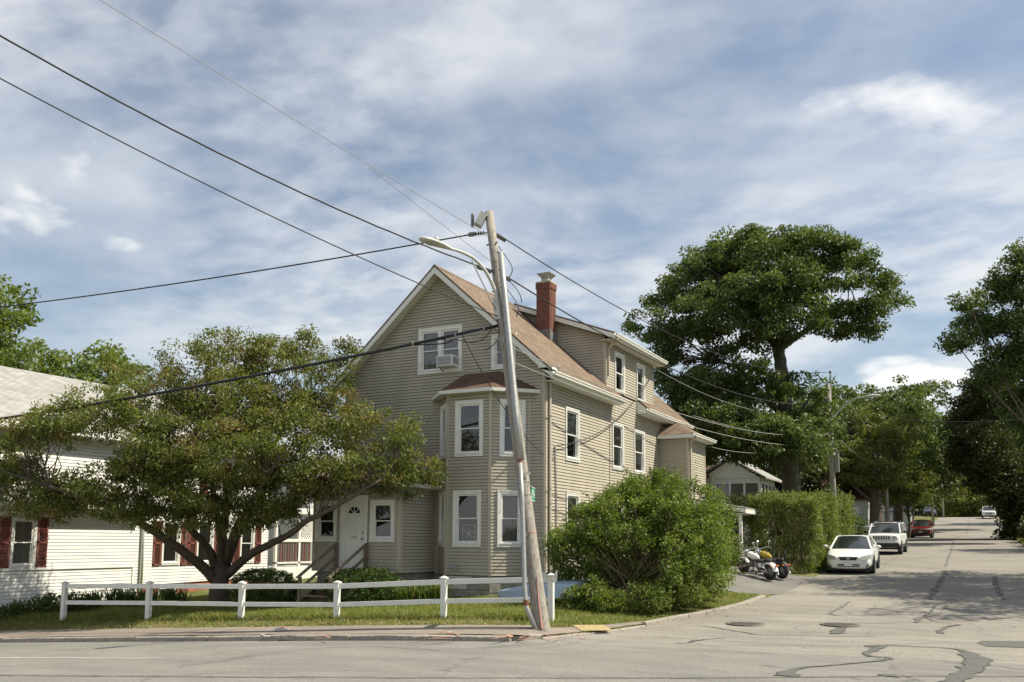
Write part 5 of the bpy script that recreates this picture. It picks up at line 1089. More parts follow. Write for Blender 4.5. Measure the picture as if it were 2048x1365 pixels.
simple_tree('hill_tree', 'rounded tree beyond the third street pole on the hill', (-9.5, 142, 5.0), 12, dome(2.5, 12, 5.5, 12, rr), 520, 20, .5, .42, 'leaf_maple', 39, .35, BGT)
simple_tree('crest_tree', 'low pale thicket tree closing the view at the crest', (-2.2, 205, 5.8), 7, dome(.3, 8.5, 7.5, 12, rr), 520, 20, .6, .5, 'leaf_maple', 40, .3, BGT, shell=.3)
simple_tree('crest_tree', 'pale thicket tree behind the white pickup at the crest', (7, 205, 5.8), 8, dome(.3, 10, 7.5, 12, rr), 500, 20, .6, .5, 'leaf_maple', 41, .3, BGT, shell=.3)
simple_tree('crest_tree', 'farther thicket tree left of the crest', (-12, 190, 5.8), 8, dome(.5, 11, 7, 12, rr), 480, 20, .6, .5, 'leaf_dark', 42, .3, BGT, shell=.3)
simple_tree('backyard_tree', 'dark backyard tree behind the white bungalow', (-17.5, 72, 2.0), 13, dome(1.0, 13.5, 6.0, 14, rr), 950, 22, .45, .34, 'leaf_dark', 43, .35, BGT)
simple_tree('backyard_tree', 'dark backyard tree between the oak trunk and the garage', (-11.8, 77, 2.0), 11, dome(.8, 11, 4.6, 12, rr), 800, 22, .42, .34, 'leaf_dark', 44, .3, BGT)
simple_tree('backyard_tree', 'dark backyard tree behind the brown shingled house', (-25, 68, 2.0), 12, dome(1.0, 12, 5.5, 12, rr), 700, 22, .45, .34, 'leaf_dark', 45, .3, BGT)
simple_tree('crest_tree', 'broad pale tree filling the gap beyond the crest', (1.5, 222, 5.0), 10, dome(.2, 12, 10, 16, rr), 1000, 22, .6, .5, 'leaf_maple', 46, .3, BGT, shell=.1)
simple_tree('crest_tree', 'broad tree left of the gap beyond the crest', (-9, 228, 4.5), 12, dome(.2, 14, 10, 16, rr), 1000, 22, .6, .5, 'leaf_oak', 47, .3, BGT, shell=.1)
# right side of the side street: crowns hanging over the road
RT_ = 'dark trees along the far side of the side street'
def rtree(label, x, y, h, R, n, per, seed, leaf=.24, low=2.2, extra=(), mat='leaf_dark', cl=.36, name='roadside_tree'):
    b = (x, y, yz(x, y)); simple_tree(name, label, b, h, dome(low, h, R, 16, np.random.default_rng(seed)) + list(extra), n, per, cl, leaf, mat, seed, .3, RT_, trunk_h=h * .5)
def rblob(label, x, y, h, blobs, n, per, seed, leaf, mat, cl, name='roadside_tree', **kw):
    b = (x, y, yz(x, y)); simple_tree(name, label, b, h, blobs, n, per, cl, leaf, mat, seed, .3, RT_, trunk_h=h * .6, **kw)
rblob('tall feathery tree at the right edge reaching above the other roadside trees', 4.6, 71, 16, [(-1.25, 0.7, 18.51, 2.07, 2.07, 2.07), (-2.82, 1.85, 17.91, 1.72, 1.72, 1.1), (-4.78, -2.8, 16.35, 1.1, 1.1, 0.62), (-3.89, 1.29, 15.67, 1.89, 1.89, 1.31), (-5.62, -2.48, 13.62, 1.03, 1.03, 0.76), (-2.55, -0.38, 14.45, 2.07, 2.07, 1.89), (-1.55, 1.96, 11.56, 2.07, 2.07, 3.1), (-3.29, -0.83, 11.95, 1.72, 1.72, 1.38), (-0.22, 1.4, 20.03, 2.07, 2.07, 1.72), (-0.17, -0.93, 14.45, 2.41, 2.41, 3.79), (-0.63, 2.11, 8.3, 2.41, 2.41, 3.1)], 1500, 24, 54, .24, 'leaf_oak', .36, shell=.3)
rblob('dark roadside tree overhanging the street below the feathery tree', 4.3, 86, 11, [(-2.83, -0.62, 11.58, 2.71, 2.71, 2.71), (-4.97, 0.75, 10.6, 1.75, 1.75, 1.88), (-4.16, -3.38, 7.15, 2.5, 2.5, 2.5), (-1.42, 2.58, 8.45, 2.92, 2.92, 3.33), (-5.63, -3.2, 7.02, 1.33, 1.33, 2.0), (-2.81, -1.11, 4.38, 2.08, 2.08, 2.08), (-1.18, 2.02, 2.4, 1.67, 1.67, 2.92), (-4.07, -1.84, 4.99, 1.67, 1.67, 1.46), (-2.22, -0.09, 1.09, 1.04, 1.04, 1.67), (-3.37, -3.62, 12.44, 1.88, 1.88, 1.67), (0.32, 2.39, 6.21, 2.5, 2.5, 4.58), (-1.69, 0.13, 4.43, 2.08, 2.08, 2.92)], 2300, 26, 51, .26, 'leaf_dark', .38, shell=.3)
rblob('dark roadside tree farther up, its crown meeting the trees across the street', 4.6, 113, 11, [(-4.3, -0.02, 11.17, 3.06, 3.06, 3.33), (-6.36, 1.87, 10.9, 2.22, 2.22, 2.5), (-5.93, -3.36, 7.03, 2.22, 2.22, 2.5), (-2.95, 3.63, 7.47, 2.78, 2.78, 3.33)], 800, 24, 52, .34, 'leaf_dark', .48, shell=.35)
rtree('last dark roadside tree before the white pickup', 8.4, 134, 13, 5.6, 700, 22, 53, leaf=.4, low=1.0, cl=.5)
rtree('tall corner tree just out of the street view, casting shade on the asphalt', 7.3, 39, 14.5, 4.9, 1500, 24, 55, leaf=.2, low=4.2, extra=[(-3.2, -3, 8.5, 2.2, 2.2, 1.5), (-2, -5, 8, 2.2, 2.2, 1.4), (-2.6, 3.5, 8, 2.2, 2.2, 1.4)])
rtree('second corner tree shading the driveway mouth', 10.5, 32, 13, 4.4, 800, 22, 56, leaf=.22, low=4.5)
rtree('dark tree filling the far bank above the road', 13.5, 92, 17, 6.5, 800, 22, 57, leaf=.34, low=1.5, cl=.5)
rtree('bushy dark tree low on the far bank beside the road', 6.2, 60, 7.5, 3.2, 700, 22, 58, leaf=.22, low=.3)

# ------------------------------------------------------------------ shrubs and hedges
def shrub(name, label, base, blobs, n_cl, per, cl_r, leaf, mat, seed, stems=0, group=None, cat='shrub', shell=.62, droop=.1, wid=.5, stem_r=.014, stem_h=1.0, zmin=None, tips=0, hollow=None):
    r = np.random.default_rng(seed); t = thing(name, label, cat, base, group); P, D = clusters(blobs, n_cl, r, shell)
    if zmin is not None: k = P[:, 2] > zmin; P, D = P[k], D[k]
    if hollow: k = ((P[:, 0] - hollow[0]) ** 2 + (P[:, 1] - hollow[1]) ** 2 + ((P[:, 2] - hollow[2]) * 1.15) ** 2) > hollow[3] ** 2; P, D = P[k], D[k]
    C, DD, cr = spread(P, D, per, cl_r, r, .9)
    if tips:      # long leafy shoots sticking out of the mass
        k = r.choice(len(P), tips, replace=False); ln = r.uniform(.2, .6, tips); d_ = D[k] + np.array([0, 0, .7]); d_ /= np.linalg.norm(d_, axis=1)[:, None]; tt = r.uniform(0, 1, (tips, 16, 1))
        T_ = (P[k][:, None, :] + d_[:, None, :] * ln[:, None, None] * tt + r.normal(0, .025, (tips, 16, 3))).reshape(-1, 3); C = np.concatenate([C, T_]); DD = np.concatenate([DD, np.repeat(d_, 16, 0)]); cr = np.concatenate([cr, np.full(len(T_), .75)])
    leaf_mesh('foliage', C, leaf, mat, t, seed, DD * .7, droop, wid, rnd=cr)
    if stems:
        mb = MB()
        for i in range(stems):
            b = blobs[r.integers(len(blobs))]; a = Vector((base[0] + r.normal() * b[3] * .28, base[1] + r.normal() * b[4] * .28, base[2] - .1)); e_ = Vector(b[:3]) + Vector(r.normal(size=3) * np.array(b[3:6]) * .5); e_.z = max(e_.z, base[2] + stem_h)
            mb.tube([a, (a + e_) / 2 + Vector((r.normal() * .1, r.normal() * .1, .15)), e_], [stem_r * 1.3, stem_r, stem_r * .5], 5, cap=False)
        mb.build('stem', 'twig', t, smooth=True)
    return t
shrub('privet_shrub', 'huge rounded privet shrub swallowing the corner beside the leaning pole', (-8.6, 24.3, .3),
      [(-8.7, 24.6, 2.2, 1.9, 2.2, 1.45), (-9.9, 23.5, 1.7, 1.0, 1.2, 1.0), (-7.2, 24.6, 1.8, 1.0, 1.6, 1.3), (-8.4, 24.9, 3.2, 1.0, 1.3, .75), (-9.3, 24.6, 2.75, .9, 1.1, .85), (-7.7, 23.2, 1.45, 1.0, 1.0, .9), (-6.9, 25.8, 1.9, .8, 1.4, 1.25), (-10.4, 23.6, 1.7, .65, .7, .75), (-7.7, 26.0, 2.75, 1.2, 1.1, .95), (-7.6, 24.2, 2.7, .9, .9, .7), (-9.0, 23.0, 1.9, .8, .7, .8), (-10.1, 24.2, 2.35, .7, .8, .6), (-6.9, 24.3, 1.2, .75, 1.0, .8), (-8.9, 25.5, 3.35, .6, .7, .5)],
      1050, 100, .155, .08, 'leaf_privet', 61, stems=420, shell=.66, zmin=.55, tips=300, hollow=(-8.25, 22.6, 1.15, .85))
shrub('low_shrub', 'low bushy growth at the foot of the big shrub near the kerb', (-7.6, 21.9, .3), [(-7.75, 22.3, .55, .75, .5, .36), (-7.0, 23.3, .72, .5, .6, .45), (-8.6, 21.8, .45, .5, .45, .3)], 360, 18, .09, .07, 'leaf_lime', 62, shell=.4)
shrub('weed_clump', 'pale green weeds growing out between the blue hull and the shrub', (-9.3, 21.7, .25), [(-9.3, 21.7, .5, .5, .45, .4), (-8.9, 21.9, .65, .4, .4, .4)], 160, 16, .09, .09, 'leaf_lime', 63, shell=.3)
def box_hedge(name, label, x0, x1, y0, y1, h, n_cl, per, leaf, mat, seed, cl_r=.1, cat='hedge', tips=260):
    r = np.random.default_rng(seed); t = thing(name, label, cat, ((x0 + x1) / 2, (y0 + y1) / 2, yz((x0 + x1) / 2, (y0 + y1) / 2))); A = np.array([(x1 - x0) * (y1 - y0) * 1.3, (y1 - y0) * h, (y1 - y0) * h * .5, (x1 - x0) * h, (x1 - x0) * h]); k = r.choice(5, n_cl, p=A / A.sum()); u, v = r.uniform(0, 1, n_cl), r.uniform(0, 1, n_cl) ** .8; d = np.abs(r.normal(0, .12, n_cl))
    X_ = np.select([k == 0, k == 1, k == 2, k > 2], [x0 + (x1 - x0) * u, x1 - d, x0 + d, x0 + (x1 - x0) * u]); Y_ = np.select([k < 3, k == 3, k == 4], [y0 + (y1 - y0) * np.where(k == 0, r.uniform(0, 1, n_cl), u), y0 + d, y1 - d])
    rel = np.where(k == 0, h - d, h * v); rel = rel + .10 * np.sin(Y_ * 1.9) * rel / h + .06 * np.sin(X_ * 4 + Y_); 
    rd = np.minimum(np.minimum(X_ - x0, x1 - X_), Y_ - y0); rel = rel - np.where(k == 0, .35 * np.exp(-np.clip(rd, 0, 9) / .22), 0); bul = .16 * np.sin(Y_ * 1.3 + rel) ; X_ = X_ + np.where(k == 1, bul, 0) - np.where(k == 1, .25 * np.clip(.5 - rel, 0, 1), 0)
    D = np.select([k[:, None] == 0, k[:, None] == 1, k[:, None] == 2, k[:, None] == 3, k[:, None] == 4], [np.array([0, 0, 1.]), np.array([1., 0, .2]), np.array([-1., 0, .2]), np.array([0, -1., .2]), np.array([0, 1., .2])]); P = np.stack([X_, Y_, yard_z(X_, Y_) + rel], 1)
    C, DD, cr = spread(P, D, per, cl_r, r, .9); kk = r.choice(np.where((k == 0) | (rel > h * .7))[0], tips); ln = r.uniform(.08, .32, tips); tt = r.uniform(0, 1, (tips, 12, 1)); d_ = D[kk] * .4 + np.array([0, 0, 1.]); T_ = (P[kk][:, None, :] + d_[:, None, :] * ln[:, None, None] * tt + r.normal(0, .02, (tips, 12, 3))).reshape(-1, 3)
    leaf_mesh('foliage', np.concatenate([C, T_]), leaf, mat, t, seed, np.concatenate([DD, np.repeat(d_, 12, 0)]) * .7, .1, .5, rnd=np.concatenate([cr, np.full(len(T_), .8)]))
    mb = MB(); rs_ = np.random.default_rng(seed + 1)
    for i in range(60): x, y = rs_.uniform(x0 + .4, x1 - .4), rs_.uniform(y0 + .4, y1 - .4); z = yz(x, y); mb.tube([(x, y, z - .1), (x + rs_.normal() * .15, y + rs_.normal() * .15, z + h * .5), (x + rs_.normal() * .3, y + rs_.normal() * .3, z + h * .85)], [.025, .02, .008], 5, cap=False)
    mb.build('stem', 'twig', t, smooth=True); return t
box_hedge('trimmed_hedge', 'long clipped box-shaped hedge beside the parked white cars', -8.55, -6.05, 37.75, 51.2, 3.0, 4300, 24, .085, 'leaf_hedge', 64)
shrub('dark_hedge', 'shadowed dark evergreen hedge behind the picket fence', (-9.8, 41.6, .8), [(-9.6, 41.6, 2.2, 1.3, 1.0, 1.6), (-10.9, 41.9, 2.2, 1.3, 1.0, 1.5), (-8.6, 41.9, 2.1, .9, .8, 1.5)], 900, 18, .13, .1, 'leaf_dark', 65, shell=.75, cat='hedge')
for k_, (x, y, lab, rr_) in enumerate(((4.6, 66, 'dark undergrowth bush at the near end of the far bank', 1.9), (4.3, 75, 'dark undergrowth bush under the feathery tree', 1.8), (4.6, 84, 'dark undergrowth bush opposite the red car', 1.9), (4.4, 96, 'dark undergrowth bush beside the speed hump', 1.7), (4.6, 110, 'dark undergrowth bush higher on the far bank', 1.8))):
    z = yz(x, y); shrub('undergrowth_bush', lab, (x, y, z), [(x, y, z + 1.0, rr_, 4.2, 1.3), (x + .8, y + 2, z + 1.8, rr_, 3, 1.5), (x - .4, y - 1.5, z + .7, rr_ * .8, 2.5, .9)], 420, 22, .26, .2, 'leaf_dark', 160 + k_, shell=.5, group='undergrowth on the far bank', cat='bush')
shrub('porch_creeper', 'dark leafy bush climbing before the white bungalow porch', (-12.6, 56.5, 1.8), [(-13.2, 56.5, 3.9, 1.5, .8, 1.0), (-12.2, 56.8, 3.6, 1.3, .8, .8)], 260, 18, .2, .16, 'leaf_dark', 66, shell=.4)
shrub('roadside_bush', 'leafy bush behind the second utility pole', (-7.6, 57.5, 1.6), [(-7.9, 57.5, 3.7, 1.2, 1.2, 1.8), (-7.2, 58, 2.8, 1.2, 1.2, 1.3)], 300, 18, .2, .16, 'leaf_oak', 67, shell=.4)
for (nm, lab, c, r_, seed) in (('yew_bush', 'rounded dark clipped bush at the foot of the steps, under the tree', (-19.9, 21.6), (1.05, .95, .62), 71), ('yew_bush', 'rounded clipped bush between the steps and the bay window', (-16.35, 21.9), (1.15, 1.0, .62), 72)):
    z = yz(*c); shrub(nm, lab, (c[0], c[1], z), [(c[0], c[1], z + .5, r_[0], r_[1], r_[2]), (c[0] - .3, c[1] - .1, z + .42, r_[0] * .8, r_[1] * .8, r_[2]), (c[0] + .35, c[1] + .1, z + .45, r_[0] * .75, r_[1] * .8, r_[2])], 1500, 15, .05, .055, 'leaf_yew', seed, shell=.88, group='clipped bushes by the steps', cat='bush', zmin=z + .02)
# arching blade clumps
def blades(name, label, spots, n, h, mat, seed, spread_=.12, group=None, cat='plant', wid=.03, flowers=0):
    r = np.random.default_rng(seed); c0 = spots[0]; t = thing(name, label, cat, (c0[0], c0[1], yz(*c0[:2])), group); mb = MB(); vals = []
    for (x, y) in spots:
        z = yz(x, y) - .03
        for i in range(n):
            a = r.uniform(0, 2 * PI); d = Vector((math.cos(a), math.sin(a), 0)); hh = h * r.uniform(.6, 1.1); ou = hh * r.uniform(.25, .9); b = Vector((x, y, z)) + Vector((r.normal() * spread_, r.normal() * spread_, 0)); sd_ = Vector((-d.y, d.x, 0)) * wid * .5
            p = [b, b + d * ou * .35 + Vector((0, 0, hh * .65)), b + d * ou * .75 + Vector((0, 0, hh * .95)), b + d * ou * 1.15 + Vector((0, 0, hh * .8))]
            mb.add([p[0] - sd_, p[0] + sd_, p[1] + sd_, p[1] - sd_, p[2] + sd_ * .7, p[2] - sd_ * .7, p[3]], [(0, 1, 2, 3), (3, 2, 4, 5), (5, 4, 6)])
            vals += [r.uniform(0, 1)] * 3
    o = mb.build('foliage', mat, t, uv=False); at = o.data.attributes.new('rnd', 'FLOAT', 'FACE'); at.data.foreach_set('value', np.array(vals, np.float32))
    for k in range(flowers):
        x, y = spots[k % len(spots)]; f_ = MB(); c = Vector((x + r.normal() * .3, y + r.normal() * .2, yz(x, y) + h * r.uniform(.9, 1.15)))
        for j in range(6):
            a = j * PI / 3; d = Vector((math.cos(a), math.sin(a), .5)); s_ = Vector((-math.sin(a), math.cos(a), 0)) * .018; f_.add([c, c + d * .035 + s_, c + d * .07, c + d * .035 - s_], [(0, 1, 2, 3)])
        f_.tube([c - Vector((0, 0, h * .7)), c], .004, 4); f_.build('flower', 'petal_yellow', t, uv=False)
blades('day_lily_clump', 'arching day lily clump with small yellow flowers beside the clipped bush', [(-15.05, 22.4), (-14.75, 22.6), (-14.5, 22.75), (-15.3, 22.15), (-14.25, 22.9)], 90, .55, 'leaf_blade', 81, flowers=12)
blades('iris_bed', 'row of iris and lily leaves behind the fence by the white wall', [(-25.9 + .33 * i, 20.2 + .2 * math.sin(i) + .12 * i) for i in range(9)], 60, .62, 'leaf_yew', 82)
shrub('ground_cover', 'dark leafy ground cover spilling down beside the white wall', (-26.4, 18.9, -.4), [(-26.2, 18.9, -.15, .9, .7, .35), (-25.4, 19.3, -.08, .7, .6, .35), (-26.9, 18.2, -.35, .7, .7, .3)], 380, 16, .09, .09, 'leaf_yew', 83, shell=.2)

# ------------------------------------------------------------------ grass blades and verge weeds
def grass(name, label, n, xr_, yr_, hfun, seed, mat='leaf_grass', test=None):
    r = np.random.default_rng(seed); x = r.uniform(*xr_, n); y = r.uniform(*yr_, n); s_, q_ = sq(x, y); k = test(x, y, s_, q_); x, y, q_ = x[k], y[k], q_[k]; n = len(x); z = yard_z(x, y) - .01
    h = hfun(x, y, q_, r); a = r.uniform(0, 2 * PI, n); ln = h * r.uniform(.4, 1.7, n); w_ = r.uniform(.007, .013, n)
    ca, sa = np.cos(a), np.sin(a)
    V = np.stack([np.stack([x - sa * w_, y + ca * w_, z], 1), np.stack([x + sa * w_, y - ca * w_, z], 1), np.stack([x + ca * ln, y + sa * ln, z + h], 1)], 1).reshape(-1, 3).astype(np.float32)
    me = bpy.data.meshes.new(name); me.vertices.add(3 * n); me.vertices.foreach_set('co', V.ravel()); me.loops.add(3 * n); me.loops.foreach_set('vertex_index', np.arange(3 * n, dtype=np.int32)); me.polygons.add(n); me.polygons.foreach_set('loop_start', np.arange(0, 3 * n, 3, dtype=np.int32)); me.polygons.foreach_set('loop_total', np.full(n, 3, np.int32)); me.update(calc_edges=True)
    dry = np.exp(-((q_ - 2.3) / .5) ** 2) * .6 * r.uniform(.3, 1.2, n)
    at = me.attributes.new('rnd', 'FLOAT', 'FACE'); at.data.foreach_set('value', np.clip(r.uniform(0, .72, n) + dry, 0, 1).astype(np.float32)); me.materials.append(MATS[mat]); o = bpy.data.objects.new(name, me); COL.objects.link(o)
    return tag(o, label, 'grass', kind='stuff')
def patch(x, y): return .5 + .5 * np.sin(x * 1.7 + 1.3 * np.sin(y * 1.9)) * np.sin(y * 2.3 + .8 * np.sin(x * 1.3))
grass('lawn_grass', 'mown grass of the front lawn behind and before the fence', 210000, (-27.4, -5.9), (16.8, 28.6), lambda x, y, q, r: (.045 + .06 * patch(x, y)) * r.uniform(.5, 1.3, len(x)) * (1 + .7 * np.exp(-((q - 3.1) / .35) ** 2)), 91,
      test=lambda x, y, s_, q: (q > 2.08 + .12 * np.sin(x * 5) + .1 * np.sin(x * 13.1)) & (x < xl(q) - .2 - .06 * np.sin(y * 7)) & ((x > -12) | (y < 24.2)) & (np.random.default_rng(3).uniform(0, 1, len(x)) < np.clip(.35 + (q - 2.1) * .8, 0, 1)) & ~((x > -9.0) & (y < 19.0 + (x + 8.85) * 1.29)))
grass('bank_grass', 'rough grass on the banks along the side street', 60000, (2.4, 8), (26, 110), lambda x, y, q, r: r.uniform(.08, .25, len(x)), 92, test=lambda x, y, s_, q: x > xr(q) + .05)
# ------------------------------------------------------------------ leaning utility pole with street lamp
PB = Vector((-8.83, 18.45, .03)); LEAN = Vector((-.205, .12, 1.0))
def ph(h): return PB + LEAN * h
pole = thing('utility_pole', 'weathered wooden utility pole leaning left at the corner, carrying a street lamp', 'utility pole', PB)
hs = [-.4, 0, .35, .8, 1.3, 2, 3, 4.5, 6, 7.5, 9, 10.4]; rs = [.20, .195, .18, .172, .165, .16, .155, .146, .137, .128, .118, .11]
mb = MB(); mb.tube([ph(h) for h in hs], rs, 18); mb.build('shaft', 'wood_pole', pole, smooth=True)
mb = MB(); mb.tube([ph(.02) + Vector((.10, -.185, 0)), ph(.35) + Vector((.09, -.17, 0)), ph(.8) + Vector((.1, -.155, 0)), ph(1.15) + Vector((.12, -.14, 0))], [.03, .022, .018, .008], 5); mb.build('paint_drip', 'spray_pink', pole)
for h, mt_ in ((2.12, 'spray_pink'), (3.0, 'galvanised'), (3.3, 'galvanised')): MB().lathe(ph(h) - LEAN.normalized() * .015, LEAN, [(.166, 0), (.166, .03)], 18).build('band', mt_, pole)
ris = [(-8.84, 18.2, .0), (-9.07, 18.18, .50), (-9.10, 18.2, .62), (-9.15, 18.23, .95), (-9.38, 18.55, 2.92), (-9.5, 18.66, 3.78)]
mb = MB(); mb.tube(ris, .055, 12); mb.build('conduit', 'galvanised', pole, smooth=True)
MB().lathe((-9.09, 18.19, .55), (-.03, .02, 1), [(.068, 0), (.068, .12)], 12).build('coupling', 'rust', pole); MB().lathe((-9.5, 18.66, 3.76), (-.1, .1, 1), [(.05, 0), (.06, .1)], 10).build('coupling', 'rust', pole)
MB().bar((-9.53, 18.62, 3.7), (-9.4, 18.58, 2.75), .03, .02).build('brace', 'rust', pole); MB().bar((-9.47, 18.6, 3.55), (-9.3, 18.8, 3.55), .04, .05).build('clamp', 'galvanised', pole)
gd = [(-9.5, 18.70, 3.86), (-9.72, 18.86, 5.0), (-9.98, 19.05, 6.5), (-10.27, 19.27, 8.1), (-10.46, 19.40, 9.2)]
mb = MB(); mb.tube(gd, [.085, .085, .082, .08, .07], 12); mb.build('cable_guard', 'galvanised', pole, smooth=True)
for k in range(12):
    t = k / 11; a = Vector(gd[0]).lerp(Vector(gd[-1]), t); MB().obox(a + Vector((-.06, -.05, 0)), (1, 0, 0), (0, 1, 0), (0, 0, 1), .016, .016, .012).build('strap', 'iron', pole)
# lamp arm and head
A0 = ph(7.8); dA = Vector((-.3, -.954, 0)); arm = [A0 + dA * .12 + Vector((0, 0, .05)), A0 + dA * .22 + Vector((0, 0, .35)), A0 + dA * .5 + Vector((0, 0, .72)), A0 + dA * .9 + Vector((0, 0, .98)), A0 + dA * 1.4 + Vector((0, 0, 1.06)), A0 + dA * 1.75 + Vector((0, 0, 1.05))]
mb = MB(); limb(mb, arm, .05, .036, 10); mb.build('lamp_arm', 'lamp_grey', pole, smooth=True)
MB().bar(A0 + dA * .1 + Vector((0, 0, -.25)), A0 + dA * 1.0 + Vector((0, 0, .92)), .025, .025).build('arm_brace', 'galv_dull', pole)
MB().obox(A0 + dA * .13 + Vector((0, 0, -.1)), dA, Vector((-dA.y, dA.x, 0)), LEAN.normalized(), .04, .09, .3).build('arm_bracket', 'lamp_grey', pole)
hc = A0 + dA * 2.15 + Vector((0, 0, 1.06)); sdv = Vector((-dA.y, dA.x, 0)); mb = MB(); vs = []
secs = [(-.46, .05, .05), (-.36, .075, .07), (-.15, .14, .085), (.1, .165, .09), (.32, .15, .08), (.44, .10, .06), (.47, .03, .02)]; n_ = 12
for (d, w_, h_) in secs:
    for j in range(n_): a = 2 * PI * j / n_; vs.append(hc + dA * d + sdv * math.cos(a) * w_ + Vector((0, 0, (math.sin(a) * h_ if math.sin(a) > 0 else math.sin(a) * h_ * .35) + d * .03)))
mb.add(vs, [(i * n_ + j, i * n_ + (j + 1) % n_, (i + 1) * n_ + (j + 1) % n_, (i + 1) * n_ + j) for i in range(len(secs) - 1) for j in range(n_)] + [tuple(range(n_ - 1, -1, -1)), tuple(range(len(vs) - n_, len(vs)))]); head = mb.build('lamp_head', 'lamp_grey', pole, smooth=True)
MB().lathe(hc + dA * -.02 + Vector((0, 0, .08)), (0, 0, 1), [(.055, 0), (.06, .05), (.05, .09), (.02, .1)], 14).build('photocell', 'lamp_grey', head, smooth=True)
mb = MB(); mb.ell(hc + dA * .12 + Vector((0, 0, -.03)), (.13, .2, .015), 14, 6, rot=Matrix(((sdv.x, dA.x, 0), (sdv.y, dA.y, 0), (0, 0, 1)))); mb.build('lens', 'headlight', head, smooth=True)
# pole-top hardware
mb = MB(); bxd = Vector((-.85, -.5, 0)).normalized(); mb.obox(ph(10.12) + bxd * .25 + Vector((0, 0, .05)), (bxd + Vector((0, 0, .5))).normalized(), Vector((-bxd.y, bxd.x, 0)), (Vector((0, 0, 1)) - bxd * .5).normalized(), .09, .14, .17); mb.build('bracket_box', 'lamp_grey', pole)
mb = MB(); c = ph(10.12) + bxd * .46; mb.tube([c + Vector((0, 0, -.15)), c + Vector((0, 0, .22))], .035, 8)
for k in range(5): mb.lathe(c + Vector((0, 0, -.1 + k * .06)), (0, 0, 1), [(.03, 0), (.06, .012), (.03, .03)], 10)
mb.build('cutout', 'porcelain', pole, smooth=True)
def insul(a, d, n=4):
    mb = MB(); d = Vector(d).normalized(); a = Vector(a); mb.tube([a, a + d * .62], .018, 6)
    for k in range(n): mb.lathe(a + d * (.2 + k * .07), d, [(.025, 0), (.06, .02), (.055, .03), (.025, .045)], 10)
    mb.obox(a + d * .55, d, d.orthogonal(), d.cross(d.orthogonal()), .08, .035, .03); return mb.build('insulator', 'porcelain', pole, smooth=False)
insul(ph(9.83), (-43, -6.4, 0.2)); insul(ph(9.83), (3.3, 35, -1.5)); insul(ph(8.7), (3.1, 35, -2.2), 2); insul(ph(8.65), (-7, -17.5, 2), 2)
for h, du in ((9.5, .0), (8.45, .0), (8.2, .05), (7.3, .0), (6.6, 0)): MB().bar(ph(h) + Vector((.16, -.06, 0)), ph(h) + Vector((-.2, .02, 0)), .03, .03).build('through_bolt', 'iron', pole)
mb = MB()
for (p_, q_, sg) in ((ph(9.4) + Vector((.15, .0, 0)), ph(8.5) + Vector((.25, .1, 0)), .25), (ph(8.6) + Vector((.2, 0, 0)), ph(7.9) + Vector((.45, .3, 0)), .15), (ph(8.3) + Vector((.18, 0, 0)), ph(7.5) + Vector((.3, .2, 0)), .2), (ph(7.4) + Vector((-.1, -.1, 0)), ph(6.6) + Vector((-.5, -.2, 0)), .2)):
    m_ = (p_ + q_) / 2 + Vector((sg, 0, -sg * .6)); limb(mb, [p_, m_, q_], .012, .012, 5)
mb.build('jumper_wire', 'wire_black', pole)
text('61', ph(2.05) + Vector((.04, -.175, -.0)), .13, 'paint_white', pole, rot=(PI / 2, .2, math.radians(20)), name='pole_number', ext=.002)
sg = thing('street_sign', 'small green street name sign seen edge-on behind the leaning pole', 'sign', ph(3.1))
su = Vector((-.34, .94, 0)).normalized(); sc_ = ph(3.05) + su * .42 + Vector((.17, .0, .0)); MB().obox(sc_, su, Vector((su.y, -su.x, 0)), (0, 0, 1), .40, .004, .17).build('plate', 'sign_green', sg)
mb = MB(); nn = Vector((su.y, -su.x, 0)) * .006
for (a, b, c, d) in ((-.39, .39, .15, .165), (-.39, .39, -.165, -.15), (-.25, -.2, -.09, .1), (-.2, -.08, .05, .1), (-.1, -.06, -.02, .1), (.0, .04, -.09, .06), (.1, .14, -.09, .08), (.18, .3, -.02, .02)): mb.obox(sc_ + su * (a + b) / 2 + Vector((0, 0, (c + d) / 2)) + nn, su, Vector((su.y, -su.x, 0)), (0, 0, 1), (b - a) / 2, .002, (d - c) / 2)
mb.build('lettering', 'paint_white', sg)
nb = thing('paper_tag', 'torn white paper tags tied at the fence end by the pole', 'tag', (-9.2, 19.75, 1.0)); mb = MB(); mb.quad((-9.45, 19.6, 1.05), (-9.25, 19.62, .98), (-9.28, 19.63, 1.22), (-9.4, 19.62, 1.25)); mb.build('tag_sheet', 'paint_white', nb); MB().quad((-9.16, 19.72, .98), (-9.05, 19.76, 1.02), (-9.04, 19.77, 1.3), (-9.12, 19.73, 1.2)).build('tag_sheet', 'paint_white', nb)

# ------------------------------------------------------------------ overhead wires
def wire(label, a, b, sag, r=.014, mat='wire_black', n=36, name='overhead_wire', wob=0.0):
    a, b = Vector(a), Vector(b); pts = []
    for i in range(n + 1):
        t = i / n; p = a.lerp(b, t); p.z -= 4 * sag * t * (1 - t); p.z += wob * math.sin(i * 2.1) * (1 - t); pts.append(p)
    return tag(MB().tube(pts, r, 6).build(name, mat, uv=False, smooth=True), label, 'wire', 'overhead wires')
E1 = (-54, 13.2)
wire('black power line running left from the pole top over the white house', ph(9.83) + Vector((-.6, -.09, 0)), (*E1, 10.12), .8, .02)
wire('thick black cable sagging across the tree and the gable window', ph(7.28), (*E1, 4.96), .9, .042)
wire('heavy twisted cable rising steeply to the upper left corner', ph(8.7), (-18, 2, 13.6), .85, .02, n=60, wob=.006)
wire('dark wire just below the twisted cable toward the upper left', ph(7.45), (-18, 2, 12.5), .5, .014)
wire('thin pale guy wire rising to the top edge of the picture', ph(9.65), (-18, 2, 14.85), .12, .009, 'wire_grey')
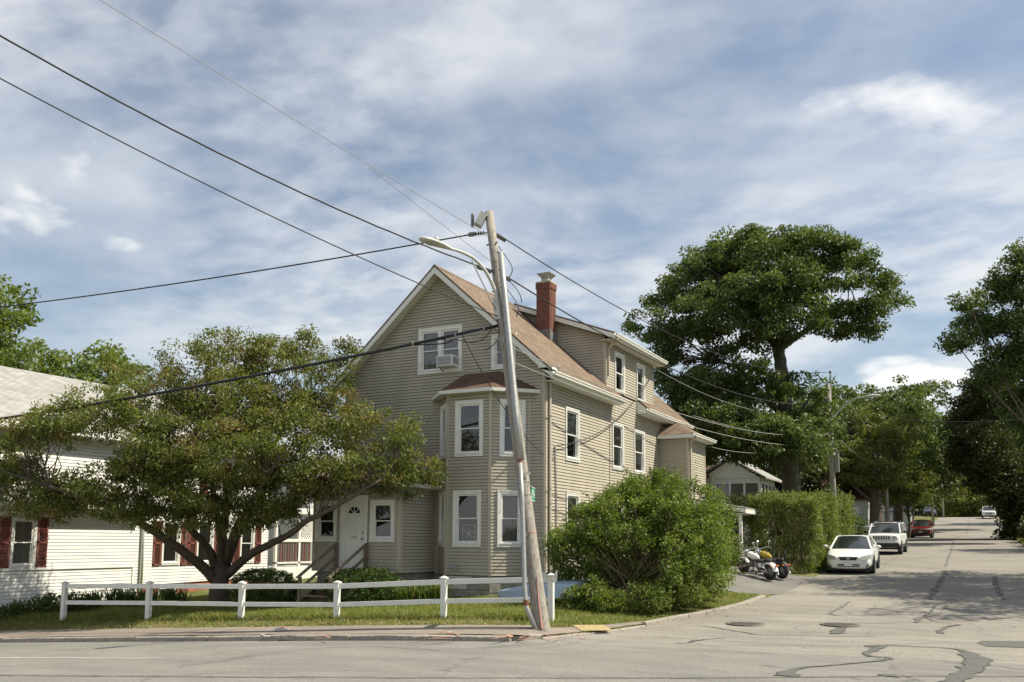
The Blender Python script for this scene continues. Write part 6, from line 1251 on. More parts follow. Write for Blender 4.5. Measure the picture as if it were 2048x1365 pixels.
wire('thin second guy strand splitting off the pale wire by the pole', ph(8.9), (-12.2, 16.2, 10.55), .02, .008, 'wire_grey', n=8)
P2X, P2Y = -7.5, 54.7
wire('power line running from the pole top past the chimney to the oak', ph(9.85) + Vector((.05, .55, 0)), (P2X, P2Y, 11.9), 1.2, .016)
wire('secondary cable crossing the chimney and dormer eave', ph(8.7) + Vector((.05, .5, 0)), (P2X, P2Y, 10.1), 1.2, .02)
wire('pale telephone cable crossing the side wall of the tan house', ph(6.75), (P2X, P2Y, 8.3), .9, .013, 'wire_grey')
wire('lower pale telephone cable along the side wall', ph(6.35), (P2X, P2Y, 7.6), .75, .013, 'wire_grey')
wire('service drop from the dormer corner to the second pole', (-11.75, 35.6, 9.1), (P2X, P2Y, 9.6), .9, .013, 'wire_grey')
wire('service drop from the rear eave to the second pole', (-11.3, 39.3, 7.6), (P2X, P2Y, 8.6), .5, .012, 'wire_grey')
wire('service drop from the rear wing to the second pole', (-10.4, 38.7, 6.1), (P2X, P2Y, 8.4), .7, .012, 'wire_grey')
wire('wall cable looping down from the dormer to the meter', (-11.7, 35.4, 9.1), (-11.74, 25.6, 4.95), .75, .014, 'wire_black')
wire('short drop wire from the thick cable down to the house corner', (-11.3, 18.9, 7.15), (-11.85, 24.9, 4.6), .35, .010)
cl = thing('splice_hardware', 'pale splice clamps and drop loops hanging on the thick cable by the gable window', 'cable hardware', (-11.4, 19.1, 7.0)); mb = MB(); ca, cb_ = ph(7.28), Vector((*E1, 4.96))
def cab(t): p = ca.lerp(cb_, t); p.z -= 4 * .9 * t * (1 - t); return p
mb.tube([cab(.012) + Vector((0, 0, -.06)), cab(.035) + Vector((0, 0, -.07))], .035, 8); o = mb.build('clamp', 'wire_grey', cl)
mb = MB(); limb(mb, [cab(.006), cab(.012) + Vector((0, 0, -.25)), cab(.02) + Vector((0, 0, -.28)), cab(.03) + Vector((0, 0, -.1)), cab(.045)], .012, .012, 5); limb(mb, [cab(.03), cab(.035) + Vector((0, 0, -.16)), cab(.06)], .018, .018, 5); mb.build('drop_loop', 'wire_black', cl)
for t in (.0105, .028, .055): MB().lathe(cab(t) - Vector((.02, 0, 0)), (-1, -.14, 0), [(.052, 0), (.052, .04)], 10).build('clip', 'wire_grey', cl)

# other poles
def simple_pole(label, x, y, top, r=.14, lamp=None, lamp_z=None, box=False, lean=(0, 0)):
    z = yz(x, y); t = thing('utility_pole', label, 'utility pole', (x, y, z), 'utility poles up the side street'); h = top - z
    MB().tube([(x, y, z - .3), (x + lean[0] * .5, y, z + h * .5), (x + lean[0], y, top)], [r * 1.15, r, r * .8], 10).build('shaft', 'wood_pole', t, smooth=True)
    MB().tube([(x + lean[0] + .12, y, top - .8), (x + lean[0] + .12, y, top + .75)], .04, 6).build('pin', 'galv_dull', t); MB().lathe((x + lean[0] + .12, y, top + .7), (0, 0, 1), [(.05, 0), (.09, .06), (.04, .16)], 8).build('insulator', 'porcelain', t)
    if lamp:
        a = Vector((x, y, lamp_z)); d = Vector(lamp); l = d.length; u = d.normalized(); mb = MB(); limb(mb, [a, a + u * l * .45 + Vector((0, 0, .75)), a + u * l * .75 + Vector((0, 0, 1.05)), a + u * l + Vector((0, 0, 1.1))], .06, .045, 8); mb.build('lamp_arm', 'lamp_grey', t, smooth=True)
        hb = a + u * (l + .4) + Vector((0, 0, 1.12)); q = MB(); q.ell(hb, (.48, .17, .09), 14, 8, rot=Matrix(((u.x, -u.y, 0), (u.y, u.x, 0), (0, 0, 1)))); q.build('lamp_head', 'lamp_grey', t, smooth=True); MB().lathe(hb + Vector((0, 0, .07)), (0, 0, 1), [(.06, 0), (.05, .1)], 8).build('photocell', 'lamp_grey', t)
    if box: MB().box((x + .14, y - .12, 6.0), (x + .34, y + .12, 7.2)).build('terminal_box', 'galv_dull', t); MB().tube([(x + .2, y, 7.2), (x + .22, y, 7.9)], .05, 6).build('bracket', 'iron', t)
    return t
simple_pole('second utility pole rising behind the trimmed hedge with a street lamp', P2X, P2Y, 11.1, .16, (1.9, -.2, 0), 9.15, True, lean=(-.1, 0))
simple_pole('third utility pole beside the white garage, grey conduit up its side', -6.95, 81, 9.6, .16)
simple_pole('fourth utility pole far up the hill with its own street lamp', -5.5, 127, 13.2, .14, (-1.6, -.3, 0), 10.2)
simple_pole('last slim utility pole near the crest', -5.4, 160, 13.5, .14)
wire('upper line strung on up the side street from the second pole', (P2X, P2Y, 11.8), (-6.8, 81, 10.1), .5, .012, 'wire_grey'); wire('lower line strung on up the side street from the second pole', (P2X, P2Y, 8.4), (-6.9, 81, 8.2), .5, .014, 'wire_grey')
wire('pale line crossing the dark trees toward the right', (P2X, P2Y, 9.7), (4.5, 66, 10.1), .6, .007, 'wire_black')

# ------------------------------------------------------------------ cars
def wheel(parent, x, y, r, w, sgn, rim='galvanised'):
    t = MB(); ax = (sgn, 0, 0); t.lathe((x - sgn * w, y, r), ax, [(r * .62, 0), (r * .93, .0), (r, .03), (r, w - .03), (r * .93, w), (r * .64, w + .002), (r * .62, w - .03)], 24); o = t.build('wheel', 'rubber', parent, smooth=True)
    m_ = MB(); m_.lathe((x - .03 * sgn, y, r), ax, [(r * .64, 0), (r * .62, .025), (r * .5, .012), (r * .12, .02), (r * .1, .03)], 20); m_.build('rim', 'black_plastic', o, smooth=True)
    for k in range(5):
        a = 2 * PI * k / 5 + .4; d = Vector((0, math.cos(a), math.sin(a))); c = Vector((x + .006 * sgn, y, r)); MB().bar(c + d * .03, c + d * r * .6, .03, .06, up=ax).build('spoke', rim, o)
    return o
def car(name, label, kind, col, loc, rot=0.0, detail=True, plate='', group='parked cars'):
    K = dict(sedan=dict(L=4.9, W=.925, zb=.2, st=[(0, .62, .30, .62), (.05, .74, .22, .70), (.22, .84, .2, .77), (.7, .905, .2, .85), (1.25, .922, .2, .96), (2.2, .925, .2, .99), (3.4, .925, .2, 1.01), (4.2, .905, .22, 1.04), (4.7, .85, .28, 1.02), (4.9, .76, .4, .92)], g=((1.18, .80, .95), (2.05, .60, 1.40), (3.25, .60, 1.41), (4.15, .76, 1.03)), r=.33, wy=(.98, 3.75)),
             suv=dict(L=4.41, W=.88, zb=.32, st=[(0, .78, .48, .98), (.06, .84, .40, 1.03), (.25, .87, .34, 1.06), (.9, .878, .34, 1.08), (1.2, .88, .34, 1.10), (2.2, .88, .34, 1.10), (3.6, .88, .34, 1.10), (4.25, .87, .36, 1.08), (4.41, .82, .45, 1.02)], g=((1.12, .79, 1.09), (1.72, .69, 1.60), (4.05, .68, 1.62), (4.36, .78, 1.08)), r=.345, wy=(.85, 3.48)),
             cross=dict(L=4.55, W=.92, zb=.26, st=[(0, .66, .40, .80), (.06, .78, .3, .88), (.25, .87, .27, .94), (.8, .915, .27, 1.02), (1.2, .92, .27, 1.07), (2.2, .92, .27, 1.09), (3.6, .92, .27, 1.10), (4.3, .90, .3, 1.08), (4.55, .8, .42, 1.0)], g=((1.12, .80, 1.06), (1.95, .66, 1.58), (3.75, .65, 1.60), (4.4, .78, 1.09)), r=.35, wy=(.92, 3.6)),
             pickup=dict(L=5.4, W=.95, zb=.4, st=[(0, .82, .5, 1.0), (.06, .88, .42, 1.08), (.3, .92, .4, 1.12), (1.2, .94, .4, 1.16), (1.6, .95, .4, 1.18), (3.4, .95, .4, 1.18), (3.5, .95, .4, 1.2), (5.2, .95, .4, 1.2), (5.4, .92, .5, 1.18)], g=((1.5, .84, 1.15), (2.05, .72, 1.74), (3.3, .72, 1.75), (3.45, .82, 1.18)), r=.39, wy=(.95, 4.3)))[kind]
    t = thing(name, label, 'car', (0, 0, 0), group); W_ = K['W']; mb = MB(); vs = []; n_ = 18
    for (y, w_, zb, zt) in K['st']:
        half = [(0, zb), (.7 * w_, zb), (.93 * w_, zb + .05), (w_, zb + .2), (w_, (zb + zt) / 2), (.99 * w_, zt - .14), (.94 * w_, zt - .03), (.72 * w_, zt + .008), (.35 * w_, zt + .02), (0, zt + .024)]
        ring = half + [(-x, z) for x, z in half[-2:0:-1]]; n_ = len(ring); vs += [(x, y, z) for x, z in ring]
    m_ = len(K['st']); mb.add(vs, [(i * n_ + j, (i + 1) * n_ + j, (i + 1) * n_ + (j + 1) % n_, i * n_ + (j + 1) % n_) for i in range(m_ - 1) for j in range(n_)] + [tuple(range(n_)), tuple(range(m_ * n_ - 1, (m_ - 1) * n_ - 1, -1))])
    mb.build('body', col, t, smooth=True, sub=1)
    (y1, w1, z1), (y2, w2, z2), (y3, w3, z3), (y4, w4, z4) = K['g']
    def wgrid(pa, pb, bulge, name_, mat_):      # glass between two cross bars
        q = MB(); vs = []; nc = 9; nr = 4
        for i in range(nr + 1):
            s_ = i / nr
            for j in range(nc):
                u = -1 + 2 * j / (nc - 1); w_ = pa[1] + (pb[1] - pa[1]) * s_; y = pa[0] + (pb[0] - pa[0]) * s_ + bulge * (u * u); z = pa[2] + (pb[2] - pa[2]) * s_ + .02 * (1 - u * u) * s_ + .015 * math.sin(PI * s_); vs.append((u * w_, y, z))
        q.add(vs, [(i * nc + j, i * nc + j + 1, (i + 1) * nc + j + 1, (i + 1) * nc + j) for i in range(nr) for j in range(nc - 1)]); return q.build(name_, mat_, t, smooth=True)
    wgrid((y1, w1, z1 - .02), (y2, w2, z2), .16, 'windscreen', 'car_glass'); wgrid((y4, w4, z4), (y3, w3, z3), -.08, 'rear_window', 'car_glass')
    q = MB(); nc, nr = 9, 8; vs = []
    for i in range(nr + 1):
        s_ = i / nr
        for j in range(nc):
            u = -1 + 2 * j / (nc - 1); w_ = w2 + (w3 - w2) * s_; y = y2 + (y3 - y2) * s_ + (.16 * u * u * (1 - s_) * 1.0) - .08 * u * u * s_; z = z2 + (z3 - z2) * s_ + .045 * math.sin(PI * min(1, s_ * .8 + .15)) + .022 * (1 - u * u) - .035 * u ** 6; vs.append((u * (w_ + .012), y, z + .012))
    q.add(vs, [(i * nc + j, i * nc + j + 1, (i + 1) * nc + j + 1, (i + 1) * nc + j) for i in range(nr) for j in range(nc - 1)]); q.build('roof', col, t, smooth=True)
    if kind in ('sedan', 'suv'): MB().add([(x, y2 + .28 + (.16 * .3) + dy, z2 + .115 + (.012 if dy else 0)) for x, dy in ((-.4, 0), (.4, 0), (.4, .6), (-.4, .6))], [(0, 1, 2, 3)]).build('sunroof', 'car_glass', t)
    for sg_ in (1, -1):
        MB().add([(sg_ * (w1 + .005), y1 + .16, z1 - .03), (sg_ * (w4 + .0), y4 - .06, z4 - .03), (sg_ * w3, y3 - .05, z3 - .01), (sg_ * w2, y2 + .16, z2 - .01)], [(0, 1, 2, 3)]).build('side_window', 'car_glass', t)
        p = MB(); p.bar((sg_ * (w1 + .01), y1 + .15, z1 - .03), (sg_ * (w2 + .005), y2 + .15, z2 + .005), .06, .07, up=(1, 0, 0)); p.bar((sg_ * (w2 + .004), y2 + .12, z2 + .0), (sg_ * (w3 + .004), y3 - .05, z3 + .0), .05, .05); p.bar((sg_ * (w4 + .01), y4 - .1, z4 - .03), (sg_ * (w3 + .005), y3 - .05, z3), .06, .14, up=(1, 0, 0)); ym = (y2 + y3) / 2 + .1; p.bar((sg_ * ((w1 + w4) / 2 + .02), ym, z1 - .02), (sg_ * (w2 + .006), ym, z2), .05, .06, up=(1, 0, 0)); 
        if kind in ('suv', 'cross'): p.bar((sg_ * ((w1 + w4) / 2 + .02), y3 - .55, z1 - .02), (sg_ * (w3 + .006), y3 - .6, z3), .05, .09, up=(1, 0, 0))
        p.build('pillar', col, t)
        mr = MB(); mr.ell((sg_ * (W_ + .12), y1 + .42, z1 + .08), (.12, .07, .075), 10, 7); mr.bar((sg_ * (W_ - .1), y1 + .42, z1 + .02), (sg_ * (W_ + .05), y1 + .42, z1 + .05), .05, .04); mr.build('mirror', col if kind != 'suv' else 'black_plastic', t, smooth=True)
        for wy in K['wy']:
            a = MB(); a.lathe((sg_ * (W_ - .16), wy, K['r'] + .01), (sg_, 0, 0), [(K['r'] + .055, 0), (K['r'] + .055, .168), (.05, .17)], 24); a.build('wheel_arch', 'black_plastic', t); wheel(t, sg_ * (W_ + .012), wy, K['r'], .21, sg_)
        if detail:
            h = MB(); 
            if kind == 'sedan':
                h.add([(sg_ * .46, -.02, .585), (sg_ * .70, -.005, .59), (sg_ * .885, .33, .68), (sg_ * .88, .40, .785), (sg_ * .76, .12, .79), (sg_ * .48, -.01, .72)], [(0, 1, 4, 5), (1, 2, 3, 4)]); f_ = MB().lathe((sg_ * .66, .10, .37), (0, -1, 0), [(.085, 0), (.085, .035), (.06, .04)], 12).build('fog_lamp', 'black_plastic', t)
            elif kind == 'suv': h.lathe((sg_ * .64, .02, .88), (0, -1, 0), [(.115, 0), (.12, .03), (.10, .045), (.02, .05)], 18)
            else: h.add([(sg_ * .44, -.02, .76), (sg_ * .72, -.0, .78), (sg_ * .90, .33, .84), (sg_ * .89, .38, .93), (sg_ * .74, .08, .91), (sg_ * .46, -.01, .86)], [(0, 1, 4, 5), (1, 2, 3, 4)])
            h.build('headlight', 'headlight', t, smooth=True)
    MB().box((-W_ + .1, .3, K['zb'] - .06), (W_ - .1, K['L'] - .3, K['zb'] + .1)).build('underbody', 'black_plastic', t)
    if detail:
        if kind == 'sedan':
            MB().add([(-.36, -.012, .695), (.36, -.012, .695), (.30, -.02, .57), (-.30, -.02, .57)], [(3, 2, 1, 0)]).build('grille', 'black_plastic', t)
            em = MB(); 
            for (a, b, c, d) in ((-.055, -.035, .595, .675), (.035, .055, .595, .675), (-.035, .035, .628, .642)): em.box((a, -.035, c), (b, -.02, d))
            em.build('emblem', 'chrome', t); MB().box((-.4, -.03, .70), (.4, .03, .715)).build('grille_trim', 'chrome', t)
            lo = MB(); lo.box((-.42, -.012, .31), (.42, .03, .415)); lo.build('intake', 'black_plastic', t); MB().box((-.42, -.022, .355), (.42, -.012, .37)).build('intake_bar', col, t)
            MB().box((-.155, -.035, .335), (.155, -.022, .475)).build('number_plate', 'plate', t)
        elif kind == 'suv':
            g_ = MB()
            for k in range(7): MB().box((-.41 + k * .125 - .03, -.028, .80), (-.41 + k * .125 + .03, .02, .97)).build('grille_slot', 'black_plastic', t)
            bp = MB(); bp.box((-.84, -.10, .40), (.84, .1, .60)); bp.build('bumper', 'black_plastic', t, bevel=.03); MB().box((-.80, -.09, .61), (.80, .06, .70)).build('bumper_top', col, t, bevel=.02); MB().box((-.52, -.13, .52), (-.28, -.105, .64)).build('number_plate', 'plate', t)
            for sg_ in (1, -1):
                MB().bar((sg_ * .62, 1.9, 1.70), (sg_ * .61, 3.9, 1.72), .04, .04).build('roof_rail', 'black_plastic', t); MB().box((sg_ * .87 - .02, .3, .34), (sg_ * .87 + .03, 4.2, .48)).build('sill_cladding', 'black_plastic', t)
        else:
            MB().add([(-.4, -.012, .82), (.4, -.012, .82), (.34, -.02, .68), (-.34, -.02, .68)], [(3, 2, 1, 0)]).build('grille', 'black_plastic', t); lo = MB(); lo.box((-.62, -.012, .36), (.62, .04, .52)); lo.build('intake', 'black_plastic', t); MB().box((-.15, -.035, .52), (.15, -.02, .64)).build('number_plate', 'plate', t)
            ch = MB(); 
            for sg_ in (1, -1): ch.bar((sg_ * .45, -.0, .845), (0, -.035, .80), .03, .03)
            ch.build('grille_trim', 'chrome', t)
    x, y = loc; z = rz(x, y + .9); sl = math.atan((rz(x, y + 3.6) - rz(x, y + .9)) / 2.7) if abs(rot) < .4 else 0
    t.location = (x, y, z + .012 - math.tan(sl) * .9); t.rotation_euler = (sl, 0, rot); return t
car('white_sedan', 'white four-door sedan parked nearest beside the trimmed hedge', 'sedan', 'car_white', (-4.85, 38.75), math.radians(2))
car('white_suv', 'boxy white sport utility car with slotted grille parked behind the sedan', 'suv', 'car_white', (-4.75, 51.9), math.radians(-1))
car('red_crossover', 'dark red crossover car parked up the hill under the young tree', 'cross', 'car_red', (-4.98, 90), 0)
car('white_hatchback', 'white car tucked behind the red crossover', 'sedan', 'car_white', (-5.7, 97.5), 0, False)
car('white_pickup', 'white pickup facing downhill near the crest on the far side', 'pickup', 'car_white', (1.0, 150), 0)
c = car('silver_car', 'silver car parked sideways in a drive behind the trimmed hedge', 'sedan', 'car_silver', (-4.9, 60.0), math.radians(90), False); c.location.z = yz(-7.5, 60) + .35
c = car('dark_car', 'dark blue car on the left verge near the crest', 'cross', 'car_dark', (-7.4, 160), math.radians(0), False); c.location.z = yz(-7.4, 161) + .02
c = car('dark_van', 'dark car half hidden behind the white pickup', 'cross', 'car_dark', (3.4, 153.5), math.radians(0), False); c.location.z = yz(3.4, 154) + .02

# ------------------------------------------------------------------ motorcycles
def moto(name, label, tank, rear, front, fend=None, backrest=False):
    fend = fend or tank
    fr, re = Vector((*front, 0)), Vector((*rear, 0)); d = fr - re; wbse = d.length; ang = math.atan2(d.y, d.x)
    t = thing(name, label, 'motorcycle', (0, 0, 0), 'motorcycles on the driveway')   # local: x forward from rear axle, y left, z up
    def wl(x, r, w):
        mb = MB(); prof = [(r - .085, -w * .35), (r - .05, -w * .5), (r - .015, -w * .4), (r, 0), (r - .015, w * .4), (r - .05, w * .5), (r - .085, w * .35)]; mb.lathe((x, 0, r), (0, 1, 0), prof, 26); o = mb.build('wheel', 'rubber', t, smooth=True)
        m_ = MB(); m_.lathe((x, 0, r), (0, 1, 0), [(r - .08, -w * .36), (r - .10, -.02), (r - .1, .02), (r - .08, w * .36)], 26); m_.build('rim', 'engine', o, smooth=True); MB().lathe((x, -.08, r), (0, 1, 0), [(.04, 0), (.05, .03), (.05, .13), (.04, .16)], 10).build('hub', 'engine', o)
        for k in range(7): a = 2 * PI * k / 7; MB().bar((x, 0, r), (x + math.cos(a) * (r - .09), 0, r + math.sin(a) * (r - .09)), .018, .018, up=(0, 1, 0)).build('spoke', 'chrome', o)
    wl(0, .32, .17); wl(wbse, .32, .11)
    def fender(x, r, a0, a1, w, mat_):
        mb = MB(); n = 12; vs = []
        for i in range(n + 1):
            a = a0 + (a1 - a0) * i / n
            for (dy, dr) in ((-w, -.05), (-w * .85, .0), (0, .018), (w * .85, 0), (w, -.05)): vs.append((x + math.cos(a) * (r + dr), dy, .32 + math.sin(a) * (r + dr)))
        mb.add(vs, [(i * 5 + j, i * 5 + j + 1, (i + 1) * 5 + j + 1, (i + 1) * 5 + j) for i in range(n) for j in range(4)]); mb.build('fender', mat_, t, smooth=True)
    fender(0, .40, math.radians(35), math.radians(165), .12, fend); fender(wbse, .37, math.radians(40), math.radians(150), .075, fend)
    fb = MB(); fb.tube([(.05, .0, .35), (.55, 0, .42), (1.1, 0, .38), (1.22, 0, .85)], .03, 8); fb.tube([(.3, .09, .62), (.75, .08, .72), (1.2, 0, .9)], .025, 8); fb.tube([(.3, -.09, .62), (.75, -.08, .72), (1.2, 0, .9)], .025, 8); fb.build('frame', 'black_plastic', t, smooth=True)
    for s_ in (1, -1):
        f_ = MB(); f_.tube([(wbse, .085 * s_, .32), (wbse - .28, .085 * s_, 1.0)], .026, 8); f_.build('fork', 'chrome', t, smooth=True); sw_ = MB(); sw_.tube([(0, .12 * s_, .32), (.5, .12 * s_, .38)], .025, 6); sw_.tube([(.02, .135 * s_, .34), (.28, .13 * s_, .68)], .03, 8); sw_.build('shock', 'chrome', t, smooth=True)
    tk = MB(); tk.ell((.92, 0, .83), (.34, .17, .14), 16, 10, rot=Matrix.Rotation(math.radians(-14), 3, 'Y'), warp=lambda p: Vector((p.x, p.y * (1 + .35 * p.x / .34) if p.x > 0 else p.y * (1 + .5 * p.x / .34), p.z))); tk.build('tank', tank, t, smooth=True)
    MB().ell((.92, 0, .955), (.12, .05, .03), 10, 6).build('dash', 'chrome', t, smooth=True)
    MB().ell((.42, 0, .70), (.3, .16, .075), 14, 8).build('seat', 'seat_black', t, smooth=True); MB().ell((.08, 0, .80), (.2, .12, .06), 12, 8).build('pillion_seat', 'seat_black', t, smooth=True)
    en = MB(); en.box((.52, -.13, .2), (1.02, .13, .42)); o = en.build('crankcase', 'engine', t, bevel=.04)
    for (x, rot_) in ((.66, -.4), (.92, .4)):
        cy = MB()
        for k in range(7): cy.lathe((x + math.sin(rot_) * (.02 + k * .035), 0, .42 + k * .035), (math.sin(rot_), 0, math.cos(rot_)), [(.10, 0), (.10, .018), (.08, .02)], 14)
        cy.build('cylinder_fins', 'engine', t)
    for s_ in (1, -1):
        MB().lathe((.66, .13 * s_, .31), (0, s_, 0), [(.13, 0), (.13, .03), (.1, .05)], 18).build('engine_cover', 'chrome', t, smooth=True); MB().lathe((.93, .13 * s_, .31), (0, s_, 0), [(.10, 0), (.1, .03), (.07, .05)], 16).build('engine_cover', 'chrome', t, smooth=True)
        MB().box((.35, .1 * s_ - .02, .45), (.55, .1 * s_ + .03, .64)).build('side_panel', tank, t, bevel=.02)
    ex = MB(); ex.tube([(.95, -.12, .45), (1.08, -.17, .35), (.95, -.19, .22), (.5, -.2, .22)], .026, 8); ex.tube([(.5, -.2, .22), (-.25, -.21, .27)], .048, 10); ex.tube([(.66, -.12, .45), (.7, -.2, .36), (.4, -.21, .33), (-.2, -.22, .38)], .035, 8); ex.build('exhaust', 'chrome', t, smooth=True)
    hb = MB(); top = Vector((wbse - .3, 0, 1.02)); limb(hb, [top + Vector((-.3, .38, .02)), top + Vector((-.12, .34, .08)), top + Vector((0, .1, .02)), top + Vector((0, -.1, .02)), top + Vector((-.12, -.34, .08)), top + Vector((-.3, -.38, .02))], .014, .014, 7); hb.build('handlebar', 'chrome', t, smooth=True)
    for s_ in (1, -1):
        MB().tube([top + Vector((-.3, .38 * s_, .02)), top + Vector((-.42, .4 * s_, .0))], .02, 8).build('grip', 'black_plastic', t); mr = MB(); mr.tube([top + Vector((-.18, .34 * s_, .08)), top + Vector((-.12, .38 * s_, .26))], .008, 5); mr.ell(top + Vector((-.12, .4 * s_, .3)), (.02, .07, .05), 10, 6); mr.build('mirror', 'chrome', t, smooth=True)
        MB().ell((wbse - .2, .2 * s_, .78), (.035, .035, .035), 8, 6).build('indicator', 'amber', t, smooth=True); MB().ell((-.28, .17 * s_, .62), (.035, .035, .035), 8, 6).build('indicator', 'amber', t, smooth=True)
    hl = MB(); hl.ell((wbse - .14, 0, .9), (.11, .1, .1), 14, 9); hl.build('headlamp', 'chrome', t, smooth=True); MB().ell((-.37, 0, .62), (.04, .07, .045), 10, 6).build('tail_lamp', 'red_lens', t, smooth=True)
    MB().tube([(.62, .12, .2), (.55, .34, .0)], .014, 6).build('side_stand', 'galvanised', t)
    if backrest: b = MB(); b.tube([(-.1, .09, .78), (-.2, .09, 1.2), (-.2, -.09, 1.2), (-.1, -.09, .78)], .014, 6); b.ell((-.19, 0, 1.08), (.03, .09, .12), 10, 6); b.build('backrest', 'seat_black', t, smooth=True)
    x, y = rear; zr = yz(x, y) + .02; zf = yz(*front) + .02; t.scale = (.96, .92, .92); t.location = (x, y, zr); t.rotation_euler = (Matrix.Rotation(ang, 3, 'Z') @ Matrix.Rotation(-math.atan2(zf - zr, wbse), 3, 'Y') @ Matrix.Rotation(math.radians(-6), 3, 'X')).to_euler(); return t
moto('cruiser_motorcycle', 'white cruiser motorcycle on its side stand by the big shrub', 'car_white', (-6.92, 33.65), (-8.15, 34.65))
moto('cruiser_motorcycle', 'yellow touring motorcycle with backrest behind the white one', 'bike_yellow', (-6.7, 34.7), (-7.95, 35.75), fend='seat_black', backrest=True)

# ------------------------------------------------------------------ overturned blue boat, tyres, small yard things
bt = thing('overturned_boat', 'pale blue overturned boat hull lying between the pole and the shrub', 'boat', (-11.0, 23.2, .2)); mb = MB(); A_, B_ = Vector((-12.55, 23.35, 0)), Vector((-9.7, 23.15, 0)); ud = (B_ - A_).normalized(); vd = Vector((-ud.y, ud.x, 0)); vs = []; secs = 12; n_ = 9
for i in range(secs + 1):
    t = i / secs; w_ = .72 * min(1, math.sin(PI * min(.5, t * .55 + .02) * 1.0) * 1.25); hh = .16 + .3 * min(1, t * 1.6); z0 = yz(*(A_ + (B_ - A_) * t)[:2]) + .12
    for j in range(n_):
        a = PI * j / (n_ - 1); ca_, sa_ = math.cos(a), math.sin(a); x_ = math.copysign(abs(ca_) ** .55, ca_) * w_; zz = abs(sa_) ** .6 * hh; vs.append(A_ + (B_ - A_) * t + vd * x_ + Vector((0, 0, z0 + zz)))
mb.add(vs, [(i * n_ + j, (i + 1) * n_ + j, (i + 1) * n_ + j + 1, i * n_ + j + 1) for i in range(secs) for j in range(n_ - 1)] + [tuple(range(secs * n_, secs * n_ + n_))]); mb.build('hull', 'hull_blue', bt)
mb = MB(); 
for s_ in (0, n_ - 1): mb.tube([Vector(vs[i * n_ + s_]) for i in range(secs + 1)], .025, 6)
mb.build('gunwale', 'hull_blue', bt, smooth=True)
for i, (x, y, tilt, lab) in enumerate(((-11.45, 25.55, 12, 'worn car tyre leaning on the foundation behind the blue boat'), (-11.6, 25.15, 25, 'second tyre leaning beside the house corner'))):
    mb = MB(); r_ = .31; prof = [(r_ * .6, -.06), (r_ * .75, -.1), (r_ * .95, -.09), (r_, -.05), (r_, .05), (r_ * .95, .09), (r_ * .75, .1), (r_ * .6, .06)]; ax = Vector((1, -.5, 0)).normalized(); ax = (ax + Vector((0, 0, math.sin(math.radians(tilt))))).normalized()
    mb.lathe((x, y, yz(x, y) + .40 + .05), ax, prof, 26); mb.f = mb.f[:-2]; mb.m = mb.m[:-2]; tag(mb.build('tyre', 'rubber' if i else 'lead', smooth=True), lab, 'tyre', 'old tyres by the foundation')
lit = thing('litter_bag', 'crumpled grey and red litter on the pavement', 'litter', (-15.2, 17.3, -.1)); 
for (dx, dy, m_, sz) in ((0, 0, 'curtain_light', .22), (-.25, .3, 'spray_pink', .14)):
    mb = MB(); x, y = -15.15 + dx, 17.05 + dy; s_, q_ = sq(x, y); mb.ell((x, y, float(zk(s_)) + .06), (sz, sz * .6, .035), 9, 5); mb.v = [(a + random.uniform(-.03, .03), b + random.uniform(-.03, .03), c + random.uniform(-.01, .02)) for a, b, c in mb.v]; mb.build('scrap', m_, lit)
# picket fence by the driveway
pk = thing('picket_fence', 'low weathered picket fence closing the driveway', 'fence', (-9, 40, .7))
for i in range(16):
    x = -10.1 + i * .135; y = 39.6 + i * .05; z = yz(x, y); MB().add([(x - .028, y, z), (x + .028, y, z), (x + .028, y, z + 1.15), (x, y, z + 1.24), (x - .028, y, z + 1.15), (x - .028, y + .02, z), (x + .028, y + .02, z), (x + .028, y + .02, z + 1.15), (x, y + .02, z + 1.24), (x - .028, y + .02, z + 1.15)], [(0, 1, 2, 3, 4), (9, 8, 7, 6, 5), (0, 5, 6, 1), (1, 6, 7, 2), (2, 7, 8, 3), (3, 8, 9, 4), (4, 9, 5, 0)]).build('picket', 'concrete', pk)
for h in (.3, .92): MB().bar((-10.2, 39.6, yz(-10.2, 39.6) + h), (-8.0, 40.4, yz(-8, 40.4) + h), .03, .07).build('rail', 'concrete', pk)

# ------------------------------------------------------------------ houses behind
bg_ = thing('white_bungalow', 'white bungalow with a glazed porch behind the oak trunk', 'house', (-14, 60, 1.8))
wa, wb_ = Wall((-16.5, 59.0), (-12.6, 59.0)), Wall((-12.6, 59.0), (-12.6, 63.5)); zb_ = 1.9
for w in (wa, wb_): siding(bg_, w, zb_, 4.3, 'siding_white', course=.15); siding(bg_, w, 5.75, 6.15, 'siding_white', course=.15)
for w in (wa, wb_):
    n = int(w.len / .95)
    for k in range(n + 1): post(bg_, w, min(w.len - .06, .06 + k * (w.len - .12) / n), 4.3, 5.75, 'vinyl_white', .13, .08, 'porch_post')
    for k in range(n): u0, u1 = .12 + k * (w.len - .12) / n, (k + 1) * (w.len - .12) / n; MB().quad(w.p(u0, 4.3, -.05), w.p(u1, 4.3, -.05), w.p(u1, 5.75, -.05), w.p(u0, 5.75, -.05)).build('porch_window', 'car_glass', bg_)
MB().box((-16.4, 59.12, 1.5), (-12.72, 63.4, 6.15)).build('wall', 'interior_dark', bg_)
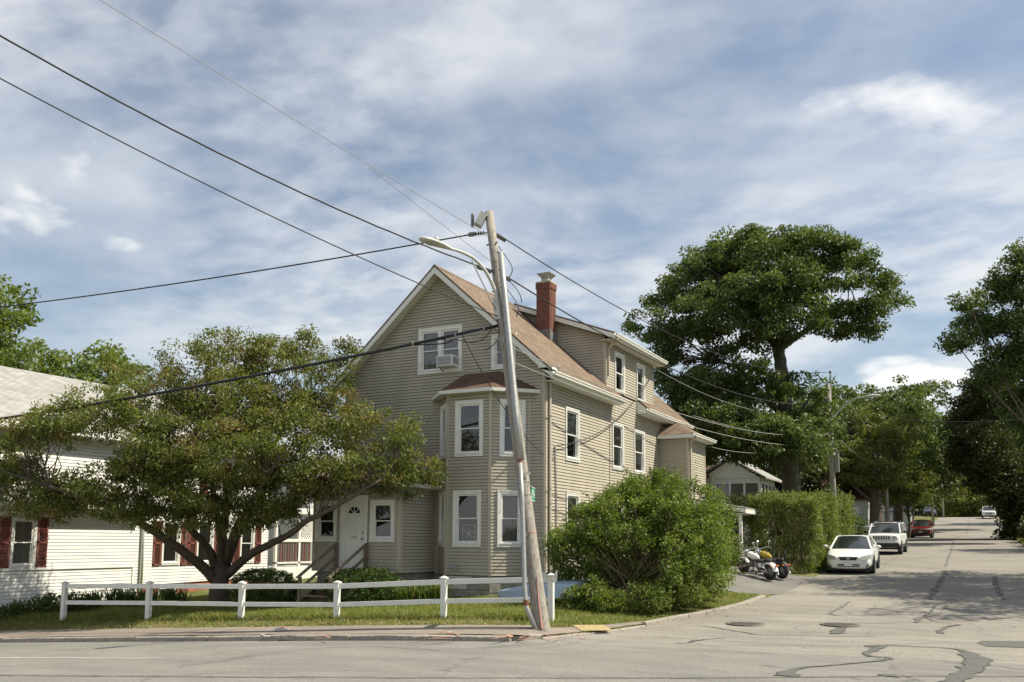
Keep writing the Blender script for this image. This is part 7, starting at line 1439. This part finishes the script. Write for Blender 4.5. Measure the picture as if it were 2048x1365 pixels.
rp = MB(); rp.prism([(-17, 58.5, 6.1), (-14.55, 58.5, 7.5), (-12.1, 58.5, 6.1), (-12.1, 58.5, 6.0), (-14.55, 58.5, 7.36), (-17, 58.5, 6.0)], (0, 0, 0), (0, 7, 0)); rp.build('roof', 'shingle_grey', bg_); gb = MB(); gb.prism([(-16.5, 58.95, 6.1), (-12.6, 58.95, 6.1), (-14.55, 58.95, 7.3)], (0, 0, 0), (0, .1, 0)); gb.build('gable', 'siding_white', bg_)
bh = thing('brown_house', 'brown shingled house wall in shade beyond the rear wing', 'house', (-19, 58, 1.5)); mb = MB(); mb.prism([(-23, 57, 1.2), (-16.4, 57, 1.2), (-16.4, 57, 6.5), (-19.7, 57, 9.2), (-23, 57, 6.5)], (0, 0, 0), (0, 8, 0)); mb.build('wall', 'brown_shingle', bh); rp = MB(); rp.prism([(-15.9, 56.6, 6.3), (-19.7, 56.6, 9.5), (-23.5, 56.6, 6.3), (-23.5, 56.6, 6.1), (-19.7, 56.6, 9.3), (-15.9, 56.6, 6.1)], (0, 0, 0), (0, 8.8, 0)); rp.build('roof', 'shingle_bay', bh)
def garage(name, label, x0, x1, y, z0, h, mat_, roof_mat, rh, depth=6):
    t = thing(name, label, 'garage', ((x0 + x1) / 2, y, z0)); w = Wall((x0, y), (x1, y)); siding(t, w, z0, z0 + h, mat_, course=.2, rows=3); MB().box((x0 + .05, y + .05, z0 - .5), (x1 - .05, y + depth, z0 + h)).build('wall', mat_, t)
    MB().prism([(x0 - .3, y - .3, z0 + h), (x1 + .3, y - .3, z0 + h), (x1 + .3, y + depth / 2, z0 + h + rh), (x0 - .3, y + depth / 2, z0 + h + rh)], (0, 0, 0), (0, 0, .1)).build('roof', roof_mat, t); MB().box((x0 + .6, y - .03, z0), (x1 - .6, y - .005, z0 + h - .5)).build('garage_door', 'vinyl_white', t); return t
garage('white_garage', 'white garage wall half hidden by the hedge and street tree', -10.5, -7.35, 70.5, 2.2, 2.85, 'siding_grey', 'dark_red_wall', 1.9)
garage('white_shed', 'long white low building behind the third pole and street tree', -10.4, -7.2, 110, 3.4, 2.0, 'siding_white', 'shingle_grey', .6)
